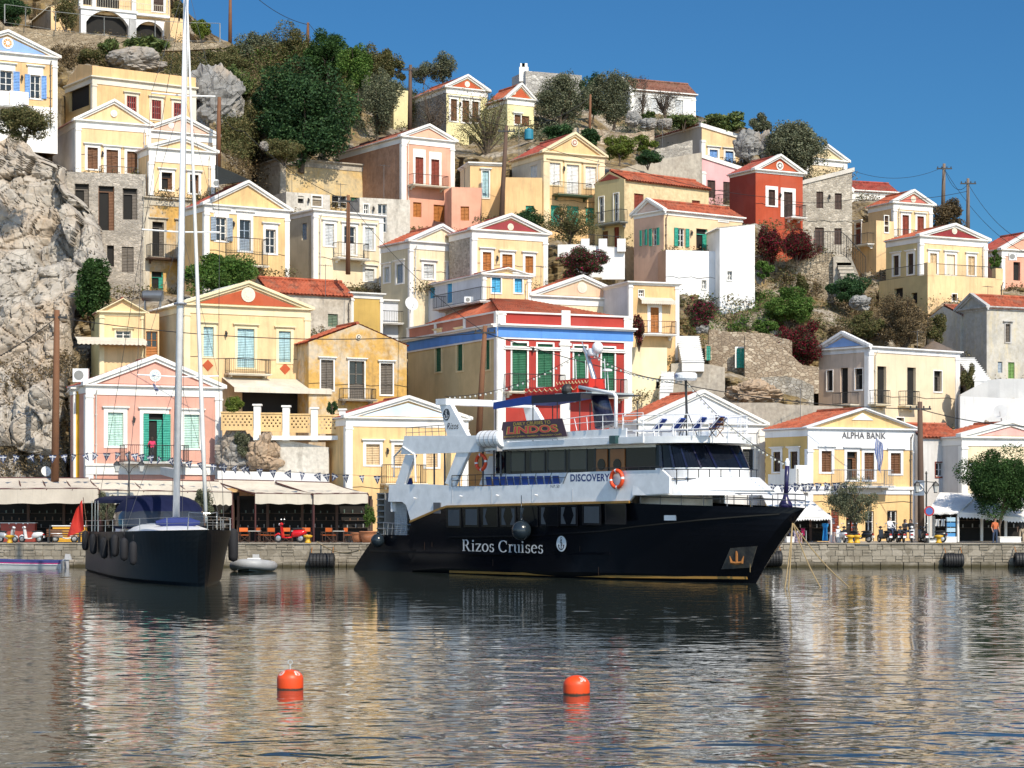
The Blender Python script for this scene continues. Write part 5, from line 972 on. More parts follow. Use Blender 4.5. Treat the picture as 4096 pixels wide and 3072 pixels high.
def steps(label, o, x0, y0, x1, y1, Y0, Y1, wpx, n, mat):
    mb = MB()
    for i in range(n):
        t_ = i/(n-1); Y = Y0+(Y1-Y0)*t_; x = x0+(x1-x0)*t_; y = y0+(y1-y0)*t_; a_ = PZ(o, x-wpx/2, y, Y); b_ = PZ(o, x+wpx/2, y, Y)
        mb.box(a_.x, Y, a_.z-.75, b_.x, Y+1.2, a_.z-.05); mb.box(a_.x-.04, Y-.06, a_.z-.05, b_.x+.04, Y+1.2, a_.z)
    return tag(mb.obj('stone_steps', mat), label, 'steps', 'outdoor steps')
steps('white washed steps beside the ochre awning house', CG, 1565, 1180, 1520, 960, 165.6, 170.5, 190, 13, WHP); steps('white steps climbing to the arched grey door', CH, 1860, 1130, 1710, 930, 171, 178, 150, 13, WHP); steps('small white steps by the cream retaining wall', CG, 1330, 1440, 1345, 1270, 163.5, 165.5, 110, 7, WHP)
def doorpx(label, o, x0, y0, x1, y1, Y, mat, frame=None):
    a_ = PZ(o, x0, y1, Y); b_ = PZ(o, x1, y0, Y); t = thing('green_door', label, 'door', (a_.x, Y, a_.z), 0, 'doors in the rubble wall'); w_, h_ = b_.x-a_.x, b_.z-a_.z
    q = MB(); f = Fr((0,0),(1,0),(0,-1),0,False); leaf(q, f, 0, w_/2-.01, 0, h_, 0); leaf(q, f, w_/2+.01, w_, 0, h_, 0); q.obj('door_leaf', mat, t)
    q = MB(); q.box(-.12,-.08,0,0,.1,h_); q.box(w_,-.08,0,w_+.12,.1,h_); q.box(-.12,-.08,h_,w_+.12,.1,h_+.12); q.obj('door_frame', frame or RUBW, t)
doorpx('narrow green door at the top of the white steps', CG, 1680, 1045, 1715, 1168, 171.6, TEAL); doorpx('wide green double door under a stone arch', CG, 1940, 1065, 2015, 1235, 170.6, TEAL, WHITE)
q = MB(); pts = [PZ(CD, x, y, 187.0) for x, y in ((400,1325),(630,1330),(680,1365),(845,1550))]
for a_, b_ in zip(pts[:-1], pts[1:]): rail(q, [a_, b_], 2.1 if False else 1.9, .22, .016)
tag(q.obj('stair_railing', IRON), 'dark iron railing down the stone stairs', 'railing')
steps('grey stone stairs with an iron railing below the stone house', CD, 740, 1640, 660, 1400, 184.5, 187, 130, 9, CONC)
# lattice terrace in front of the big yellow house
t = thing('lattice_terrace', 'yellow pierced terrace parapet with white posts beside the pink house', 'terrace', PZ(CJ, 130, 270, 153.2))
A0 = PZ(CJ, 130, 270, 153.2); f = Fr((A0.x, A0.y), (1,.02), (0,-1), 0, False)
posts = [(410,30,470),(660,42,720),(905,58,965),(1150,70,1205)]; xs = [130]+[v_ for a_, b_, c_ in posts for v_ in (a_, c_)]
for k in range(4):
    x0, x1 = xs[2*k], xs[2*k+1]; yt = 112+9*k; yb = 262+10*k; u0 = PZ(CJ, x0, yt, 153.2).x-A0.x; u1 = PZ(CJ, x1, yt, 153.2).x-A0.x; z1 = PZ(CJ, x0, yt, 153.2).z-A0.z; z0 = PZ(CJ, x0, yb, 153.2).z-A0.z
    q = MB(); W2 = u1-u0; holes = []
    nxh = int(W2/.30)
    for i in range(nxh):
        for j in range(4):
            u = .12+i*.30+(.13 if j % 2 else 0); zz = z1-.28-.21*j
            if u+.13 < W2-.05: holes.append((u, zz, u+.12, zz+.11))
    fr2 = Fr((0,0),(1,0),(0,-1),0,False); wall_grid(q, fr2, W2, z0, z1, holes, .18); q.box(0,.18,z0,W2,.2,z0+.02); q.box(-.02,-.06,z1,W2+.02,.26,z1+.1)
    q.obj('lattice_panel', YEL(0), t, (u0, 0, 0))
for x0, yt, x1 in posts:
    q = MB(); u0 = PZ(CJ, x0, yt, 153).x-A0.x; u1 = PZ(CJ, x1, yt, 153).x-A0.x; z1 = PZ(CJ, x0, yt, 153).z-A0.z; q.box(u0,-.12,-.7,u1,.35,z1-.15); q.box(u0-.08,-.2,z1-.15,u1+.08,.43,z1-.03); q.obj('post', WHITE, t)
q = MB(); a_ = PZ(CJ, 410, 275, 153); q.box(PZ(CJ,410,275,153).x-A0.x, -.25, -.62, PZ(CJ,1205,275,153).x-A0.x, 6, -.32); q.obj('terrace_slab', WHITE, t)
# ---------------------------------------------------------------- lettering
def text_polys(txt, shear=0, bold=0, space=1.0):
    cu = bpy.data.curves.new("t", 'FONT'); cu.body = txt; cu.size = 1; cu.shear = shear; cu.offset = bold; cu.space_character = space; cu.resolution_u = 3
    ob = bpy.data.objects.new("t", cu); COL.objects.link(ob); dg = bpy.context.evaluated_depsgraph_get(); dg.update()
    me = bpy.data.meshes.new_from_object(ob.evaluated_get(dg)); v = [tuple(q.co)[:2] for q in me.vertices]; f = [tuple(p.vertices) for p in me.polygons]
    bpy.data.objects.remove(ob); bpy.data.curves.remove(cu); bpy.data.meshes.remove(me); return v, f
def put_text(mb, vf, fn, u0, z0, u1, z1, mi=0):
    """fit 2D letters into the box u0..u1, z0..z1; fn maps (u, z) to a point on the carrying surface"""
    v, f = vf; xs = [p[0] for p in v]; ys = [p[1] for p in v]; a, b, c, d = min(xs), max(xs), min(ys), max(ys); n = len(mb.v)
    mb.v += [tuple(fn(u0+(x-a)/(b-a)*(u1-u0), z0+(y-c)/(d-c)*(z1-z0))) for x, y in v]
    for q in f: mb.f.append(tuple(n+i for i in q)); mb.m.append(mi)
def serif_polys(txt):
    V, Fc = [], []
    def quad(p): n = len(V); V.extend(p); Fc.append(tuple(range(n, n+len(p))))
    def bar(x0, y0, x1, y1, w_): quad([(x0-w_/2,y0),(x0+w_/2,y0),(x1+w_/2,y1),(x1-w_/2,y1)])
    def hb(x0, x1, y, h=.035): quad([(x0,y),(x1,y),(x1,y+h),(x0,y+h)])
    def arc(cx, cy, rx, ry, a0, a1, wv=.10, wh=.035, n=14):
        for i in range(n):
            p = []
            for k, sgn in ((i,1),(i+1,1),(i+1,-1),(i,-1)):
                t = R(a0+(a1-a0)*k/n); w_ = wh/2+(wv-wh)/2*abs(math.cos(t)); p.append((cx+(rx+sgn*w_)*math.cos(t), cy+(ry+sgn*w_)*math.sin(t)))
            quad(p)
    x = 0
    for ch in txt:
        b = len(V)
        if ch == 'R': bar(.13,0,.13,.66,.10); hb(.03,.24,0); hb(.03,.3,.625); arc(.28,.49,.15,.155,-90,90); bar(.30,.34,.52,0,.11); hb(.46,.63,0); hb(.15,.3,.325); ad = .66
        elif ch == 'C': arc(.34,.33,.27,.32,42,318,.11,.04,20); bar(.56,.44,.56,.64,.03); ad = .66
        elif ch == 'i': bar(.12,0,.12,.45,.09); hb(.03,.22,0); hb(.03,.12,.42); arc(.12,.60,.03,.03,0,360,.06,.06,8); ad = .27
        elif ch == 'z': hb(.03,.40,0,.04); hb(.03,.40,.41,.04); bar(.08,.03,.35,.42,.10); bar(.05,.36,.05,.45,.03); bar(.39,0,.39,.11,.03); ad = .44
        elif ch == 'o': arc(.25,.225,.18,.215,0,360,.10,.035,20); ad = .5
        elif ch == 's': arc(.19,.335,.105,.105,25,250,.07,.04); arc(.19,.12,.12,.12,-155,80,.08,.04); bar(.30,.34,.30,.45,.025); bar(.06,.0,.06,.13,.025); ad = .38
        elif ch == 'r': bar(.12,0,.12,.45,.09); hb(.03,.24,0); hb(.03,.12,.42); arc(.25,.33,.10,.10,70,160,.05,.05,6); arc(.30,.40,.02,.02,0,360,.06,.06,8); ad = .34
        elif ch == 'u': bar(.12,.12,.12,.45,.09); hb(.02,.13,.42); arc(.23,.13,.11,.12,180,290,.08,.04,8); bar(.38,0,.38,.45,.09); hb(.28,.39,.42); hb(.37,.48,0); ad = .5
        elif ch == 'e': arc(.23,.225,.16,.215,10,318,.10,.035,18); hb(.09,.40,.25,.03); ad = .45
        else: ad = .25
        for i in range(b, len(V)): V[i] = (V[i][0]+x, V[i][1])
        x += ad
    return V, Fc
def anchor_mark(mb, fn, cu, cz, ru, rz, mi=0):
    """rope-wound anchor drawn in flat strips inside an oval"""
    def strip(pts, w_):
        for (a, b), (c, d) in zip(pts[:-1], pts[1:]):
            dx, dz = c-a, d-b; L_ = math.hypot(dx, dz) or 1; nx_, nz_ = -dz/L_*w_*.62, dx/L_*w_*.62
            mb.poly([fn(cu+ru*(a+nx_), cz+rz*(b+nz_)), fn(cu+ru*(c+nx_), cz+rz*(d+nz_)), fn(cu+ru*(c-nx_), cz+rz*(d-nz_)), fn(cu+ru*(a-nx_), cz+rz*(b-nz_))], mi)
    strip([(0,.5),(0,-.72)], .09); strip([(.17*math.cos(R(20*i)), .66+.15*math.sin(R(20*i))) for i in range(19)], .05)
    strip([(.55*math.cos(R(a)), -.2+.55*math.sin(R(a))) for a in range(190, 351, 20)], .09); strip([(-.6,-.12),(-.38,-.3)], .12); strip([(.6,-.12),(.38,-.3)], .12)
    strip([(.22*math.cos(R(a)), .28+.16*math.sin(R(a))) for a in range(60, 290, 20)]+[(.22*math.cos(R(a)), -.05+.17*math.sin(R(a))) for a in range(90, -110, -20)], .06)
# ---------------------------------------------------------------- the cruise ship
def hullfn(L0, LT, LS, hb, topz, lt0, lb0, ls_top, pt=2.3, pb=1.9, keel=-.9, c=None):
    """point of the hull skin: s 0..1 stern to stem, v 0..1 keel to sheer, side -1 starboard +1 port"""
    def fn(s, v, side):
        lst = LS+(LT-LS)*max(0, v)**1.25; l0 = ls_top*(max(0, v-.28)/.72)**1.1; l = l0+(lst-l0)*s
        tT = min(1, max(0, (l-lt0)/(LT-lt0))); fT = (1-tT**pt) if l < LT else 0
        tB = min(1, max(0, (l-lb0)/(lst-lb0))); fB = (1-tB**pb)*.97
        k = min(1, max(0, v))**1.5; f_ = fB*(1-k)+fT*k
        if s > .999: f_ = .0
        bilge = .72+.28*min(1, v/.25)
        zt = topz(l); z = keel+(zt-keel)*v
        return Vector((l, hb+side*hb*f_*bilge, z))
    return fn
ANG = R(-50.5); ca, sa = math.cos(ANG), math.sin(ANG); HB = 3.4
XA = (1408-2048)*137.4/F; SHIP0 = Vector((XA, 137.4, 0))
SF = Fr((XA, 137.4), (ca, sa), (sa, -ca), 0, False)
ship = thing('cruise_ship', 'black and white excursion ship with two decks moored in front of the town', 'ship', SHIP0, ANG)
def SP(o, x, y, off=0, k=Z_):  # ship-side pixel -> (l, z) on the plane 'off' metres outboard of the starboard side
    return SF.px(o[0]+x*k, o[1]+y*k, off)
def sp3(o, x, y, off=0, k=Z_): l, z = SP(o, x, y, off, k); return Vector((l, -off, z))
CN, KN, CQ, KQ = (2400,1800), 1000/2212, (1350,1950), 1100/2212
NAVY = paint((.005,.0055,.008), .16, 0, .28, name="navy_gloss_paint"); WPAINT = paint((.80,.81,.82), .35, name="white_boat_paint"); WP2 = paint((.80,.81,.82), .3, name="white_boat_paint")
GOLD = paint((.30,.16,.03), .4); BLUEF = paint((.01,.05,.26), .7); DNAVY = paint((.008,.010,.035), .15); STEEL = paint((.6,.6,.6), .3, .8); ORANGE = paint((.72,.07,.015), .45); RUST = paint((.30,.12,.03), .9)
SGL = glass((.006,.008,.014), .06, .22); RUB = paint((.012,.012,.013), .6, name="rubber"); CURT = paint((.034,.046,.060), .8); ROPE = paint((.30,.22,.11), .9)
tip = SP(CL, 1835, 1365, -HB); LT = tip[0]
wl = SP(CN, 1300, 1175, -HB, KN); LS = SP((0,0), 3000, 2331, -HB, 1)[0]
tops = [SP(CJ, 1470, 1165), SP(CJ, 1762, 1168), SP(CJ, 1774, 1050), SP(CJ, 1960, 965), SP(CK, 460, 1365), SP(CK, 1200, 1342), SP(CK, 2060, 1316), SP(CL, 330, 1325, -.1), SP(CL, 700, 1338, -.5), SP(CL, 1200, 1352, -1.5), SP(CL, 1600, 1358, -2.6), (LT, tip[1])]
tops = sorted(tops); print('SHIP', LT, LS, [tuple(round(a,2) for a in q) for q in tops])
topz = lambda l: interp(tops, l)
hfn = hullfn(0, LT, LS, HB, topz, LT-15, LT-20, tops[0][0])
mb = MB()
sl_ = sorted(set([i/90 for i in range(91)]+[ (tops[1][0]+d)/LS for d in (-.05, .0, .08)]))
for side in (-1, 1):
    n0 = len(mb.v); nv = 16
    for s in sl_:
        for j in range(nv+1): mb.v.append(tuple(hfn(s, j/nv, side)))
    for i in range(len(sl_)-1):
        for j in range(nv): a = n0+i*(nv+1)+j; mb.f.append((a, a+nv+1, a+nv+2, a+1)); mb.m.append(0)
mb.poly([hfn(0, j/16, -1) for j in range(17)]+[hfn(0, j/16, 1) for j in range(16,-1,-1)])
mb.obj('hull', NAVY, ship, smooth=False)
def hullpx(o, x, y, k=Z_, out=.03):
    """point on the starboard skin seen at a photo pixel"""
    off = 0
    for _ in range(25):
        l, z = SP(o, x, y, off, k); v = (z+.9)/(topz(l)+.9)
        best = min((abs(hfn(s, v, -1).x-l), s) for s in [i/200 for i in range(201)]); p = hfn(best[1], v, -1); off = off*.4-.6*p.y
    l, z = SP(o, x, y, off, k); return Vector((l, -off-out, z))
# deck plates
mb = MB(); zd = topz(5)-.5
ring = [hfn(s, .93, -1) for s in [i/40 for i in range(12, 41)]]; ring2 = [Vector((p.x, 2*HB-p.y, p.z)) for p in ring[::-1]]
for a, b in zip(ring[:-1], ring[1:]): mb.poly([a, b, (b.x, 2*HB-b.y, b.z), (a.x, 2*HB-a.y, a.z)])
z_ = tops[0][1]-.15; mb.poly([(1.0,.2,z_),(8,.2,z_),(8,2*HB-.2,z_),(1.0,2*HB-.2,z_)]); mb.obj('main_deck', paint((.30,.30,.30), .6), ship)
# knuckle, gold lines
def strip(name, pts, w_, mat, d=.05):
    mb = MB()
    for a, b in zip(pts[:-1], pts[1:]):
        a, b = Vector(a), Vector(b); mb.hexa([a+Vector((0,-d,-w_/2)), b+Vector((0,-d,-w_/2)), b+Vector((0,.05,-w_/2)), a+Vector((0,.05,-w_/2)), a+Vector((0,-d,w_/2)), b+Vector((0,-d,w_/2)), b+Vector((0,.05,w_/2)), a+Vector((0,.05,w_/2))])
    return mb.obj(name, mat, ship)
strip('rubbing_strake', [hullpx(CJ, 1420, 1300, out=0), hullpx(CQ, 600, 522, KQ, 0), hullpx(CQ, 1400, 536, KQ, 0), hullpx(CQ, 2200, 530, KQ, 0)], .12, NAVY, .12)
strip('sheer_knuckle', [hullpx(CQ, 900, 400, KQ, 0), hullpx(CQ, 1500, 392, KQ, 0), hullpx(CQ, 2150, 350, KQ, 0), hullpx(CN, 300, 680, KN, 0), hullpx(CN, 900, 618, KN, 0), hullpx(CN, 1300, 586, KN, 0), hullpx(CN, 1600, 566, KN, 0)], .07, NAVY, .10)
strip('gold_line', [sp3(CK, 200, 1484), sp3(CK, 395, 1400), sp3(CK, 460, 1372), sp3(CK, 520, 1352), sp3(CK, 1200, 1333), sp3(CK, 2095, 1312)], .13, GOLD, .06)
strip('waterline_stripe', [hullpx(CQ, 905, 676, KQ), hullpx(CQ, 1500, 694, KQ), hullpx(CQ, 2200, 716, KQ), hullpx(CN, 500, 1124, KN), hullpx(CN, 900, 1128, KN), hullpx(CN, 1150, 1130, KN), hullpx(CN, 1305, 1132, KN)], .13, GOLD, .03)
def spanel(mb, o, pts, off=0, th=.12, mi=0, k=Z_):
    a = [sp3(o, x, y, off, k) for x, y in pts]; mb.prism(a, (0, th, 0), mi); return a
# lower cabin windows
for i, (x0, y0, x1, y1, cu) in enumerate(((525,1370,637,1527,1),(675,1366,790,1522,1),(830,1361,955,1520,2),(988,1360,1112,1520,2),(1150,1356,1300,1518,2),(1330,1352,1480,1515,2),(1502,1349,1640,1512,2),(1698,1342,1845,1506,1),(1895,1336,2062,1500,0))):
    mb = MB(); (l0, z1), (l1, z0) = SP(CK, x0, y0), SP(CK, x1, y1); mb.box(l0, -.035, z0, l1, .06, z1, 0)
    for a, b, c, d in ((l0-.05,z0-.05,l1+.05,z0),(l0-.05,z1,l1+.05,z1+.05),(l0-.05,z0,l0,z1),(l1,z0,l1+.05,z1)): mb.box(a, -.05, b, c, .03, d, 2)
    if cu == 1: mb.box(l0+.08, -.038, z0+.06, l1-.08, 0, z1-.06, 1)
    if cu == 2:
        for sgn, e in (((1, l0+.06),) if i % 3 else ((1, l0+.06), (-1, l1-.06))): mb.poly([(e,-.039,z0+.05),(e+sgn*.42,-.039,z0+.05),(e+sgn*.16,-.039,(z0+z1)/2),(e+sgn*.34,-.039,z1-.05),(e,-.039,z1-.05)], 1)
    mb.obj('cabin_window', [glass((.004,.005,.007), .1, .12), CURT, NAVY], ship)
# white side of the upper deck
mb = MB()
spanel(mb, CK, [(10,1310),(18,1165),(300,1158),(580,1172),(580,1186),(900,1176),(1500,1156),(1560,1062),(1800,1050),(2212,1038),(2375,1036),(2440,1098),(2440,1240),(2140,1250),(2090,1308),(1200,1331),(520,1350),(460,1368),(205,1482),(165,1340),(130,1312)], -.02, .15)
mb.obj('upper_side', WPAINT, ship)
lD2 = SP(CK, 1500, 1160)[1]                                # upper deck level (top of its bulwark, about a metre above the floor)
lw0 = SP(CL, 340, 1100)[0]; mb = MB(); l0, l1 = SP(CK, 20, 1165)[0], SP(CL, 900, 1100)[0]; zfl = lD2-.5
mb.box(l0+.3, .2, zfl-.12, lw0+.8, 2*HB-.2, zfl); mb.box(l0, 2*HB-.13, zfl-1.2, lw0+.3, 2*HB+.02, lD2); mb.box(l0+6, .35, tops[1][1]-.2, LT-15.5, 2*HB-.35, zfl-.15, 0); mb.box(l0-.0, .1, zfl-1.1, l0+.12, 2*HB-.1, lD2); mb.obj('upper_deck', WPAINT, ship)
mb = MB(); (a, z1), (b, z0) = SP(CK, 20, 1320), SP(CK, 125, 1600); mb.box(a+.6, .5, z0, a+.72, 2*HB-.5, z1); mb.box(a, .4, z0, b, .48, z1); mb.obj('roller_shutter', louvre((.40,.41,.42)), ship)
mb = MB(); spanel(mb, CK, [(400,1318),(460,1318),(460,1412),(400,1412)], .05, .25); mb.obj('vent_box', paint((.10,.10,.11), .5), ship)
# wrap-round shapes at the bow
def wrap(mb, l0, lb, lt, hbb, hbt, zb, zt, p=2.6, n=36, mi=0, t0=0, t1=1, out=0):
    def pt(t, top):
        l1 = lt if top else lb; hb = hbt if top else hbb; a = math.pi*t; c_, s_ = math.cos(a), math.sin(a)
        return Vector((l0+(l1-l0+out)*abs(s_)**(2/p), HB-(hb+out)*math.copysign(abs(c_)**(2/p), c_), zt if top else zb))
    for i in range(n):
        a, b = t0+(t1-t0)*i/n, t0+(t1-t0)*(i+1)/n; mb.poly([pt(a,0), pt(b,0), pt(b,1), pt(a,1)], mi)
    return pt
lw0 = SP(CL, 340, 1100)[0]; zlow = SP(CL, 700, 1254, -.4)[1]; ztopb = SP(CL, 800, 1098, -.3)[1]; lnose = SP(CL, 1515, 1258, -HB)[0]; lnt = SP(CL, 1335, 1070, -HB)[0]
mb = MB(); wrap(mb, lw0, lnose, lnt, HB+.02, HB-.05, zlow, ztopb, 2.0, 48); pt = wrap(mb, lw0, lnose-.12, lnt-.12, HB-.1, HB-.17, zlow, ztopb, 2.0, 48)
n = 40; mb.poly([pt(i/n, 0) for i in range(n+1)]); mb.poly([pt(i/n, 0)+Vector((0,0,.25)) for i in range(n+1)])
mb.obj('bow_bulwark', WP2, ship)
mb = MB(); wrap(mb, lw0-1, lnose-4.6, lnose-4.6, HB-1.5, HB-1.5, zlow-1.1, zlow+.05, 1.9, 30); mb.obj('fore_cabin', WP2, ship)
# upper cabin and wheelhouse
zc0, zc1 = zfl, SP(CK, 1500, 842, -.75)[1]; lc0 = SP(CK, 938, 980, -.75)[0]; lwh = SP(CL, 540, 900, -.75)[0]
lf_b = SP(CL, 1182, 1020, -HB)[0]; lf_t = SP(CL, 1085, 832, -HB)[0]; zs = SP(CL, 700, 1016, -.75)[1]; hc = HB-.75
mb = MB(); mb.box(lc0, .75, zc0, lwh, .87, SP(CK, 1500, 1060, -.75)[1]); mb.box(lc0, 2*HB-.87, zc0, lwh, 2*HB-.75, zc1); mb.box(lc0, .8, zc0, lc0+.1, 2*HB-.8, zc1); mb.box(lc0, .752, zc1-.12, lwh, .86, zc1+.05)
wrap(mb, lwh, lf_b+.15, lf_b, hc, hc, zc0, zs, 3.0, 30)
mb.obj('cabin_wall', WP2, ship)
mb = MB(); zg0 = SP(CK, 1500, 1060, -.75)[1]; mb.box(lc0, .76, zg0, lwh, .84, zc1-.12, 0)
for x in (1070,1190,1240,1362,1390,1540,1575,1725,1800): l, _ = SP(CK, x, 950, -.75); mb.box(l-.05, .735, zg0, l+.05, .80, zc1-.1, 1)
mb.obj('cabin_glazing', [SGL, paint((.02,.02,.022), .4)], ship)
for x0, x1, y0, y1 in ((1075,1185,895,1045),(1245,1355,888,1040),(1395,1535,880,1035),(1578,1720,870,1030)):
    mb = MB(); (a, zt), (b, zb_) = SP(CK, x0, y0, -.74), SP(CK, x1, y1, -.74); mb.box(a, .742, zb_, b, .77, zt)
    mb.obj('pane', glass((.03,.035,.04), .06, .3), ship)
for x0, x1 in ((1810,1905),(1932,2055)):
    (a, zt), (b, _) = SP(CK, x0, 858, -.72), SP(CK, x1, 1040, -.72); mb = MB(); mb.box(a, .69, zfl, b, .78, zt); d = mb.obj('cabin_door', paint((.27,.11,.03), .4, name="varnished_wood"), ship)
    mb = MB(); mb.lathe([(.001,-.03),(.32,-.03),(.32,.02),(.001,.02)], ((a+b)/2, .69, zt-.85), 20, 'y'); mb.obj('round_window', SGL, d)
mb = MB(); pt = wrap(mb, lwh, lf_b, lf_t, hc, hc-.05, zs, zc1, 3.0, 40); mb.obj('wheelhouse_glass', SGL, ship)
for t_ in (.02,.10,.20,.31,.43,.56,.69,.82,.93):
    mb = MB(); a, b = pt(t_-.008, 0), pt(t_+.008, 0); c, d = pt(t_+.008, 1), pt(t_-.008, 1); ctr = Vector((lwh, HB, 0)); o_ = lambda q: q+((q-ctr)*Vector((1,1,0))).normalized()*.05
    mb.poly([o_(a), o_(b), o_(c), o_(d)]); mb.poly([a, o_(a), o_(d), d]); mb.poly([b, c, o_(c), o_(b)]); mb.obj('window_pillar', DNAVY, ship)
# bridge wing: white coaming under the glass with its rail
mb = MB()
for i in range(26):
    t_ = .06+.62*i/25; a = pt(t_, 0); q = a+((a-Vector((lwh, HB, a.z)))).normalized()*.5
    if i % 3 == 0: mb.tube([(q.x, q.y, zs-1.25), (q.x, q.y, zs-.1)], .03, 5)
qs = [pt(.06+.62*i/25, 0) for i in range(26)]; qs = [a+((a-Vector((lwh, HB, a.z)))).normalized()*.5 for a in qs]
for dz in (-.1, -.6, -1.2): mb.tube([(q.x, q.y, zs+dz) for q in qs], .028, 5)
mb.obj('bridge_rail', paint((.02,.02,.025), .4), ship)
# sun deck slab with its bulwarks
mb = MB()
spanel(mb, CK, [(118,902),(150,742),(780,738),(795,800),(970,800),(2060,752),(2212,745),(2212,800),(960,862),(745,884)], .03, .14)
spanel(mb, CK, [(975,790),(1000,745),(1540,706),(2065,673),(2065,752)], -.05, .1)
lsd0 = SP(CK, 120, 900)[0]; lsd1 = SP(CL, 300, 770)[0]; zsd = SP(CK, 1500, 830)[1]; zsdt = SP(CL, 300, 750)[1]
lrf = SP(CL, 1195, 800, -HB)[0]
mb.box(lsd0+.1, .1, zsd, lsd1+.2, 2*HB-.1, zsd+.14); mb.box(lsd0, 2*HB-.12, zsd-.1, lsd1, 2*HB+.03, zsd+.85)
pr = wrap(mb, lsd1-.5, lrf, lrf+.05, HB+.03, HB+.03, zsd+.02, zsdt, 2.6, 40); n = 40; mb.poly([pr(i/n, 0) for i in range(n+1)]); mb.poly([pr(i/n, 1)-Vector((0,0,.1)) for i in range(n+1)])
mb.obj('sun_deck', WP2, ship)
for pts in ([(158,905),(240,905),(150,1162),(72,1162)], [(600,884),(708,884),(580,1184),(500,1150)]):
    mb = MB(); spanel(mb, CK, pts, -.02, .2); mb.obj('deck_strut', WPAINT, ship)
    mb = MB(); a = [sp3(CK, x, y) for x, y in pts]; mb.prism([(p.x, 2*HB-.2, p.z) for p in a], (0,.2,0)); mb.obj('deck_strut', WPAINT, ship)
px0 = [SP(CK, x, 900)[0] for x in (340, 430, 760, 855, 915)]
for l in px0:
    for yy in (.6, 2*HB-.6): mb = MB(); mb.tube([(l, yy, zfl), (l, yy, zsd)], .06, 6); mb.obj('deck_post', paint((.05,.06,.08), .4), ship)
mb = MB(); pts = [sp3(CK, 60, 1100, -.3), sp3(CK, 62, 920, -.3), sp3(CK, 140, 838, .05), sp3(CK, 240, 905, .05), sp3(CK, 248, 1140, .05)]; mb.tube(pts, .06, 6); mb.obj('stern_pipe', WPAINT, ship)
# rails
def railpx(name, o, pts, base, off=0, n=8, r=.025, mat=None, mid=True, k=Z_):
    mb = MB(); a = [sp3(o, x, y, off, k) for x, y in pts]; b = [sp3(o, x, y, off, k) for x, y in base]
    mb.tube(a, r, 5)
    if mid: mb.tube([p.lerp(q, .45) for p, q in zip(a, b)], r*.7, 5)
    for i in range(n+1):
        f_ = i/n*(len(a)-1); j = min(int(f_), len(a)-2); u = f_-j; mb.tube([a[j].lerp(a[j+1], u), b[j].lerp(b[j+1], u)], r*.85, 5)
    return mb.obj(name, mat or WPAINT, ship)
railpx('sun_deck_rail', CK, [(1510,600),(1780,565),(2212,542)], [(1550,700),(1780,690),(2212,690)], 0, 5)
mb = MB(); zr = SP(CL, 600, 555)[1]; prr = lambda t_, z: Vector((lsd1-.5+(lrf-lsd1+.3)*abs(math.sin(math.pi*t_))**(2/2.6), HB-(HB-.15)*math.copysign(abs(math.cos(math.pi*t_))**(2/2.6), math.cos(math.pi*t_)), z))
for z in (zr, (zr+zsdt)/2+.1, zsdt+.35): mb.tube([prr(i/40, z) for i in range(41)], .028, 5)
for i in range(15): mb.tube([prr(i/14, zsdt), prr(i/14, zr)], .024, 5)
mb.obj('forward_rail', WP2, ship)
railpx('aft_rail', CK, [(165,672),(500,648)], [(165,770),(510,762)], -.1, 6, .025, paint((.15,.15,.16), .4)); railpx('stern_rail', CK, [(-30,1490),(215,1512)], [(-30,1600),(180,1600)], -.2, 6, .02, STEEL)
railpx('side_rail', CK, [(560,1085),(900,1075),(1560,1055)], [(560,1182),(900,1175),(1520,1155)], .02, 10, .022, IRON); railpx('side_rail', CL, [(0,1020),(300,1015),(590,1005)], [(0,1040),(300,1038),(590,1036)], .02, 6, .02, IRON)
mb = MB(); gp = [hfn(s, 1, -1) for s in [.60+.4*i/30 for i in range(31)]]; gp = [p for p in gp if p.x > SP(CL, 325, 1300)[0]]; gp2 = [Vector((p.x, 2*HB-p.y, p.z)) for p in gp[::-1]]; g = gp+gp2[1:]
for dz in (.62, .34): mb.tube([p+Vector((0,0,dz*1.1)) for p in g], .028, 5)
for p in g[::3]: mb.tube([p, p+Vector((0,0,.68))], .026, 5)
mb.obj('bow_rail', paint((.16,.17,.19), .4, .5), ship)
# arch with logo, funnel mast, bimini, radar
mb = MB()
fin = [(455,470),(545,470),(692,738),(520,745)]; a = spanel(mb, CK, fin, .02, .3); mb.prism([(p.x, 2*HB-.3, p.z) for p in a], (0,.3,0))
(l0, z1), (l1, z0) = SP(CK, 432, 424), SP(CK, 520, 472); mb.box(l0, -.1, z0, l1, 2*HB+.1, z1); mb.obj('signal_arch', WP2, ship)
mb = MB(); fn = lambda u, z: Vector((u, -.035, z)); (cu, cz), (ru, _), (_, rz) = SP(CK, 517, 558), SP(CK, 546, 558), SP(CK, 517, 506)
mb.poly([fn(cu+(ru-cu)*math.cos(2*math.pi*i/24), cz+(rz-cz)*math.sin(2*math.pi*i/24)) for i in range(24)], 0); fn2 = lambda u, z: Vector((u, -.05, z)); anchor_mark(mb, fn2, cu, cz, (ru-cu)*1.1, (rz-cz)*.95, 1); mb.obj('emblem', [DNAVY, WP2], ship)
mb = MB(); (l0, z1), (l1, z0) = SP(CK, 522, 630), SP(CK, 622, 682); put_text(mb, text_polys("Rizos", .25), fn, l0, z0, l1, z1); mb.obj('lettering', DNAVY, ship)
mb = MB(); m3 = lambda o, x, y, off=-HB: sp3(o, x, y, off)
mb.tube([m3(CK, 1888, 655), m3(CK, 1840, 420), m3(CK, 1808, 265)], [.62,.50,.42], 20); mb.obj('funnel', DNAVY, ship, smooth=True)
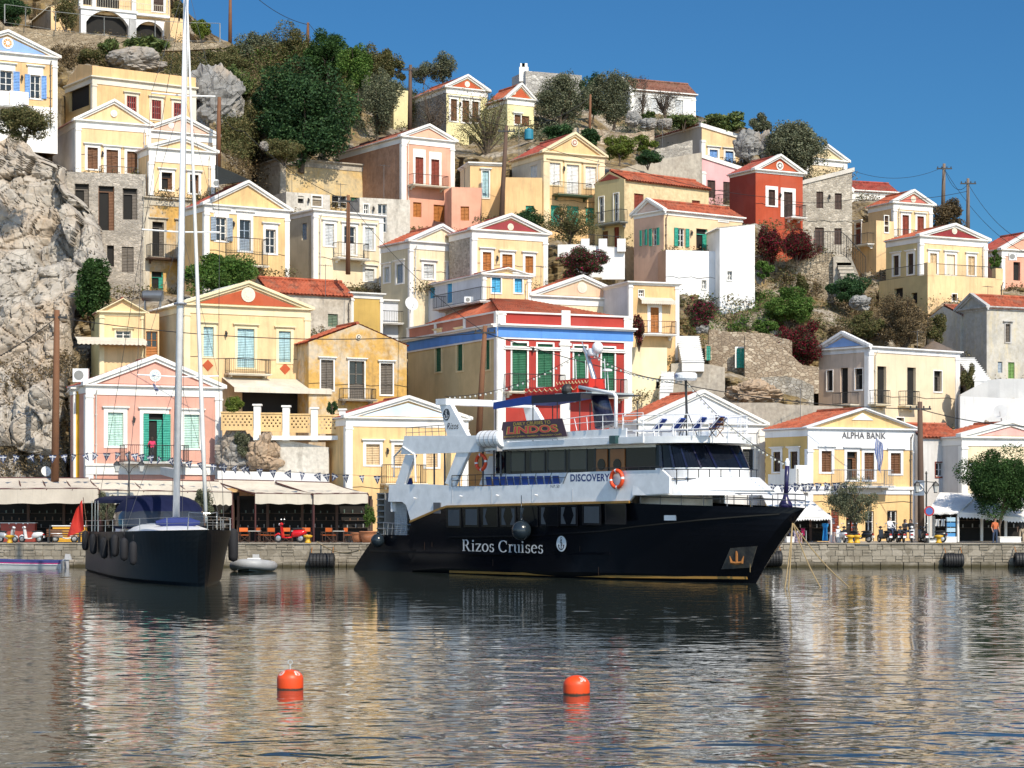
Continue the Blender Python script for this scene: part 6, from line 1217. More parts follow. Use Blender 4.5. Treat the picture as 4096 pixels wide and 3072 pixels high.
mb = MB(); mb.tube([m3(CK, 1795, 270), m3(CK, 1725, 30), m3(CG, 622, 1065)], [.16,.13,.10], 10); mb.tube([m3(CG, 640,1160), m3(CG, 760,1150)], .04, 6); mb.tube([m3(CG, 605,1010), m3(CG, 622,1065)], .03, 5); mb.tube([m3(CG, 740,1150), m3(CG, 740,1090)], .05, 6); mb.box(*(m3(CK,1790,384)-Vector((1.6,1.6,.05))), *(m3(CK,1790,384)+Vector((1.6,1.6,.05)))); mb.obj('mast', STEEL, ship, smooth=False)
mb = MB(); mb.ball(m3(CG, 740, 1060), .32, 16, 10, 0, (1,1,1.1)); mb.lathe([(.3,-.22),(.34,-.1),(.34,.12),(.28,.22)], m3(CG, 702, 1100), 16); mb.obj('satellite_dome', WP2, ship, smooth=True)
mb = MB(); pts = [m3(CK, 1660, 320, -1.2), m3(CK, 1960, 375, -1.2), m3(CK, 1978, 400, -1.2), m3(CK, 1978, 670, -1.2)]; mb.tube(pts, .10, 8); mb.obj('exhaust_pipe', WP2, ship, smooth=True)
mb = MB(); mb.ball(m3(CK, 1560, 345, -2), .36); mb.obj('searchlight', IRON, ship)
mb = MB()
for x, yt, yb in ((1630,80,375),(1715,90,370),(1880,75,330),(1905,175,350)): mb.tube([m3(CK, x+8, yb, -2.5), m3(CK, x, yt, -2.5)], .022, 5)
mb.lathe([(.28,-.05),(.28,.04),(.1,.09)], m3(CK, 1904, 175, -2.5), 14); mb.obj('antenna', WP2, ship)
mb = MB(); z1, z0 = SP(CK, 1250, 402, -1)[1], SP(CK, 1250, 470, -1)[1]; l0, l1, l2 = SP(CK, 920, 430, -1)[0], SP(CK, 1250, 402, -1)[0], SP(CK, 1790, 420, -2)[0]
mb.hexa([(l0,1,z1-.30),(l1,1,z1),(l1,5.6,z1),(l0,5.6,z1-.3),(l0,1,z1-.22),(l1,1,z1+.06),(l1,5.6,z1+.06),(l0,5.6,z1-.22)], 0); mb.hexa([(l1,1,z1),(l2,1,z1),(l2,5.6,z1),(l1,5.6,z1),(l1,1,z1+.06),(l2,1,z1+.06),(l2,5.6,z1+.06),(l1,5.6,z1+.06)], 1)
mb.hexa([(l0,.98,z1-.62),(l1,.98,z1-.42),(l1,1.03,z1-.42),(l0,1.03,z1-.62),(l0,.98,z1-.28),(l1,.98,z1),(l1,1.03,z1),(l0,1.03,z1-.28)], 0); mb.box(l1, .98, z1-.4, l2, 1.03, z1, 1)
mb.obj('bimini_canopy', [BLUEF, paint((.008,.010,.022), .6)], ship)
mb = MB()
for l in (l0+.1, l1, (l1+l2)/2, l2-.2):
    for yy in (1.1, 5.5): mb.tube([(l, yy, zsd), (l, yy, z1-.25)], .035, 5)
mb.obj('canopy_frame', IRON, ship)
mb = MB(); b0 = m3(CL, 812, 640, -2.6); t_ = m3(CL, 801, 262, -2.6); mb.tube([b0-Vector((0,0,1)), b0, t_], .07, 6)
for d in ((.8,.3),(-.8,.3),(0,-.8)): mb.tube([b0+Vector((d[0]*.9, d[1]*.9, -1)), b0+(t_-b0)*.32], .03, 5)
mb.obj('radar_post', IRON, ship); mb = MB(); mb.lathe([(.2,-.02),(.55,0),(.62,.1),(.62,.3),(.55,.4),(.1,.44)], t_, 24); rd = mb.obj('radome', WP2, ship, smooth=False)
mb = MB(); put_text(mb, text_polys("KODEN"), lambda u, z: t_+Vector((.635*math.sin(u), -.635*math.cos(u), z)), -1.0, .14, .1, .34); mb.obj('lettering', BLUEF, rd)
# jack staff, anchor, portlight, stern platform and gangway
mb = MB(); b0 = sp3(CL, 1665, 1345, -HB); mb.lathe([(.36,-.1),(.34,.1),(.16,.4),(.12,.6)], b0, 16); mb.tube([b0+Vector((0,0,.5)), sp3(CL, 1678, 1000, -HB)], .12, 10); mb.obj('jack_staff', paint((.02,.015,.07), .3), ship, smooth=True)
mb = MB(); q = sp3(CL, 1678, 985, -HB); mb.lathe([(.11,-.1),(.13,.1),(.05,.3)], q, 10); mb.obj('mast_lamp', WP2, ship)
mb = MB(); pl_ = [hullpx(CN, x, y, KN, .06) for x, y in ((1160,868),(1392,850),(1340,1040),(1080,1055))]; mb.prism(pl_, (.0,.08,0)); mb.obj('anchor_pocket', peeling((.05,.05,.05),(.09,.085,.07),(.02,.02,.02),2), ship)
mb = MB(); c0 = hullpx(CN, 1235, 985, KN, .22); ax = (hullpx(CN, 1300, 985, KN, .22)-c0).normalized()
mb.tube([c0+Vector((0,0,.55)), c0-Vector((0,0,.1))], .07, 6)
for sg in (-1, 1): mb.tube([c0-Vector((0,0,.1)), c0+ax*.32*sg-Vector((0,0,.06)), c0+ax*.42*sg+Vector((0,0,.28))], [.10,.09,.02], 6)
mb.obj('anchor', RUST, ship)
mb = MB(); (a, b), d_ = (hullpx(CL, 620, 1472, out=.05), hullpx(CL, 714, 1428, out=.05)), 0
mb.hexa([a+Vector((0,0,0)), (b.x,b.y,a.z), (b.x,b.y+.1,a.z), a+Vector((0,.1,0)), (a.x,a.y,b.z), b, b+Vector((0,.1,0)), (a.x,a.y+.1,b.z)]); mb.obj('fairlead', WP2, ship)
for x0, y0, x1, y1 in ((640,1135,720,1146),(655,1186,742,1198)):
    pass
mb = MB(); a_, b_ = sp3(CJ, 1485, 1160, -.4), sp3(CJ, 1550, 808, -.4)
mb.box(a_.x-.0, .35, a_.z, a_.x+.08, 1.35, b_.z); mb.box(b_.x-.05, .35, a_.z, b_.x+.03, 1.35, b_.z) 
for i in range(8): z = a_.z+(b_.z-a_.z)*i/7; mb.box(a_.x, .3, z-.04, b_.x, 1.4, z+.04)
mb.obj('gangway', paint((.22,.22,.21), .6), ship)
for x, y in ((252,1282),(650,1265),(965,1258),(1300,1255)): mb = MB(); p = sp3(CK, x, y, .02); mb.tube([p, p+Vector((0,-.22,.04))], .04, 6); mb.obj('drain_spout', WP2, ship)
mb = MB(); p = sp3(CK, 1963, 775, .1); mb.box(p.x-.25, -.25, p.z-.22, p.x+.25, .1, p.z+.22); mb.obj('navigation_light', [paint((.02,.06,.06), .3)], ship)
# painted names
fn = lambda u, z: Vector((u, -.025, z))
mb = MB(); (l0, z0), (l1, z1) = SP(CK, 1583, 1137), SP(CK, 1922, 1068); put_text(mb, text_polys("DISCOVERY", 0, .03, 1.08), lambda u, z: Vector((u, .014, z)), l0, z0, l1, z1); mb.obj('name_lettering', paint((.012,.03,.16), .4), ship)
mb = MB(); (l0, z0), (l1, z1) = SP(CK, 1412, 1190), SP(CK, 1488, 1162); put_text(mb, text_polys("N.P. 50", 0, 0), lambda u, z: Vector((u, .014, z)), l0, z0, l1, z1); mb.obj('port_lettering', paint((.03,.03,.05), .4), ship)
mb = MB(); q0, q1 = hullpx(CQ, 1010, 513, KQ), hullpx(CQ, 1665, 417, KQ); put_text(mb, serif_polys("Rizos Cruises"), lambda u, z: Vector((u, min(q0.y, q1.y)-.03, z)), q0.x, q0.z, q1.x, q0.z+(hullpx(CQ, 1030, 418, KQ).z-q0.z)); mb.obj('hull_lettering', paint((.62,.62,.62), .4), ship)
mb = MB(); c0 = hullpx(CQ, 1806, 452, KQ, .05); c1 = hullpx(CQ, 1849, 452, KQ, .05); c2 = hullpx(CQ, 1806, 389, KQ, .05); ru = c1.x-c0.x; rz = c2.z-c0.z; yy = c0.y
mb.poly([Vector((c0.x+ru*math.cos(2*math.pi*i/28), yy, c0.z+rz*math.sin(2*math.pi*i/28))) for i in range(28)]); anchor_mark(mb, lambda u, z: Vector((u, yy-.012, z)), c0.x, c0.z, ru, rz, 1); mb.obj('emblem', [paint((.62,.66,.68), .4), NAVY], ship)
M2W = Matrix.Translation(SHIP0) @ Matrix.Rotation(ANG, 4, 'Z'); ship_to = lambda p: M2W @ Vector(p)
mb = MB()
for x in (560, 900, 1250, 1600, 1980):                    # plate seams and scuppers on the white side
    a_, b_ = sp3(CK, x, 1200, .0), sp3(CK, x, 1325, .0); mb.box(a_.x-.012, .008, b_.z, a_.x+.012, .03, a_.z)
mb.obj('plate_seams', paint((.45,.46,.47), .6), ship)
mb = MB()
for x, y, w_ in ((700,440,.5),(760,440,.3),(1250,580,.4),(1950,470,.35),(2100,640,.5)): p = hullpx(CQ, x, y, KQ, .012); mb.box(p.x-.02*w_, p.y, p.z-.9*w_, p.x+.02*w_, p.y+.01, p.z)
mb.obj('rust_streaks', paint((.05,.025,.012), .9), ship)
# things on board
def on_ship(mb, name, label, cat, mats, group=None, smooth=False):
    o = mb.obj(name, mats, None, SHIP0, smooth); o.rotation_euler = (0,0,ANG); return tag(o, label, cat, group)
t = thing('banner', 'dark purple banner advertising daily cruises on the sun deck rail', 'banner', SHIP0, ANG)
mb = MB(); bp = [(1000,622),(1512,590),(1556,746),(975,772)]; spanel(mb, CK, bp, .12, .03); mb.obj('cloth', paint((.075,.04,.06), .7), t)
bu = [SP(CK, x, y, .13) for x, y in bp]
def bf(u, z):                                             # unit square -> banner quad
    a = (bu[3][0]+(bu[2][0]-bu[3][0])*u, bu[3][1]+(bu[2][1]-bu[3][1])*u); b = (bu[0][0]+(bu[1][0]-bu[0][0])*u, bu[0][1]+(bu[1][1]-bu[0][1])*u); return Vector((a[0]+(b[0]-a[0])*z, -.135, a[1]+(b[1]-a[1])*z))
YT = paint((.55,.42,.07), .7); RT = paint((.60,.06,.07), .7)
mb = MB(); put_text(mb, text_polys("DAILY CRUISES TO", 0, .005), bf, .19, .75, .80, .93); put_text(mb, text_polys("LINDOS", 0, .06), lambda u, z: bf(u, z), .09, .25, .90, .71); put_text(mb, text_polys("ANTHONY QUINN - TSAMBIKA - TRAGANOY CAVES"), bf, .06, .06, .93, .17)
mb.obj('yellow_lettering', YT, t); mb = MB(); put_text(mb, text_polys("LINDOS", 0, .02), lambda u, z: bf(u, z)+Vector((0,-.008,0)), .105, .275, .885, .685); mb.obj('red_lettering', RT, t)
def lifebuoy(label, p, r, tilt=0):
    mb = MB(); mb.torus((0,0,0), (1,0,0), (0,0,1), r, r*.24, 28, 8, 0, lambda i: 1 if i % 7 == 0 else 0); o = mb.obj('lifebuoy', [ORANGE, WP2], None, ship_to(p), True); o.rotation_euler = (0,0,ANG); return tag(o, label, 'lifebuoy', 'orange lifebuoys on the ship')
p = sp3(CK, 1985, 1115, .15); lifebuoy('orange lifebuoy hanging beside the ship name', p, .46); lifebuoy('orange lifebuoy on the open after deck', sp3(CK, 812, 970, -.1), .44)
mb = MB(); (l0, z), (l1, _) = SP(CK, 785, 772, .3), SP(CK, 982, 772, .3); r_ = .5; mb.lathe([(.05,l0-l0),(r_*.9,.02),(r_,.12),(r_,(l1-l0)-.12),(r_*.9,(l1-l0)-.02),(.05,l1-l0)], (l0, -.05, z), 20, 'x')
for f_ in (.2,.4,.6,.8): mb.lathe([(r_*1.03,-.03),(r_*1.03,.03)], (l0+(l1-l0)*f_, -.05, z), 20, 'x', 1)
mb.box(l0+.2,-.4,z-.72,l0+.3,.4,z-.4,1); mb.box(l1-.3,-.4,z-.72,l1-.2,.4,z-.4,1); on_ship(mb, 'life_raft', 'white life raft canister beside the cruise banner', 'life raft', [WP2, paint((.35,.35,.36), .5)])
def deck_chair(label, l, y, z, rz_=0, mat=BLUEF, group='blue chairs along the upper deck', proto=[None]):
    w_ = ship_to((l, y, z)); 
    if proto[0] is None:
        t = thing('deck_chair', label, 'chair', w_, ANG+rz_, group); mb = MB(); mb.box(-.25,-.22,.42,.25,.22,.46); mb.obj('seat', mat, t); mb = MB(); mb.hexa([(-.25,.2,.5),(.25,.2,.5),(.25,.24,.5),(-.25,.24,.5),(-.25,.28,1.0),(.25,.28,1.0),(.25,.32,1.0),(-.25,.32,1.0)]); mb.obj('backrest', mat, t)
        mb = MB()
        for a in (-.26,.26): mb.tube([(a,-.22,0),(a,.22,.45)], .02, 4); mb.tube([(a,.22,0),(a,-.22,.45)], .02, 4); mb.tube([(a,.2,.44),(a,.3,1.0)], .02, 4)
        mb.obj('frame', IRON, t); proto[0] = t; return t
    return copy_thing(proto[0], label, w_, ANG+rz_)
for i, x in enumerate((915,978,1040,1100,1160,1225,1290,1358,1425,1495)): deck_chair('blue canvas chair in the row behind the black rail', SP(CK, x, 1130, -.45)[0], .42, zfl-.02, math.pi)
for i, x in enumerate((175,215)): deck_chair('blue chair on the stern balcony of the upper deck', SP(CK, x, 1130, -.9)[0], 1.0, zfl-.02, math.pi)
lp = None
for i, (x, lab) in enumerate(((480,'white framed blue lounger nearest the funnel'),(560,'blue lounger second from the funnel'),(640,'blue lounger third from the funnel'),(730,'folded blue lounger in the middle of the sun deck'),(820,'blue lounger left of the wide middle pair'),(900,'raised blue lounger under the radar post'),(975,'raised turquoise blue lounger near the brown chair'))):
    q = sp3(CL, x, 735, -1.6); w_ = ship_to((q.x, 1.6+(i%2)*.8, zsdt-.1))
    if lp is None:
        lp = thing('sun_lounger', lab, 'sun lounger', w_, ANG+.3, 'sun loungers on the top deck'); mb = MB(); mb.box(-.75,-.3,.42,.35,.3,.48); mb.hexa([(.35,-.3,.42),(1.0,-.3,1.05),(1.0,.3,1.05),(.35,.3,.42),(.33,-.3,.48),(.97,-.3,1.1),(.97,.3,1.1),(.33,.3,.48)]); mb.obj('sling', BLUEF, lp)
        mb = MB()
        for yy in (-.32,.32): mb.tube([(-.8,yy,.44),(.4,yy,.44),(1.0,yy,1.05)], .03, 5); mb.tube([(-.6,yy,0),(-.6,yy,.44)], .025, 5); mb.tube([(.5,yy,0),(.5,yy,.5)], .025, 5)
        mb.obj('frame', WP2, lp)
    else: copy_thing(lp, lab, w_, ANG+.3)
t = thing('folding_chair', 'brown wooden chair at the front of the sun deck', 'chair', ship_to((SP(CL, 1065, 740, -1.5)[0], 1.5, zsdt-.1)), ANG); mb = MB(); mb.box(-.28,-.25,.44,.28,.25,.48); mb.obj('seat', WOOD, t); mb = MB(); mb.box(-.28,.22,.85,.28,.27,1.05); mb.box(-.28,.22,.6,.28,.27,.68); mb.obj('backrest', WOOD, t); mb = MB()
for a in (-.28,.28): mb.tube([(a,-.25,0),(a,.25,.46)], .025, 4); mb.tube([(a,.25,0),(a,-.25,.46)], .025, 4); mb.tube([(a,.25,.4),(a,.25,1.05)], .025, 4); mb.tube([(a,-.25,.7),(a,.25,.7)], .025, 4)
mb.obj('frame', WOOD, t)
for lab, (x, y, rr) in (('black ball fender hanging at the ship stern',(372,425,.42)),('grey blue ball fender hanging over the painted hull name',(1545,345,.56))):
    p = hullpx(CQ, x, y, KQ, rr+.05); mb = MB(); mb.ball((0,0,0), rr, 18, 12); mb.tube([(0,0,rr*.9),(0,.3,2.0)], .025, 5); mb.lathe([(.08,0),(.08,.15)], (0,0,rr*.95), 8); tag(mb.obj('ball_fender', paint((.014,.022,.03), .22), None, ship_to(p), True), lab, 'fender', 'ball fenders')
def water_at(o, x, y, k=Z_): sx, sy = o[0]+x*k, o[1]+y*k; Y = H*F/(sy-HOR); return P(sx, sy, Y)
bowp = ship_to(Vector((LT-.9, HB, tip[1]-.75)))
for lab, (x, y) in (('pale mooring rope dropping straight from the bow',(1635,1225)),('brown mooring rope just right of the pale one',(1668,1220)),('mooring rope slanting from the bow into open water',(1950,1215)),('longest mooring rope slanting far right of the bow',(2205,1215))):
    e = water_at(CN, x, y, KN); mb = MB(); mb.tube([bowp.lerp(e, i/8)-Vector((0,0,.25*math.sin(math.pi*i/8))) for i in range(9)]+[e-Vector((0,0,.3))], .035, 5); tag(mb.obj('mooring_rope', ROPE), lab, 'rope', 'mooring ropes at the ship bow')
mb = MB(); mb.tube([ship_to(sp3(CL, 1360, 1300, -2.2)), ship_to(hullpx(CN, 1340, 1080, KN, .1))], .02, 5); tag(mb.obj('mooring_rope', ROPE), 'thin line hanging down the starboard bow', 'rope', 'mooring ropes at the ship bow')
e = PZ(CJ, 960, 1225, QY+.5); s0 = ship_to(hullpx(CJ, 1330, 1300, out=.05)); mb = MB(); mb.tube([s0.lerp(e, i/8)-Vector((0,0,.4*math.sin(math.pi*i/8))) for i in range(9)], .04, 5); tag(mb.obj('mooring_rope', ROPE), 'tan stern rope from the ship to the quay', 'rope')
# ---------------------------------------------------------------- the sailing yacht
YA = R(-73); y0s = water_at((0,1900), 930, 1052, 800/2212); YB = 3.0
yo = Vector((y0s.x, y0s.y, 0)); yt = thing('sailing_yacht', 'black hulled sailing yacht with a blue sprayhood and a tall white mast', 'yacht', yo, YA)
cy_, sy_ = math.cos(YA), math.sin(YA); YF = Fr((yo.x, yo.y), (cy_, sy_), (sy_, -cy_), 0, False); KY = 800/2212; CY = (0,1900)
yp = lambda o, x, y, off=-YB, k=Z_: (lambda q: Vector((q[0], -off, q[1])))(YF.px(o[0]+x*k, o[1]+y*k, off))
stem = yp(CJ, 12, 1120); YL = stem.x; ywl = YL-1.0; zt_ = stem.z; zst = yp(CY, 1100, 640, 0, KY).z; print('YACHT', YL, zt_, zst)
yfn = hullfn(0, YL, ywl, YB, lambda l: zst+(zt_-zst)*(l/YL)**1.5, YL*.50, YL*.42, .9, 2.5, 1.9, -.7)
mb = MB()
for side in (-1, 1):
    n0 = len(mb.v)
    for i in range(51):
        for j in range(13): mb.v.append(tuple(yfn(i/50, j/12, side)))
    for i in range(50):
        for j in range(12): a = n0+i*13+j; mb.f.append((a, a+13, a+14, a+1)); mb.m.append(0)
mb.poly([yfn(0, j/12, -1) for j in range(13)]+[yfn(0, j/12, 1) for j in range(12,-1,-1)]); mb.obj('hull', paint((.006,.006,.007), .4, 0, .12, name="black_gloss_paint"), yt, smooth=False)
mb = MB(); ring = [yfn(i/40, .985, -1) for i in range(41)]
for a, b in zip(ring[:-1], ring[1:]): mb.poly([a, b, (b.x, 2*YB-b.y, b.z), (a.x, 2*YB-a.y, a.z)])
mb.obj('deck', paint((.55,.52,.46), .6), yt)
zd = zst+.1
def dome(mb, l0, l1, hb, z0, h, n=14, m=10, mi=0, pw=2.6):
    def fn(u, v): t_ = math.pi*v; a = math.sin(math.pi*(u*.5))**.8 if True else 0; l = l0+(l1-l0)*u; k = (1-u**3.0)**.5; return Vector((l, YB-hb*math.copysign(abs(math.cos(t_))**(2/pw), math.cos(t_))*(.55+.45*k), z0+h*k*abs(math.sin(t_))**(2/pw)))
    mb.grid(fn, n, m, mi)
mb = MB(); dome(mb, YL*.3, YL*.8, 2.2, zd-.2, .8); mb.obj('coach_roof', WP2, yt, smooth=True)
ls0 = YL*.44; zh = yp(CI, 1400, 1250).z
mb = MB(); dome(mb, ls0-1.4, ls0+2.2, 2.55, zd+.2, zh-zd-.2, 12, 18, 0, 3.2); mb.obj('sprayhood', paint((.006,.009,.038), .85, 0, .2, name="blue_canvas"), yt, smooth=True)
mb = MB(); dome(mb, ls0-1.2, ls0+2.34, 2.6, zd+.35, zh-zd-.72, 12, 18, 0, 3.2); mb.obj('sprayhood_window', glass((.03,.035,.045), .1), yt, smooth=True)
mb = MB(); dome(mb, 0.6, ls0-.6, 2.5, zh-.5, .48, 8, 10, 0, 3); mb.obj('bimini', paint((.006,.009,.038), .85, 0, .2, name="blue_canvas"), yt, smooth=True)
for l in (.8, 2.6, 4.2):
    for yy in (.4, 2*YB-.4): mb = MB(); mb.tube([(l, yy, zd-.1), (l+.1, yy, zh-.35)], .03, 5); mb.obj('canopy_pole', STEEL, yt)
mx_ = yp(CI, 1520, 1490); mb = MB(); top = yp(CA, 1612, -250); m0 = Vector((mx_.x, YB, zd+.3)); mtop = Vector((top.x, YB, top.z)); mb.tube([m0, m0.lerp(mtop, .5), mtop], [.19,.18,.13], 14); mb.obj('mast', paint((.82,.82,.82), .35, name="white_aluminium"), yt, smooth=True)
at = lambda z: m0.lerp(mtop, (z-m0.z)/(mtop.z-m0.z)); tips = []
for z, w_ in ((yp(CI, 1540, 235).z, 2.0), (yp(CE, 1580, 485).z, 1.9), (yp(CA, 1610, 805).z, 1.55)):
    c_ = at(z); a, b = c_+Vector((-.25,-w_*1.1,.1)), c_+Vector((-.25,w_*1.1,.1)); mb = MB(); mb.tube([a, c_, b], .045, 6); mb.obj('spreader', paint((.82,.82,.82), .35, name="white_aluminium"), yt); tips.append((a, b))
mb = MB()
for k in (0, 1):
    ch = Vector((m0.x-.6, .25 if k == 0 else 2*YB-.25, zd)); mb.tube([ch]+[q[k] for q in tips]+[at(mtop.z-.5)], .014, 4); mb.tube([ch, at(tips[0][0].z)], .012, 4); mb.tube([tips[0][k], at(tips[1][0].z)], .012, 4); mb.tube([tips[1][k], at(tips[2][0].z)], .012, 4)
mb.tube([(.3, .6, zd), at(mtop.z)], .014, 4); mb.tube([(.3, 2*YB-.6, zd), at(mtop.z)], .014, 4); mb.tube([m0+Vector((.3,.3,0)), at(mtop.z)+Vector((.2,0,0))], .012, 4); mb.obj('rigging', paint((.08,.08,.085), .4), yt)
fs0 = Vector((YL-.5, YB, zt_+.35)); fs1 = yp(CA, 1652, 0); fs1 = Vector((fs1.x, YB, fs1.z)); fs1 = at(mtop.z-.8)+Vector((.15,0,0))
mb = MB(); mb.tube([fs0+Vector((0,0,.5)), fs0.lerp(fs1, .15), fs0.lerp(fs1, .6), fs1], [.09,.12,.09,.04], 9); mb.tube([fs0, fs0+Vector((0,0,.6))], .05, 8); mb.obj('furled_jib', paint((.60,.60,.58), .7, name="sailcloth"), yt, smooth=True)
mb = MB(); bz = yp(CI, 1290, 1080).z; c_ = at(bz); mb.hexa([c_+Vector((-.1,-.16,-.3)), c_+Vector((-5.2,-.16,-.05)), c_+Vector((-5.2,.16,-.05)), c_+Vector((-.1,.16,-.3)), c_+Vector((-.1,-.2,.2)), c_+Vector((-5.2,-.2,.38)), c_+Vector((-5.2,.2,.38)), c_+Vector((-.1,.2,.2))]); mb.obj('boom', paint((.6,.6,.6), .4, name="white_aluminium"), yt)
mb = MB(); mb.torus(at(yp(CE, 1580, 1100).z), (1,0,0), (0,1,0), .3, .07, 14, 6); mb.obj('mast_collar', STEEL, yt)
mb = MB(); c_ = Vector((YL*.66, YB, zd+.6))
def bag(u, v):
    a = 2*math.pi*v; r_ = .34*math.sin(math.pi*max(.03, min(.97, u)))**.5*(1+.18*noise.noise(Vector((u*6, v*5, 2)))); return c_+Vector((.35*math.cos(a)*r_*2, (u-.5)*2.4, r_*math.sin(a)*.95))
mb.grid(bag, 14, 12); mb.obj('sail_bag', paint((.012,.025,.14), .8, name="blue_canvas"), yt, smooth=True)
mb = MB(); g = [yfn(i/24, 1, -1) for i in range(25)]; g += [Vector((p.x, 2*YB-p.y, p.z)) for p in g[::-1]]
for dz in (.35, .65): mb.tube([p+Vector((0,0,dz)) for p in g], .012, 4)
for p in g[::3]: mb.tube([p, p+Vector((0,0,.66))], .018, 4)
pu = [Vector((YL-1.6, YB-.75, zt_-.02)), Vector((YL-1.4, YB-.7, zt_+.85)), Vector((YL-.2, YB-.15, zt_+.8)), Vector((YL-.2, YB+.15, zt_+.8)), Vector((YL-1.4, YB+.7, zt_+.85)), Vector((YL-1.6, YB+.75, zt_-.02))]; mb.tube(pu, .03, 5); mb.obj('guard_rail', STEEL, yt)
Y2W = Matrix.Translation(yo) @ Matrix.Rotation(YA, 4, 'Z')
for i, (x, lab) in enumerate(((950,'black sock fender farthest aft on the yacht'),(1040,'second black sock fender from the yacht stern'),(1160,'thick black sock fender in the middle of the yacht quarter'),(1280,'leaning black sock fender on the yacht side'),(1380,'tall black sock fender next to the plain hull'),(1480,'short black sock fender closest to the yacht bow'))):
    q = yp(CY, x, 770, .18, KY); q = Y2W @ Vector((max(.2, q.x), -.22, zst-.55-.12*(i%3))); mb = MB(); mb.lathe([(.02,-.62),(.16,-.55),(.21,-.4),(.21,.4),(.15,.55),(.03,.62)], (0,0,0), 14); mb.tube([(0,0,.6),(0,.1,.95)], .015, 4); tag(mb.obj('fender', paint((.010,.010,.013), .8), None, q, True), lab, 'fender', 'black fenders on the yacht')
q = Y2W @ yp(CJ, 235, 1150, -2*YB-.0); mb = MB(); mb.lathe([(.02,-1.0),(.26,-.9),(.3,-.7),(.3,.75),(.2,.95),(.03,1.02)], (0,0,0), 14); fr_ = PZ(CJ, 235, 1255, 131); tag(mb.obj('fender', paint((.010,.010,.013), .8), None, fr_, True), 'large black sock fender on the far side of the yacht bow', 'fender', 'black fenders on the yacht')
t = thing('ensign', 'red flag drooping from the yacht stern', 'flag', Y2W @ Vector((.1, .2, zd))); mb = MB(); mb.tube([(0,0,-.1),(-.25,-.1,2.0)], .025, 5); mb.obj('flag_staff', WOOD, t); mb = MB()
def flag(u, v): s_ = 1-v; return Vector((-.25*(1-v*.5)-u*(.35+.75*v)-.05, -.12-.14*math.sin(u*7+v*3), 1.85-v*1.9-u*(.55-.1*v)))
mb.grid(flag, 10, 12); mb.obj('flag_cloth', paint((.50,.03,.02), .8, name="flag_cloth"), t)
# ---------------------------------------------------------------- bank sign and other house details
f = BK['f']; q = MB(); u0, z0 = f.px(*S(CM, 632, 332)); u1, z1 = f.px(*S(CM, 1012, 283)); put_text(q, text_polys("ALPHA BANK", 0, .025, 1.05), lambda u, z: f.p(u, .085, z), u0, z0, u1, z1); q.obj('sign_lettering', paint((.10,.10,.11), .5), BK['o'])
q = MB(); a, b, c = (f.px(*S(CM, x, y)) for x, y in ((722,172),(908,176),(815,112))); f.prism(q, [a, b, c], -.02, .06); q.obj('pediment_ornament', WHITE, BK['o'])
q = MB(); u, z = f.px(*S(CM, 800, 760)); f.box(q, -.12, BK['W']+.12, -.02, .16, z-.12, z+.1); f.box(q, -.05, BK['W']+.05, -.02, .08, z-.45, z-.12); q.obj('string_course', plaster((.74,.74,.75),.05), BK['o'])
l = BK['l']; q = MB(); z1 = l.px(*S(CM, 100, 640), 1.2)[1]; zb = l.px(*S(CM, 100, 775), 1.2)[1]; ue = l.px(*S(CM, 0, 700), 1.2)[0]
l.box(q, -.35, ue, 1.0, 1.2, zb, z1); l.box(q, -.35, -.1, .06, 1.2, zb, z1+.6); l.box(q, -.35, 1.6, .95, 1.23, zb, z1+.35); l.box(q, -.2, ue, .05, 1.0, zb-.2, zb); q.obj('side_terrace', WHITE, BK['o'])
def stripe(fr, par, o, x0, y0, x1, y1, proj, drop, mat):
    q = MB(); u0, z0 = fr.px(*S(o, x0, y0)); u1, _ = fr.px(*S(o, x1, y0)); fr.prism(q, [(u0,z0),(u1,z0),(u1,z0-.03),(u0,z0-.03)], -.02, .02)
    n = len(q.v); P4 = [fr.p(u0,0,z0), fr.p(u1,0,z0), fr.p(u1,proj,z0-drop), fr.p(u0,proj,z0-drop)]; q.prism(P4, (0,0,.025)); m_ = 16
    for i in range(m_): a, b = u0+(u1-u0)*i/m_, u0+(u1-u0)*(i+1)/m_; q.poly([fr.p(a,proj,z0-drop), fr.p(b,proj,z0-drop), fr.p(b,proj,z0-drop-.2), fr.p((a+b)/2,proj+.01,z0-drop-.27), fr.p(a,proj,z0-drop-.2)])
    q.obj('awning', mat, par)
CANV = plaster((.56,.495,.41), .2); CANW = plaster((.72,.71,.70), .12); CANL = plaster((.62,.56,.46), .18)
stripe(t38['f'], t38['o'], CE, 650, 1400, 1250, 1400, 1.3, .35, CANL); stripe(HO['f'], HO['o'], CG, 1090, 625, 1380, 640, .7, .3, CANL)
q = MB(); f = t37['f']; u0, z0 = f.px(*S(CI, 1915, 240)); f.prism(q, [(u0,z0),(t37['W']+.3,z0),(t37['W']+.3,z0-.1),(u0,z0-.1)], 0, .05); q.prism([f.p(u0,.05,z0), f.p(t37['W']+.3,.05,z0), f.p(t37['W']+.7,2.6,z0-.85), f.p(u0,2.6,z0-.85)], (0,0,.04)); q.poly([f.p(u0,2.6,z0-.85), f.p(t37['W']+.7,2.6,z0-.85), f.p(t37['W']+.7,2.62,z0-1.15), f.p(u0,2.62,z0-1.15)]); q.obj('awning', CANL, t37['o'])
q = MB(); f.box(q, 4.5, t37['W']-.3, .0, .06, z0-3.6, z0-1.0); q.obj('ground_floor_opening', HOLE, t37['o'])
t = thing('laundry', 'two white sheets drying over the blue shuttered balcony', 'laundry', (0,0,0)); f = H1['f']; Mh = Matrix.Translation(H1['o'].location) @ Matrix.Rotation(H1['o'].rotation_euler.z, 4, 'Z')
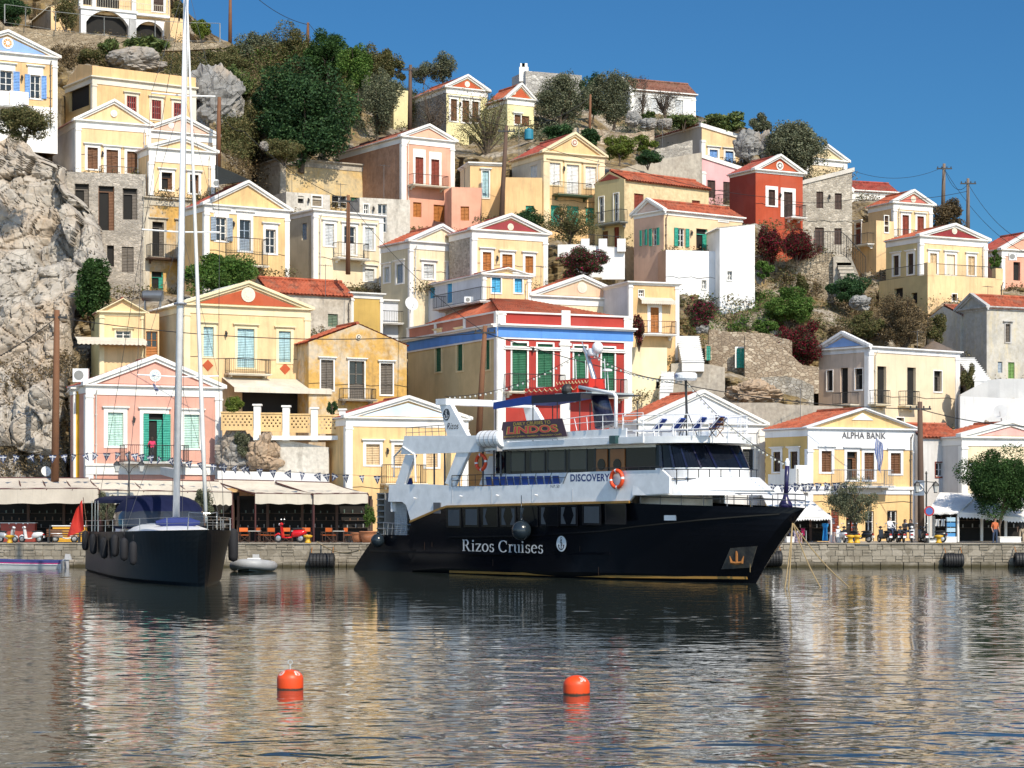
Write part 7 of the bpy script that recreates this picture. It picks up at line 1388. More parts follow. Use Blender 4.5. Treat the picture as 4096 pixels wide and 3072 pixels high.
for x0, x1 in ((-40,78),(84,246)):
    q = MB(); u0, zt = f.px(*S(CA, x0, 782), .97); u1, zb = f.px(*S(CA, x1, 915), .97); q.grid(lambda u, v: Mh @ Vector(f.p(u0+(u1-u0)*u, .97+.03*math.sin(u*14), zt+(zb-zt)*v*(1+.06*math.sin(u*5)))), 14, 4); q.obj('sheet', plaster((.80,.80,.84), .04), t)
# ---------------------------------------------------------------- shops and awnings along the quay
def pz(o, x, y, Y, k=Z_): return P(o[0]+x*k, o[1]+y*k, Y)
def shop(label, o, x0, x1, ytop, Y=150.2, deep=2.4, posts=4, mat=None):
    a, b = pz(o, x0, ytop, Y), pz(o, x1, ytop, Y); t = thing('shop_front', label, 'shop front', (a.x, Y, QZ)); w_, h_ = b.x-a.x, a.z-QZ
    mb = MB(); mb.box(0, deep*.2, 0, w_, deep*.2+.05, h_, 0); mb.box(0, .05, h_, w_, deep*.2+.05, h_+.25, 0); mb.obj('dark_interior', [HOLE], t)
    mb = MB()
    for k in range(3): mb.box(.3, .25, .9+.5*k, w_-.3, .47, .94+.5*k)
    for k in range(int(w_*5)): x = .4+k*.19+.05*math.sin(k*3.3); zz = .94+.5*(k%3); mb.box(x, .3, zz, x+.07, .38, zz+.2+.06*math.sin(k*1.7), 1+(k%3))
    mb.obj('shelves', [paint((.05,.035,.025), .7), paint((.25,.25,.24), .3), paint((.12,.06,.03), .5), paint((.08,.12,.10), .4)], t)
    for i in range(posts): x = w_*i/(posts-1); q = MB(); q.box(x-.09,-.12,0,x+.09,.05,h_); q.obj('post', mat or paint((.07,.035,.022), .7), t)
    return t
shop('dark cafe front behind the motorbikes at the left edge', CI, -60, 860, 1300); shop('dark cafe front under the awning behind the yacht', CI, 880, 2060, 1260, 150.0); shop('dark taverna front with orange chairs beside the ferry stern', CJ, 235, 1430, 860, 150.0, posts=5)
shop('dark clothes shop under the white tent at the ferry bow', CM, 20, 540, 1005, 149.6); shop('dark souvenir shop behind the quay tree', CM, 1430, 2260, 1000, 150.0, posts=5, mat=WHITE)
def awning(label, o, top, bot, Yb, Yf, mat, val=.5, beams=3, scal=False, beammat=None):
    (ax, ay), (bx, by) = top; (cx, cy), (dx, dy) = bot; A_, B_, C_, D_ = pz(o, ax, ay, Yb), pz(o, bx, by, Yb), pz(o, cx, cy, Yf), pz(o, dx, dy, Yf)
    t = thing('awning', label, 'awning', A_, 0, 'awnings along the quay'); mb = MB(); L = lambda p: p-A_
    sag = lambda u, v: L(A_.lerp(B_, u).lerp(C_.lerp(D_, u), v))-Vector((0,0,.10*math.sin(math.pi*v)+.03*math.sin(math.pi*u*6)*v))
    mb.grid(sag, 18, 5); n = 22
    for i in range(n):
        a, b = sag(i/n, 1), sag((i+1)/n, 1); mb.poly([a, b, b-Vector((0,0,val)), (a+b)/2-Vector((0,0,val+(.1 if scal else 0))), a-Vector((0,0,val))])
    mb.obj('canvas', mat, t); mb = MB(); bm = beammat or paint((.075,.022,.02), .5)
    for i in range(beams+1): p, q = sag(i/beams, 0), sag(i/beams, 1); mb.tube([p-Vector((0,0,.1)), q-Vector((0,0,.12))], .06, 5)
    mb.tube([sag(0,1)-Vector((0,-.05,.05)), sag(1,1)-Vector((0,-.05,.05))], .07, 5); mb.tube([sag(0,0), sag(1,0)], .06, 5); mb.obj('frame', bm, t)
    for i in (0, beams): q = MB(); p = sag(i/beams, 1); q.tube([(p.x, p.y+.1, QZ-A_.z), (p.x, p.y+.1, p.z-.1)], .06, 6); q.obj('post', bm, t)
    return t
awning('cream awning with a deep pale valance at the left edge', CI, [(-40,1105),(765,1108)], [(-40,1195),(850,1190)], 150.4, 146.6, CANV, 1.05, 4)
awning('pale yellow awning with dark edges below the pink house', CI, [(780,1118),(1890,1135)], [(865,1205),(2005,1222)], 150.2, 147.2, CANL, .9, 3, True)
awning('cream awning beside the pink house corner', CJ, [(60,688),(590,700)], [(425,800),(920,806)], 152, 147.4, CANL, .75, 1)
awning('cream awning ending at the ferry stern', CJ, [(600,700),(1070,715)], [(930,806),(1400,800)], 151, 147.2, CANL, .75, 1)
awning('white tent roof right of the ferry bow', CL, [(1440,1185),(1760,1185)], [(1560,1440),(2060,1436)], 150.6, 146.4, CANW, .2, 2, True, WHITE)
awning('white awning left of the quay tree', CM, [(1480,805),(1800,815)], [(1380,968),(1645,962)], 150.4, 147, CANW, .12, 2, True, WHITE); awning('white awning in the shade of the quay tree', CM, [(1790,830),(2260,850)], [(1648,965),(2260,1020)], 150.6, 147.2, CANW, .3, 3, True, WHITE)
wallpx('white_wall', 'white boundary wall behind the taverna awnings', CJ, [(100,610),(640,625),(1060,640)], 760, [152.6,152.6,152.6], WHP, cap=1)
# ---------------------------------------------------------------- poles, wires, lamps, bunting
POLEM = paint((.17,.075,.035), .85, name="weathered_pole"); POLED = paint((.10,.06,.042), .85, name="weathered_pole"); POLEG = paint((.17,.13,.10), .85, name="weathered_pole")
def pole(label, o, x0, y0, x1, y1, Y, mat, r=.16, arms=1):
    a, b = pz(o, x0, y0, Y), pz(o, x1, y1, Y); t = thing('utility_pole', label, 'pole', b, 0, 'utility poles'); mb = MB(); mb.tube([(0,0,-.5), (a-b)*.5, a-b], [r*1.15, r, r*.78], 10); mb.obj('shaft', mat, t, smooth=True)
    for i in range(arms): mb = MB(); c = (a-b)-Vector((0,0,.5+.6*i)); mb.box(c.x-.75, c.y-.16, c.z-.06, c.x+.75, c.y-.06, c.z+.06); [mb.lathe([(.05,0),(.06,.1),(.03,.16)], (c.x+dx, c.y-.11, c.z+.06), 8) for dx in (-.65,-.25,.25,.65)]; mb.obj('crossarm', IRON, t)
    return a
pA = pole('thick brown pole in front of the cliff', CI, 492, -345, 475, 1110, 149.5, POLEM, .24, 1); pB = pole('tall brown pole before the cream flat house', CB, 797, 1470, 795, 2100, 172, POLEM, .17, 1); pC = pole('tall brown pole on the ridge with a lamp', CB, 1335, 345, 1328, 880, 208, POLED, .2, 1)
pD = pole('brown pole left of the striped pediment house', CB, 2165, 870, 2115, 1700, 189, POLED, .2, 1); pE = pole('slim brown pole beside the skyline olive', CC, 678, 385, 668, 790, 205, POLEM, .13, 0); pF = pole('grey pole with a bracket lamp above the maroon pediment', CD, 1728, 678, 1728, 1140, 207, POLEG, .17, 1); pG = pole('taller grey pole behind the coral pediment house', CD, 1522, 550, 1512, 900, 213, POLEG, .18, 1)
pH = pole('rusty brown pole below the great rock slab', CA, 1895, 840, 1885, 1410, 187, POLEM, .2, 0); pI = pole('pole cut by the top edge of the photo', CA, 1990, -60, 1988, 330, 222, POLEM, .18, 0); pJ = pole('short pole on the ridge top', CB, 450, -20, 447, 130, 222, POLEM, .16, 0)
pK = pole('tall dark pole between the bank and the link house', CM, 1312, 15, 1325, 1240, 148.6, POLED, .21, 1); pL = pole('leaning orange brown pole before the crimson hall', CF, 1980, 1085, 1925, 1990, 150.6, POLEM, .2, 1)
def wire(label, pts, sag=.6, r=.02, name='power_cable', group='overhead cables'):
    mb = MB()
    for a, b in zip(pts[:-1], pts[1:]): mb.tube([a.lerp(b, i/14)-Vector((0,0,sag*4*(i/14)*(1-i/14))) for i in range(15)], r, 4)
    return tag(mb.obj(name, paint((.015,.015,.016), .6, name="black_cable")), label, 'cable', group)
lo = lambda p, d=.5: p-Vector((0,0,d))
wire('cable from the cliff pole across to the leaning pole by the hall', [lo(pA), lo(pL)], .9, .03); wire('cable running off the left edge from the cliff pole', [pz(CI, -150, 130, 148), lo(pA)], .2, .03); wire('cable from the leaning pole to the bank pole over the ship', [lo(pL), lo(pK)], 1.2, .03); wire('cable leaving the bank pole to the right edge', [lo(pK), pz(CM, 2350, 230, 146)], .3, .03)
wire('long cable from the cream house pole down to the leaning pole', [lo(pB), lo(pL)], .8, .025); wire('cable climbing from the cream house pole to the upper left', [lo(pB), pz(CA, 2100, 1130, 184), lo(pH, 1)], .6, .025); wire('cable along the ridge to the lamp pole', [lo(pJ, 0), lo(pC, .2)], 2.2, .03); wire('cable from the top edge to the short ridge pole', [pz(CA, 2170, -60, 221), lo(pJ, .2)], .5, .03); wire('cable from the lamp pole down to the striped house pole', [lo(pC, .4), pz(CB, 2120, 865, 196), lo(pE, .2)], 1.0, .025)
wire('cable from the striped house pole towards the brick red house', [lo(pD, .6), pz(CC, 1000, 1010, 192), pz(CD, 0, 840, 189), pz(CD, 720, 860, 192), lo(pF, 1.2)], .4, .022); wire('cable between the two grey poles', [lo(pG), lo(pF)], 1.2, .025); wire('cable from the taller grey pole down to the right edge', [lo(pG), pz(CD, 2250, 1330, 196)], 1.2, .025); wire('cable from the lamp bracket pole down to the right', [lo(pF), pz(CD, 2250, 1230, 198)], 1.0, .025); wire('thin cable from the stone house to the taller grey pole', [pz(CD, 730, 610, 199), lo(pG, .3)], .9, .018)
def bulbs(label, a, b, n, sag):
    t = thing('string_lights', label, 'string lights', a, 0, 'festoon lights'); pt = lambda i: a.lerp(b, i/n)-a-Vector((0,0,sag*4*(i/n)*(1-i/n))); mb = MB(); mb.tube([pt(i) for i in range(n+1)], .018, 4); mb.obj('wire', IRON, t)
    for i in range(1, n): mb = MB(); mb.ball(pt(i)-Vector((0,0,.1)), .065, 6, 5); mb.obj('bulb', paint((.55,.55,.5), .2), t)
bulbs('festoon lights from the ship arch up to its mast', ship_to(m3(CK, 500, 400)), ship_to(m3(CG, 630, 1080)), 26, .7); bulbs('festoon lights from the ship mast to the radar post', ship_to(m3(CG, 640, 1080)), ship_to(t_), 22, .5); bulbs('festoon lights from the radar post to the jack staff', ship_to(t_), ship_to(sp3(CL, 1678, 985, -HB)), 26, .5)
FLW, FLB = paint((.50,.51,.54), .8, name="flag_cloth"), paint((.03,.09,.36), .8, name="flag_cloth"); FLN = paint((.035,.05,.11), .8, name="flag_cloth")
proto = thing('pennant', 'blue and white pennant', 'pennant', (0,0,0), 0, 'pennants strung along the quay'); mb = MB(); W2, H2 = .26, .58
mb.poly([(-W2,0,0),(W2,0,0),(.0,.03,-H2)], 0)
mb.poly([(-.035,-.012,-.02),(.035,-.012,-.02),(.02,.01,-H2*.7),(-.02,.01,-H2*.7)], 1)
mb.poly([(-.24,-.013,-.1),(.24,-.013,-.1),(.21,-.012,-.17),(-.21,-.012,-.17)], 1); mb.obj('cloth', [FLN, FLW], proto)
rows_ = [(CI, [(-20,905),(300,905),(560,900),(810,890),(1080,880),(1240,900),(1480,935),(1700,965),(2212,1010)], 147.6, 22, 'over the cafe awnings at the left'), (CJ, [(30,548),(280,572),(600,603),(960,632),(1180,640),(1560,655)], 147.3, 14, 'over the taverna awnings'), (CL, [(1460,1155),(1700,1162),(1900,1152),(2150,1142)], 147, 10, 'in front of the bank annex'), (CM, [(230,722),(440,715),(700,708)], 147.6, 7, 'across the bank front')]
first = True; sd_ = random.Random(5)
for o, pts, Y, n, where in rows_:
    P3 = [pz(o, x, y, Y) for x, y in pts]; wire('thin bunting cord '+where, P3, .05, .012, 'bunting_cord', 'bunting cords')
    for i in range(n):
        f_ = (i+.4)/n*(len(P3)-1); j = min(int(f_), len(P3)-2); p = P3[j].lerp(P3[j+1], f_-j)-Vector((0,0,.04)); lab = 'striped pennant hanging in the row '+where
        if first: proto.location = p; proto['label'] = lab; proto.rotation_euler = (0,0,.2); first = False
        else: c = copy_thing(proto, lab, p, sd_.uniform(-.9,.9)); c.rotation_euler = (sd_.uniform(-.3,.3), sd_.uniform(-.5,.5), sd_.uniform(-.9,.9))
def gflag(label, top, length, w_, droop=True):
    t = thing('greek_flag', label, 'flag', top, 0, 'blue and white flags'); mb = MB()
    for k in range(9):
        mb.grid(lambda u, v: Vector((((k+v)/9-.5)*w_*(.55+.25*math.sin(u*5)), -.08*math.sin(u*9+(k+v)*.9), -length*u-.04*k)), 10, 1, k % 2)
    mb.obj('cloth', [FLB, FLW], t); mb = MB(); mb.tube([(0,.05,.25),(-.1,.15,-length*1.05)], .02, 5); mb.obj('staff', WHITE, t)
gflag('long drooping flag on the bank balcony', pz(CM, 960, 330, 149.3), 2.1, .75); gflag('tiny courtesy flag in the yacht rigging', pz(CI, 1345, 285, 132), .42, .42)
def lantern(label, o, xb, yb, yt, Y, arm):
    b, t_ = pz(o, xb, yb, Y), pz(o, xb, yt, Y); t = thing('street_lamp', label, 'street lamp', b, 0, 'double lantern street lamps'); h_ = t_.z-b.z; mb = MB(); mb.lathe([(.16,0),(.15,.3),(.08,.45),(.06,1.5),(.05,h_-.2),(.08,h_-.15),(.03,h_)], (0,0,0), 10)
    mb.tube([(-arm,0,h_-.75),(0,0,h_-.7),(arm,0,h_-.75)], .035, 6); mb.tube([(-arm*.9,0,h_-.8),(-.2,0,h_-1.2),(0,0,h_-1.6)], .025, 5); mb.tube([(arm*.9,0,h_-.8),(.2,0,h_-1.2),(0,0,h_-1.6)], .025, 5); mb.obj('column', IRON, t)
    for s_ in (-1, 1):
        mb = MB(); mb.lathe([(.10,-.55),(.20,-.15),(.22,-.12)], (s_*arm,0,h_-.85), 6); g = mb.obj('lantern_glass', paint((.55,.55,.52), .2), t); mb = MB(); mb.lathe([(.25,-.12),(.17,.05),(.05,.14),(.03,.2)], (s_*arm,0,h_-.85), 6); mb.lathe([(.12,-.6),(.12,-.54)], (s_*arm,0,h_-.85), 6); mb.obj('lantern_cap', IRON, g)
lantern('double lantern street lamp behind the yacht sprayhood', CI, 1115, 1430, 870, 145.2, .82); lantern('double lantern street lamp beside the blue square sign', CM, 1368, 1240, 615, 145.2, .62)
t = thing('sign', 'blue square sign with a white letter emblem on the bank corner', 'sign', pz(CM, 1306, 825, 147.9)); a, b = pz(CM, 1262, 825, 147.9), pz(CM, 1350, 695, 147.9); w_, h_ = (b.x-a.x)/2, b.z-a.z; mb = MB(); mb.box(-w_,-.08,0,w_,.08,h_); mb.obj('panel', paint((.16,.20,.26), .5), t); mb = MB(); mb.torus((0,-.09,h_/2), (1,0,0), (0,0,1.0), w_*.62, .05, 20, 5); put_text(mb, text_polys("K", 0, .06), lambda u, z: Vector((u, -.1, z)), -w_*.3, h_*.28, w_*.3, h_*.72); mb.obj('emblem', WHITE, t)
t = thing('road_sign', 'round red rimmed blue parking sign on a thin post', 'sign', pz(CM, 1393, 1240, 144.6)); z_ = pz(CM, 1393, 960, 144.6).z-t.location.z; mb = MB(); mb.tube([(0,.05,0),(0,.05,z_+.3)], .04, 6); mb.obj('post', STEEL, t); mb = MB(); mb.lathe([(.001,-.02),(.34,-.02),(.34,.02)], (0,0,z_), 20, 'y', 0); mb.lathe([(.001,-.03),(.24,-.03),(.24,-.02)], (0,0,z_), 20, 'y', 1); mb.obj('disc', [paint((.4,.02,.02), .4), paint((.05,.12,.35), .4)], t)
# ---------------------------------------------------------------- dishes, tanks, units on the houses
def dish(label, o, x, y, r, Y, rz_=.4):
    p = pz(o, x, y, Y); Rr = r*Z_*Y/F; t = thing('satellite_dish', label, 'satellite dish', p, rz_, 'satellite dishes'); mb = MB(); n = 20
    mb.lathe([(.001,.10*Rr),(Rr*.5,.075*Rr),(Rr*.97,.0),(Rr,-.02)], (0,0,0), n, 'y'); o_ = mb.obj('bowl', paint((.62,.62,.61), .8), t); o_.rotation_euler = (R(-15),0,0); mb = MB(); mb.tube([(0,.2*Rr,-.1),(0,.3,-Rr*1.3)], .04, 5); mb.tube([(0,0,-Rr*.9),(0,-Rr*.8,0)], .018, 4); mb.obj('bracket', STEEL, t)
dish('big white dish on the terrace house above the crimson hall', CF, 1345, 895, 62, 164, .5); dish('big grey dish on the red roof near the right edge', CM, 2010, 100, 62, 156, -.4); dish('small white dish low on the cliff', CI, 398, 1048, 44, 150.6, .5)
def acunit(label, o, x0, y0, x1, y1, Y, rz_=0):
    a, b = pz(o, x0, y1, Y), pz(o, x1, y0, Y); t = thing('air_conditioner', label, 'air conditioner', a, rz_, 'air conditioning units'); w_, h_ = b.x-a.x, b.z-a.z; mb = MB(); mb.box(0,0,0,w_,.4,h_); mb.obj('casing', WP2, t); mb = MB(); mb.lathe([(.001,-.015),(h_*.36,-.015),(h_*.36,.0)], (w_*.4,0,h_*.5), 18, 'y'); mb.obj('fan_grille', paint((.25,.25,.24), .5), t)
acunit('air conditioner on the ledge left of the pink pediment', CI, 628, 160, 760, 275, 152.2); acunit('air conditioner beside the rocky mast slope', CA, 1855, 1550, 1885, 1615, 171); acunit('air conditioner on the blue door terrace', CF, 1800, 835, 1875, 885, 167); acunit('air conditioner on the orange right edge house', CD, 2085, 1320, 2150, 1385, 198)
mb = MB(); a, b = pz(CE, 1225, 1045, 164), pz(CE, 1415, 1045, 164); r_ = .42; mb.lathe([(.1,0),(r_*.8,.03),(r_,.12),(r_,b.x-a.x-.12),(r_*.8,b.x-a.x-.03),(.1,b.x-a.x)], (a.x,164,a.z), 16, 'x'); mb.box(a.x+.2,163.8,a.z-1.1,a.x+.3,164.2,a.z); mb.box(b.x-.3,163.8,a.z-1.1,b.x-.2,164.2,a.z); tag(mb.obj('water_heater', paint((.15,.16,.17), .4, .6)), 'grey solar water heater tank on the little yellow house roof', 'tank')
mb = MB(); p = pz(CC, 145, 775, 204); mb.lathe([(.40,0),(.43,.06),(.43,.85),(.38,.95),(.16,1.02),(.16,1.08)], p, 18); tag(mb.obj('water_tank', paint((.02,.20,.30), .5)), 'turquoise blue water tank beside the striped pediment roof', 'tank')
mb = MB(); a, b = pz(CC, 62, 215, 238), pz(CC, 142, 130, 238); mb.box(a.x,236.5,a.z-1,b.x,238.5,b.z-.5); mb.box(a.x+.3,237,b.z-.5,a.x+.9,237.6,b.z); mb.box(b.x-.9,237,b.z-.5,b.x-.4,237.6,b.z); tag(mb.obj('chimney', WHITE), 'white twin pot chimney on the skyline stone house', 'chimney')
# ---------------------------------------------------------------- people
SKIN = paint((.42,.24,.16), .6, name="skin")
def person(label, base, rz_, pose, top, legs, hair, h=1.7, arms=None, face_up=0):
    k = h/1.7
    J = {'pel':(0,0,.93),'sp':(0,0,1.12),'ch':(0,.0,1.32),'nk':(0,0,1.46),'hd0':(0,-.015,1.54),'hd':(0,-.02,1.63),'top':(0,-.01,1.70)}
    if pose == 'stand': L_ = [((.1,0,.88),(.11,-.02,.48),(.12,.02,.07),(.13,-.14,.03)), ((-.1,0,.88),(-.11,.03,.48),(-.12,.05,.07),(-.13,-.11,.03))]
    else:
        L_ = [((.12,-.02,.90),(.15,-.42,.90),(.14,-.44,.48),(.14,-.58,.44)), ((-.12,-.02,.90),(-.15,-.42,.90),(-.14,-.44,.48),(-.14,-.58,.44))]
    A_ = arms or [((.19,0,1.38),(.25,.03,1.12),(.24,-.1,.90)), ((-.19,0,1.38),(-.25,.03,1.12),(-.24,-.1,.90))]
    vs, es, rs = [], [], []
    def add(p, r, par=None): vs.append(Vector(p)*k); rs.append(r*k); (es.append((par, len(vs)-1)) if par is not None else None); return len(vs)-1
    p0 = add(J['pel'], .15); s_ = add(J['sp'], .13, p0); c_ = add(J['ch'], .16, s_); n_ = add(J['nk'], .055, c_); h0 = add(J['hd0'], .075, n_); h1 = add(J['hd'], .10, h0); add(J['top'], .07, h1); add((0,-.115,1.60), .018, h1)
    for a, b, c, d in L_: i = add(a, .09, p0); i = add(b, .065, i); i = add(c, .045, i); add(d, .035, i)
    for a, b, c in A_:
        i = add(a, .06, c_); i = add(b, .042, i); w0 = add(c, .028, i); d_ = (Vector(c)-Vector(b)).normalized(); hp = add(Vector(c)+d_*.07, .030, w0)
        sx_ = 1 if c[0] > 0 else -1
        for q, ln in ((-.03,.075),(-.01,.09),(.012,.085),(.032,.065)): add(Vector(c)+d_*(.07+ln)+Vector((0,q,0)), .009, hp)
        add(Vector(c)+d_*.075+Vector((-.02*sx_,-.055,0)), .010, w0)
    me = bpy.data.meshes.new('body'); me.from_pydata([tuple(v) for v in vs], es, []); ob = bpy.data.objects.new('body', me); COL.objects.link(ob)
    sk = ob.modifiers.new('s', 'SKIN'); 
    for i, r_ in enumerate(rs): me.skin_vertices[0].data[i].radius = (r_, r_)
    me.skin_vertices[0].data[0].use_root = True; ob.modifiers.new('d', 'SUBSURF').levels = 1
    dg = bpy.context.evaluated_depsgraph_get(); dg.update(); m2 = bpy.data.meshes.new_from_object(ob.evaluated_get(dg)); bpy.data.objects.remove(ob); m2.name = 'person_body'
    for m in (SKIN, top, legs, paint((.03,.025,.02), .6)): m2.materials.append(m)
    for p in m2.polygons:
        c = p.center/k; leg = c.z < .98 and (abs(c.x) < .2)
        if pose != 'stand': leg = (c.z < .99 and c.y < .2 and abs(c.x) < .22 and c.z > .40)
        mi = 0
        if leg: mi = 3 if (pose == 'stand' and c.z < .1) else 2
        elif .98 <= c.z < 1.47 and (abs(c.x) < .2 or c.z > 1.14): mi = 1
        p.material_index = mi; p.use_smooth = True
    t = thing('person', label, 'person', base, rz_, 'people on the quay'); o = bpy.data.objects.new('body', m2); COL.objects.link(o); o.parent = t
    mb = MB(); mb.grid(lambda u, v: Vector((.112*math.cos(6.283*u)*math.cos(v*1.5), .012+.118*math.sin(6.283*u)*math.cos(v*1.5), 1.625+.105*math.sin(v*1.5)))*k, 14, 6); mb.grid(lambda u, v: Vector((.108*math.cos(math.pi*u), .02+.11*math.sin(math.pi*u), 1.63-.16*v))*k, 10, 3); mb.obj('hair', hair, t, smooth=True)
    mb = MB()
    for x in (-.035,.035): mb.ball(Vector((x,-.108,1.625))*k, .012*k, 6, 4)
    mb.box(-.025*k,-.116*k,1.56*k,.025*k,-.10*k,1.568*k); mb.obj('face_details', paint((.05,.03,.03), .5), t)
    return t
BLK = paint((.02,.02,.022), .8, name="cloth"); WSH = paint((.70,.71,.74), .8, name="cloth"); JEAN = paint((.03,.05,.10), .8, name="cloth"); PNK = paint((.60,.03,.10), .8, name="cloth"); ORT = paint((.48,.12,.04), .8, name="cloth"); HBR = paint((.035,.02,.012), .7, name="hair"); TAN = paint((.45,.36,.26), .8, name="cloth")
f = t39['f']; Mh = Matrix.Translation(t39['o'].location) @ Matrix.Rotation(t39['o'].rotation_euler.z, 4, 'Z'); u, z = f.px(*S(CI, 1318, 965), .45)
person('person in a bright pink shirt standing in the green balcony door, seen from behind', Mh @ Vector(f.p(u, .35, z)), math.pi+.5, 'stand', PNK, BLK, HBR, 1.72, [((.19,0,1.38),(.27,-.05,1.16),(.2,-.22,1.05)), ((-.19,0,1.38),(-.27,-.05,1.16),(-.2,-.22,1.05))])
person('person in a white shirt and face mask sitting among the motorbikes', pz(CM, 1050, 1240, 145.6)+Vector((0,0,.02)), .6, 'sit', WSH, JEAN, HBR, 1.74, [((.19,0,1.38),(.24,-.12,1.14),(.14,-.34,1.05)), ((-.19,0,1.38),(-.24,-.12,1.14),(-.14,-.34,1.05))])
person('person in dark clothes sitting left of a man with sunglasses', pz(CM, 1185, 1240, 146)+Vector((0,0,-.05)), .3, 'sit', BLK, BLK, HBR, 1.66, [((.19,0,1.38),(.24,-.12,1.14),(.14,-.34,1.05)), ((-.19,0,1.38),(-.24,-.12,1.14),(-.14,-.34,1.05))])
person('person in a black T-shirt leaning over the last motorbike', pz(CM, 1232, 1240, 145.7)+Vector((0,0,-.08)), -.6, 'sit', BLK, JEAN, HBR, 1.7, [((.19,0,1.38),(.26,-.16,1.12),(.12,-.38,1.0)), ((-.19,0,1.38),(-.26,-.16,1.12),(-.12,-.38,1.0))])
person('person in an orange top standing beside the quay tree', pz(CM, 1962, 1246, 145.2), .3, 'stand', ORT, JEAN, HBR, 1.72); person('person in dark clothes at the right edge under the awning', pz(CM, 2190, 1240, 147.4), -.4, 'stand', BLK, TAN, HBR, 1.7)
for x, lab in ((1050,'white face mask on the seated person in the white shirt'),): pass
# ---------------------------------------------------------------- two-wheelers
def scooter(label, p, rz_, body, step=True, kind='scooter', seat=None, group='motorbikes along the quay'):
    t = thing(kind, label, 'motorbike' if kind != 'scooter' else 'scooter', p, rz_, group); RUBB = RUB
    for x in (-.62,.62):
        mb = MB(); mb.torus((x,0,.25), (1,0,0), (0,0,1), .19, .06, 18, 8); w_ = mb.obj('wheel', RUBB, t, smooth=True); mb = MB(); mb.lathe([(.03,-.05),(.14,-.035),(.14,.035),(.03,.05)], (x,0,.25), 12, 'y'); mb.obj('rim', STEEL, w_)
    def sec(pts, name, mat):
        mb = MB(); n = 10
        base = len(mb.v)
        for (x, z, w_, h_) in pts:
            for i in range(n): a = 2*math.pi*i/n; mb.v.append((x, w_*math.copysign(abs(math.cos(a))**.8, math.cos(a)), z+h_*math.copysign(abs(math.sin(a))**.8, math.sin(a))))
        for i in range(len(pts)-1):
            for j in range(n): mb.f.append((i*n+j, i*n+(j+1)%n, (i+1)*n+(j+1)%n, (i+1)*n+j)); mb.m.append(0)
        mb.f += [tuple(range(n))[::-1], tuple((len(pts)-1)*n+j for j in range(n))]; mb.m += [0,0]; return mb.obj(name, mat, t, smooth=True)
    sec([(-.92,.58,.06,.05),(-.80,.56,.15,.14),(-.55,.52,.19,.20),(-.25,.50,.17,.20),(-.12,.42,.12,.12)], 'rear_body', body); sec([(-.14,.30,.13,.05),(.1,.27,.15,.04),(.34,.28,.13,.05)], 'footboard', body)
    mb = MB(); mb.hexa([(.30,-.18,.27),(.40,-.14,.27),(.40,.14,.27),(.30,.18,.27),(.42,-.17,.88),(.50,-.12,.88),(.50,.12,.88),(.42,.17,.88)]); mb.obj('leg_shield', body, t)
    sec([(.44,.42,.06,.05),(.62,.50,.09,.05),(.80,.40,.07,.06),(.86,.30,.03,.04)], 'front_mudguard', body); sec([(.36,1.0,.05,.05),(.44,1.02,.11,.09),(.54,1.0,.08,.07)], 'headset', body)
    mb = MB(); mb.tube([(.36,-.33,1.04),(.44,-.12,1.02),(.44,.12,1.02),(.36,.33,1.04)], .02, 6); mb.tube([(.44,0,1.0),(.60,0,.3)], .03, 6); mb.tube([(.40,.3,1.06),(.38,.34,1.25)], .008, 4); mb.tube([(.40,-.3,1.06),(.38,-.34,1.25)], .008, 4); mb.obj('handlebar', IRON, t)
    for s_ in (-1, 1): mb = MB(); mb.ball((.38,s_*.34,1.27), .055, 8, 6, 0, (1,1,.8)); mb.obj('mirror', STEEL, t)
    sec([(-.85,.74,.08,.03),(-.6,.76,.13,.05),(-.25,.74,.12,.05),(-.10,.72,.08,.03)], 'seat', seat or BLK); mb = MB(); mb.ball((.545,0,1.0), .07, 10, 6); mb.obj('headlight', WP2, t); mb = MB(); mb.box(-.96,-.08,.50,-.90,.08,.60); mb.obj('tail_light', paint((.4,.01,.01), .2), t)
    mb = MB(); mb.box(-.99,-.1,.33,-.97,.1,.46); mb.obj('number_plate', WP2, t); return t
VRED = paint((.62,.012,.018), .15, name="gloss_red"); SILV = paint((.45,.45,.46), .25, .3); WHT = paint((.72,.72,.72), .25); BKP = paint((.015,.015,.017), .25)
g = lambda o, x, y, Y: (lambda q: Vector((q.x, Y, QZ)))(pz(o, x, y, Y))
scooter('gloss red retro scooter parked in front of the taverna', g(CJ, 722, 1215, 144.6), math.pi-.15, VRED).scale = (1.22,1.22,1.22)
scooter('silver scooter at the left edge of the quay', g(CI, 70, 1650, 144.4), -.5, SILV); scooter('white motorbike facing away beside the silver scooter', g(CI, 265, 1650, 144.8), 2.9, WHT, kind='motorbike'); scooter('white scooter behind the bench', g(CI, 560, 1650, 145.2), .2, WHT)
for lab, x, rz_, bd in (('black scooter leftmost in the row before the bank door',1000,1.9,BKP),('black quad like motorbike in the middle of the row',1090,1.75,BKP),('black motorbike with a white plate in the row before the bank door',1155,1.6,BKP),('white motorbike at the right end of the row',1243,1.4,WHT),('black scooter with a red tail light near the olive tree',700,2.2,BKP),('black scooter parked right of the olive tree',795,2.6,BKP),('white scooter behind the white planter box',628,1.8,WHT),('dark scooter under the white awning left of the postcard rack',1425,2.9,BKP),('black scooter behind the street lamp',1335,1.7,BKP)): scooter(lab, g(CM, x, 1240, 144.9+.25*((x//7)%3)), rz_, bd)
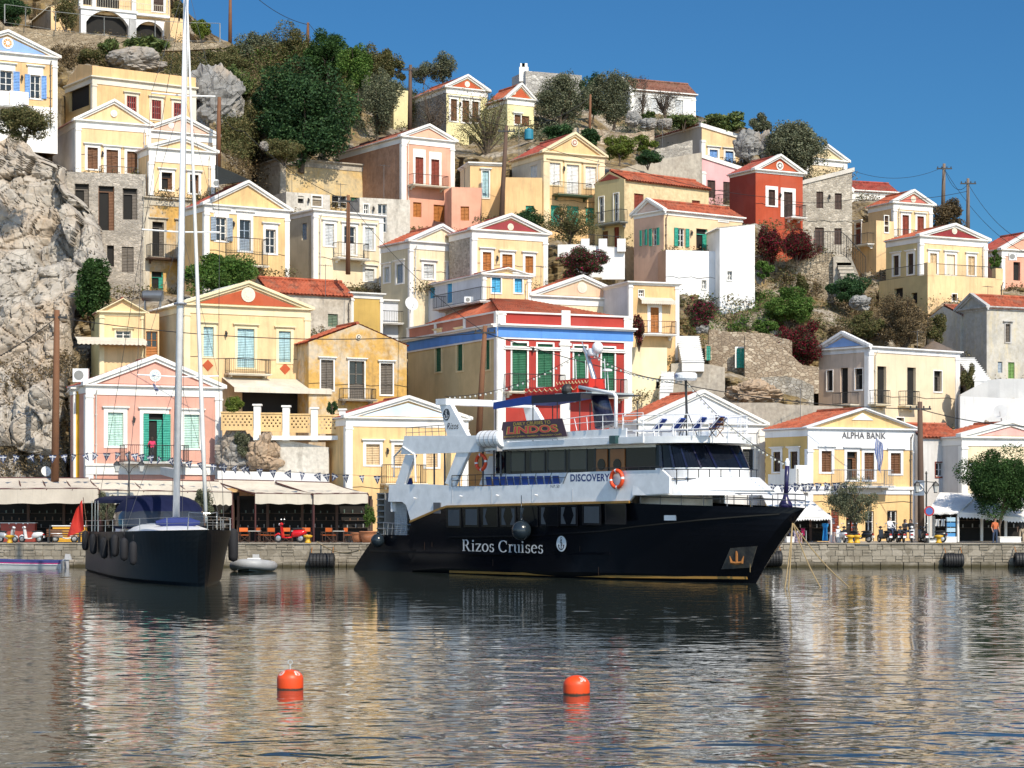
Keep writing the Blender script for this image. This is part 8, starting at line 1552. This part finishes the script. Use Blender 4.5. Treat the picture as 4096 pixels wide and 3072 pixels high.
# ---------------------------------------------------------------- furniture of the cafes
ORC = paint((.62,.13,.02), .8, name="orange_canvas"); BRW = paint((.06,.028,.016), .6, name="dark_wood")
def dchair(label, p, rz_, pr=[None]):
    if pr[0]: return copy_thing(pr[0], label, p, rz_)
    t = thing('director_chair', label, 'chair', p, rz_, 'orange director chairs at the taverna'); mb = MB(); mb.box(-.27,-.24,.46,.27,.24,.49); mb.obj('seat', ORC, t); mb = MB(); mb.box(-.29,.23,.70,.29,.26,.96); mb.obj('backrest', ORC, t); mb = MB()
    for x in (-.28,.28): mb.tube([(x,-.26,0),(x,.26,0)], .02, 4); mb.tube([(x,-.26,.66),(x,.28,.66)], .022, 4); mb.tube([(x,.25,.0),(x,.25,.98)], .02, 4); mb.tube([(x,-.24,0),(x,-.24,.66)], .02, 4)
    for y in (-.2,.2): mb.tube([(-.28,y,.02),(.28,y,.46)], .02, 4); mb.tube([(.28,y,.02),(-.28,y,.46)], .02, 4)
    mb.obj('frame', BRW, t); pr[0] = t; return t
for x, rz_, Y in ((330,.3,147),(470,2.4,147.6),(545,-.5,146.6),(690,.1,147.2),(870,.2,147.4),(1030,-1.3,147),(1080,2.6,146.8),(1235,1.2,147)): dchair('orange canvas director chair under the taverna awning', g(CJ, x, 1200, Y), rz_)
def table(label, p, pr=[None]):
    if pr[0]: return copy_thing(pr[0], label, p, 0)
    t = thing('cafe_table', label, 'table', p, 0, 'taverna tables'); mb = MB(); mb.box(-.4,-.4,.72,.4,.4,.76); mb.obj('tabletop', paint((.5,.48,.44), .4), t)
    for sx_ in (-.33,.33):
        for sy_2 in (-.33,.33): mb = MB(); mb.box(sx_-.03,sy_2-.03,0,sx_+.03,sy_2+.03,.72); mb.obj('leg', BRW, t)
    pr[0] = t; return t
for x, Y in ((420,147.3),(790,147.6),(1150,147)): table('square taverna table with a pale top', g(CJ, x, 1200, Y))
t = thing('bench', 'brown slatted bench between the parked bikes', 'bench', g(CI, 555, 1650, 144.0)); mb = MB(); [mb.box(-1.2,.12+.0*k,.48+.16*k,1.2,.16,.60+.16*k) for k in range(3)]; mb.obj('backrest', WOOD, t); mb = MB(); [mb.box(-1.2,-.3+.14*k,.40,1.2,-.19+.14*k,.44) for k in range(3)]; mb.obj('seat', WOOD, t)
for x in (-1.0,1.0): mb = MB(); mb.box(x-.05,-.3,0,x+.05,.16,.4); mb.box(x-.05,.1,.4,x+.05,.18,.95); mb.obj('leg', IRON, t)
def counter(label, o, x0, x1, yt, Y, mat, topm):
    a, b = pz(o, x0, yt, Y), pz(o, x1, yt, Y); t = thing('counter', label, 'counter', (a.x, Y, QZ), 0, 'cafe counters'); w_, h_ = b.x-a.x, a.z-QZ; mb = MB(); mb.box(0,0,0,w_,.7,h_-.06); mb.box(.08,-.03,.12,w_-.08,0,h_-.2); mb.obj('front', mat, t); mb = MB(); mb.box(-.06,-.08,h_-.06,w_+.06,.78,h_); mb.obj('worktop', topm, t)
counter('brick red cafe counter at the left edge', CI, 5, 300, 1490, 148.4, paint((.32,.05,.03), .6), paint((.5,.5,.48), .4)); counter('yellow ice cream freezer behind the bench', CI, 455, 740, 1515, 147.8, paint((.68,.36,.03), .5), WP2)
def pot(label, p, r, h, mat): mb = MB(); mb.lathe([(r*.7,0),(r*.95,h*.6),(r,h*.9),(r*1.08,h*.92),(r*1.08,h),(r*.9,h),(r*.85,h*.85)], p, 18); return tag(mb.obj('flower_pot', mat, None, (0,0,0), True), label, 'flower pot', 'flower pots')
TERRA = paint((.42,.17,.08), .8, name="terracotta"); pot('big terracotta pot at the taverna corner', g(CJ, 1400, 1200, 145.6), .55, .75, TERRA); pot('terracotta pot left of the bigger one', g(CJ, 1310, 1200, 145.9), .42, .65, TERRA); plant('potted_plant', 'leafy green plant in the big terracotta pot', 'plant', CJ, 1340, 900, 1480, 1130, 145.7, 'green', 900, .16, 10, False)
plant('potted_plant', 'tall grey green potted oleander left of the yacht sprayhood', 'plant', CI, 850, 1180, 1010, 1480, 145.4, 'olive', 1400, .15, 14, False, None, 8); plant('potted_plant', 'tall grey green potted oleander right of the yacht mast', 'plant', CI, 1660, 1190, 1880, 1480, 145.4, 'olive', 1500, .15, 14, False, None, 8)
def bollard(label, p, mat): mb = MB(); mb.lathe([(.22,0),(.2,.08),(.15,.12),(.15,.34),(.3,.40),(.3,.5),(.1,.54)], p, 16); return tag(mb.obj('mooring_bollard', mat, None, (0,0,0), True), label, 'bollard', 'yellow mooring bollards')
YEB = paint((.62,.36,.02), .5, name="yellow_paint")
for lab, o, x in (('yellow bollard beside the red scooter',CJ,880),('yellow bollard left of the postcard rack',CM,1475),('small yellow bollard by the white planter box',CM,712),('small yellow bollard right of the planter box',CM,770),('yellow bollard at the wheel of the silver scooter',CI,85)): bollard(lab, g(o, x, 1200, 143.5), YEB)
for lab, x0, x1 in (('white planter box behind the ferry bow ropes',600,700),('short white planter box by the bollard',722,758),('white planter box under the postcard rack',1388,1625),('white planter box around the quay tree',2000,2180),('white kerb block near the clothes stall',160,222)): a, b = g(CM, x0, 1240, 145.6), g(CM, x1, 1240, 145.6); mb = MB(); mb.box(a.x,145.4,QZ,b.x,146.6,QZ+.32); mb.box(a.x-.03,145.37,QZ+.32,b.x+.03,146.63,QZ+.38); tag(mb.obj('planter', WHITE), lab, 'planter', 'white planter boxes on the quay')
# clothes outside the shop, postcard rack
def garment(label, o, x0, y0, x1, y1, Y, mats):
    a, b = pz(o, x0, y1, Y), pz(o, x1, y0, Y); w_, h_ = b.x-a.x, b.z-a.z; mb = MB()
    def fn(u, v):
        ww = w_*(.32+.18*v+.22*(1 if v < .25 else 0)*abs(2*u-1)**2); return Vector((a.x+w_/2+(u-.5)*2*ww, Y-.10*math.sin(u*9+v*2)-.12*math.sin(math.pi*u), b.z-h_*v))
    mb.grid(fn, 10, 8); mb.m = [ (int(i*7.3) % len(mats)) for i in range(len(mb.m))]; mb.tube([(a.x+w_*.2,Y,b.z-.03),(a.x+w_*.8,Y,b.z-.03)], .015, 4); return tag(mb.obj('hanging_garment', mats), label, 'clothing', 'clothes hanging outside the shop')
C_ = lambda *c: paint(c, .8, name="cloth")
for lab, x0, y0, x1, y1, ms in (('bright blue dress hanging at the tent corner',468,1065,520,1215,[C_(.02,.25,.60)]),('patterned pink and grey dress beside the blue one',520,1140,590,1245,[C_(.45,.3,.28),C_(.3,.3,.34)]),('striped cloth pinned under the tent edge',515,1020,585,1070,[C_(.4,.1,.12),C_(.5,.5,.55)]),('white shirt at the left end of the clothes rail',95,1140,140,1200,[C_(.7,.7,.7)]),('pale patterned dress in the middle of the rail',215,1130,262,1230,[C_(.6,.5,.55),C_(.2,.2,.3)]),('hot pink top on the clothes rail',285,1110,318,1170,[C_(.6,.03,.15)]),('multicoloured blouse on the clothes rail',255,1150,300,1235,[C_(.55,.2,.08),C_(.5,.45,.4),C_(.1,.15,.3)]),('navy skirt on the clothes rail',180,1150,220,1230,[C_(.03,.04,.10)]),('white shirt hanging inside the souvenir shop',1440,1030,1485,1090,[C_(.6,.6,.6)]),('pale blue shirt inside the souvenir shop',1490,1030,1530,1090,[C_(.4,.45,.5)])): garment(lab, CM, x0, y0, x1, y1, 147.2, ms)
mb = MB(); a, b = pz(CM, 60, 1130, 147.3), pz(CM, 330, 1130, 147.3); mb.tube([a, b], .02, 5); mb.tube([(a.x,147.3,QZ), a], .025, 5); mb.tube([(b.x,147.3,QZ), b], .025, 5); tag(mb.obj('clothes_rail', STEEL), 'steel clothes rail under the white tent', 'clothes rail')
t = thing('postcard_rack', 'blue postcard rack outside the souvenir shop', 'rack', g(CM, 1578, 1240, 146)); mb = MB(); mb.tube([(0,0,0),(0,0,1.75)], .03, 6); mb.lathe([(.3,0),(.3,.04)], (0,0,0), 12); mb.obj('stand', STEEL, t); mb = MB()
for k in range(4): mb.box(-.28,-.2,.35+.35*k,.28,.2,.62+.35*k, k % 2)
mb.obj('card_trays', [paint((.05,.22,.45), .5), paint((.35,.5,.6), .5)], t)
# ---------------------------------------------------------------- on the water
def tyrefender(label, o, x0, x1, yc, r, Y=141.9):
    a, b = pz(o, x0, yc, Y), pz(o, x1, yc, Y); L_ = b.x-a.x; t = thing('tyre_fender', label, 'fender', (a.x, Y, a.z), 0, 'black cylinder fenders on the quay wall'); prof = [(r*.45,.35),(r*.45,.02),(r*.75,0)]
    n = 7
    for i in range(n+1): x = .06+(L_-.12)*i/n; prof += [(r*(.93),x-.03),(r,x+.02),(r,x+(L_-.12)/n-.05)] if i < n else []
    prof += [(r*.93,L_-.05),(r*.7,L_),(r*.4,L_),(r*.4,L_-.3)]; mb = MB(); mb.lathe(prof, (0,0,0), 22, 'x'); mb.obj('body', RUB, t)
    for x in (.12, L_-.12): mb = MB(); mb.tube([(x,0,r),(x,.45,r+.35)], .03, 5); mb.obj('chain', RUST, t)
tyrefender('black cylinder fender between the yacht and the ferry stern', CJ, 895, 1112, 1390, .52); tyrefender('black cylinder fender right behind the ferry bow', CM, -70, 122, 1370, .52); tyrefender('black cylinder fender below the bank street lamp', CM, 1520, 1690, 1385, .46); tyrefender('black cylinder fender cut by the right edge', CM, 2128, 2330, 1378, .46)
CB_, KB_ = (1000,2500), 1500/2212
def buoy(label, x, ywl_, yt, r_px, ring, mark):
    p = water_at(CB_, x, ywl_, KB_); r = r_px*KB_*p.y/F; hh = (ywl_-yt)*KB_*p.y/F; t = thing('mooring_buoy', label, 'buoy', p, 0, 'orange mooring buoys'); hc = hh-r*.72; mb = MB()
    mb.lathe([(r*.6,-r*.9),(r*.95,-r*.5)]+[(r,-.1),(r,hc)]+[(r*math.cos(R(a)), hc+r*.72*math.sin(R(a))) for a in range(8, 90, 8)]+[(.02,hc+r*.72)], (0,0,0), 32); m, tt, bb = nodes("orange_buoy"); bb.inputs["Roughness"].default_value = .45
    sp = N(tt, "ShaderNodeSeparateXYZ"); tt.links.new(geo(tt), sp.inputs[0]); ad = N(tt, "ShaderNodeMath", operation='MULTIPLY_ADD'); ad.inputs[1].default_value = .05; tt.links.new(noise_t(tt, geo(tt), 18, 3), ad.inputs[0]); tt.links.new(sp.outputs[2], ad.inputs[2])
    c = ramp(tt, ad.outputs[0], [(.045,(.05,.03,.015)),(.075,(.72,.065,.008))]); tt.links.new(c, bb.inputs["Base Color"]); mb.obj('float', m, t, smooth=True)
    mb = MB(); sf = lambda u, z: (lambda q: Vector((r*1.006*math.cos(q)*math.sin(u), -r*1.006*math.cos(q)*math.cos(u), hc+r*.726*math.sin(q))))(z)
    for s_, u0 in mark: put_text(mb, text_polys(s_, 0, .03), sf, u0, .42, u0+.62, 1.05)
    mb.obj('number', paint((.6,.55,.5), .6), t)
    if ring: mb = MB(); z0 = hc+r*.72; mb.torus((0,0,z0+r*.55), (1,.3,0), (0,0,1), r*.17, r*.035, 14, 6); mb.tube([(0,0,z0-.02),(0,0,z0+r*.42)], r*.06, 6); mb.obj('mooring_eye', STEEL, t)
buoy('orange buoy with a steel mooring eye on top', 237, 378, 262, 78, True, [('0',-1.2),('8',.55)]); buoy('orange buoy without an eye near the middle', 1926, 408, 296, 79, False, [('36',.30)])
t = thing('inflatable_dinghy', 'grey inflatable dinghy between the yacht bow and the quay', 'dinghy', water_at(CJ, 405, 1480)); mb = MB()
tb = [(-1.15,1.6,.32),(-1.15,.2,.32),(-1.0,-.9,.38),(-.5,-1.7,.48),(0,-1.95,.52),(.5,-1.7,.48),(1.0,-.9,.38),(1.15,.2,.32),(1.15,1.6,.32)]; mb.tube(tb, [.2,.32,.33,.32,.31,.32,.33,.32,.2], 12); mb.obj('tube', paint((.36,.37,.38), .5, name="hypalon"), t, smooth=True)
mb = MB(); mb.prism([(-1,1.5,.15),(-1,-.6,.15),(0,-1.7,.22),(1,-.6,.15),(1,1.5,.15)], (0,0,.1)); mb.prism([(-.9,1.3,-.15),(-.85,-.6,-.1),(0,-1.9,.1),(.85,-.6,-.1),(.9,1.3,-.15)], (0,0,.3)); mb.obj('hull', paint((.20,.26,.27), .4), t); mb = MB(); mb.box(-.5,-.2,.3,.5,.4,.62); mb.box(-.4,.5,.3,.4,.9,.8); mb.box(-.6,-.95,.3,.6,-.6,.45); mb.obj('console', WP2, t); mb = MB(); mb.tube([(0,-1.6,.7),(-.5,-1.9,.55),(-.75,-1.6,.1)], .03, 5); mb.obj('rope', WP2, t)
mb = MB(); mb.box(-.2,1.5,.2,.2,1.85,1.0); mb.obj('outboard_motor', paint((.5,.5,.5), .4), t)
p0 = water_at(CY, 330, 1032, KY); t = thing('rowing_boat', 'white wooden boat with a blue and pink stripe at the left edge', 'boat', p0); rx1 = pz(CY, 705, 1000, p0.y, KY).x-p0.x; rx0 = pz(CY, -900, 1000, p0.y, KY).x-p0.x
hz = (1032-945)*KY*p0.y/F
def rb(u, v, z0, z1):
    x = rx1+(rx0-rx1)*u; w_ = .95*(1-max(0, (u-.45)/.55)**2)*(1-.12*(1-v)); sh = .30*u*u; return x, w_*(.62+.38*v), -.25*(1-v)+(z0+(z1-z0)*v)+sh*v
for nm, z0, z1, mat, oo in (('hull', -.2, hz-.20, WP2, 0), ('pink_stripe', hz-.20, hz-.13, paint((.42,.02,.16), .5), .004), ('blue_gunwale', hz-.13, hz+.02, paint((.03,.04,.17), .5), .012)):
    mb = MB()
    for sd2 in (-1, 1):
        def fn(u, v):
            if nm == 'hull': x, w_, z = rb(u, v, z0, z1)
            else: x, w_, _ = rb(u, 1, 0, 0); z = z0+(z1-z0)*v+.30*u*u
            return Vector((x, sd2*(w_+oo), z))
        mb.grid(fn, 24, 6)
    if nm == 'hull': mb.prism([(rx1,-.95,-.1),(rx1,.95,-.1),(rx1,.95,hz),(rx1,-.95,hz)], (-.05,0,0)); mb.grid(lambda u, v: (lambda q: Vector((q[0], (v*2-1)*q[1], hz-.25+.3*u*u)))(rb(u, 1, 0, 0)), 24, 2)
    mb.obj(nm, mat, t, smooth=nm == 'hull')
mb = MB(); x = rx1+.22; mb.hexa([(x-.15,-.17,hz+.05),(x+.3,-.15,hz+.05),(x+.3,.15,hz+.05),(x-.15,.17,hz+.05),(x-.1,-.15,hz+.42),(x+.2,-.12,hz+.40),(x+.2,.12,hz+.40),(x-.1,.15,hz+.42)]); mb.box(x-.05,-.08,-.3,x+.12,.08,hz+.05); mb.box(x-.3,-.05,hz-.1,x,.05,hz+.1); mb.obj('outboard_motor', paint((.42,.42,.43), .35), t)

# dark shade cloth beside the mast houses, red rescue floats on the ferry roof
mb = MB(); A_, B_, C_2, D_2 = pz(CA, 1858, 1425, 179), pz(CA, 2040, 1500, 180), pz(CA, 2170, 1560, 176), pz(CA, 1860, 1600, 174)
mb.grid(lambda u, v: A_.lerp(B_, u).lerp(D_2.lerp(C_2, u), v)-Vector((0,0,.5*math.sin(math.pi*u)*math.sin(math.pi*v))), 10, 8); mb.tube([C_2, C_2-Vector((0,0,2.5))], .05, 5); mb.tube([D_2, D_2-Vector((0,0,2))], .05, 5); tag(mb.obj('shade_cloth', paint((.012,.014,.012), .95, name="black_cloth")), 'black shade cloth stretched beside the yellow upper house', 'canopy')
def rfloat(label, x0, x1, y0, y1, yy):
    (l0, z1), (l1, z0) = SP(CK, x0, y0, -2.0), SP(CK, x1, y1, -2.0); t = thing('rescue_float', label, 'rescue float', SHIP0, ANG, 'red rescue floats on the ship roof'); mb = MB(); n = 5; dl = (l1-l0)/n
    for i in range(n): a, b = l0+i*dl+.02, l0+(i+1)*dl-.02; mb.hexa([(a,yy,z0),(b,yy,z0),(b,yy+1.3,z0),(a,yy+1.3,z0),(a,yy+.06,z1),(b,yy+.06,z1),(b,yy+1.24,z1),(a,yy+1.24,z1)])
    mb.obj('float_body', paint((.55,.025,.012), .5), t); mb = MB()
    for i in range(n*2): mb.tube([(l0+(i+k/4)*dl/2, yy-.03, z1-.1-.16*math.sin(math.pi*k/4)) for k in range(5)], .025, 4)
    mb.obj('grab_rope', paint((.6,.45,.25), .8), t)
rfloat('long red rescue float on the ship canopy', 1185, 1640, 332, 388, 2.0); rfloat('upper red rescue float beside the funnel', 1450, 1725, 262, 330, 2.15)

# television aerials
def aerial(label, o, x, y, Y, h=1.8):
    b = pz(o, x, y, Y); t = thing('tv_aerial', label, 'aerial', b, .6, 'television aerials'); mb = MB(); mb.tube([(0,0,-1.2),(0,0,h)], .022, 5); mb.tube([(-.5,0,h-.1),(.6,0,h-.1)], .014, 4)
    for k in range(6): mb.tube([(-.45+.2*k,-.28+.02*k,h-.1),(-.45+.2*k,.28-.02*k,h-.1)], .009, 4)
    mb.obj('mast_and_rods', paint((.16,.16,.16), .5, .4), t)
for lab, o, x, y, Y, h in (('aerial on the flat roof of the derelict tan block',CB,1105,1420,192,2.2),('aerial on the whitewashed hut roof',CB,310,1440,192,1.6),('aerial on the white parapet of the cream grey shutter house',CF,730,100,183,2.4),('aerial over the salmon terrace wing',CB,1800,1400,195,1.8),('aerial above the striped pediment roof',CC,60,860,196,2.2),('aerial on the rendered wall behind the rusty roof',CC,1300,800,208,2.2),('aerial on the rubble ruin roof',CF,600,720,171,1.5),('aerial on the roof of the bank',CM,280,110,156,1.8),('aerial above the peach gable',CG,250,520,176,1.6),('aerial on the roofless cream ruin',CH,1290,850,173,1.4),('aerial on the grey house at the right edge',CH,1900,470,184,1.6)): aerial(lab, o, x, y, Y, h)
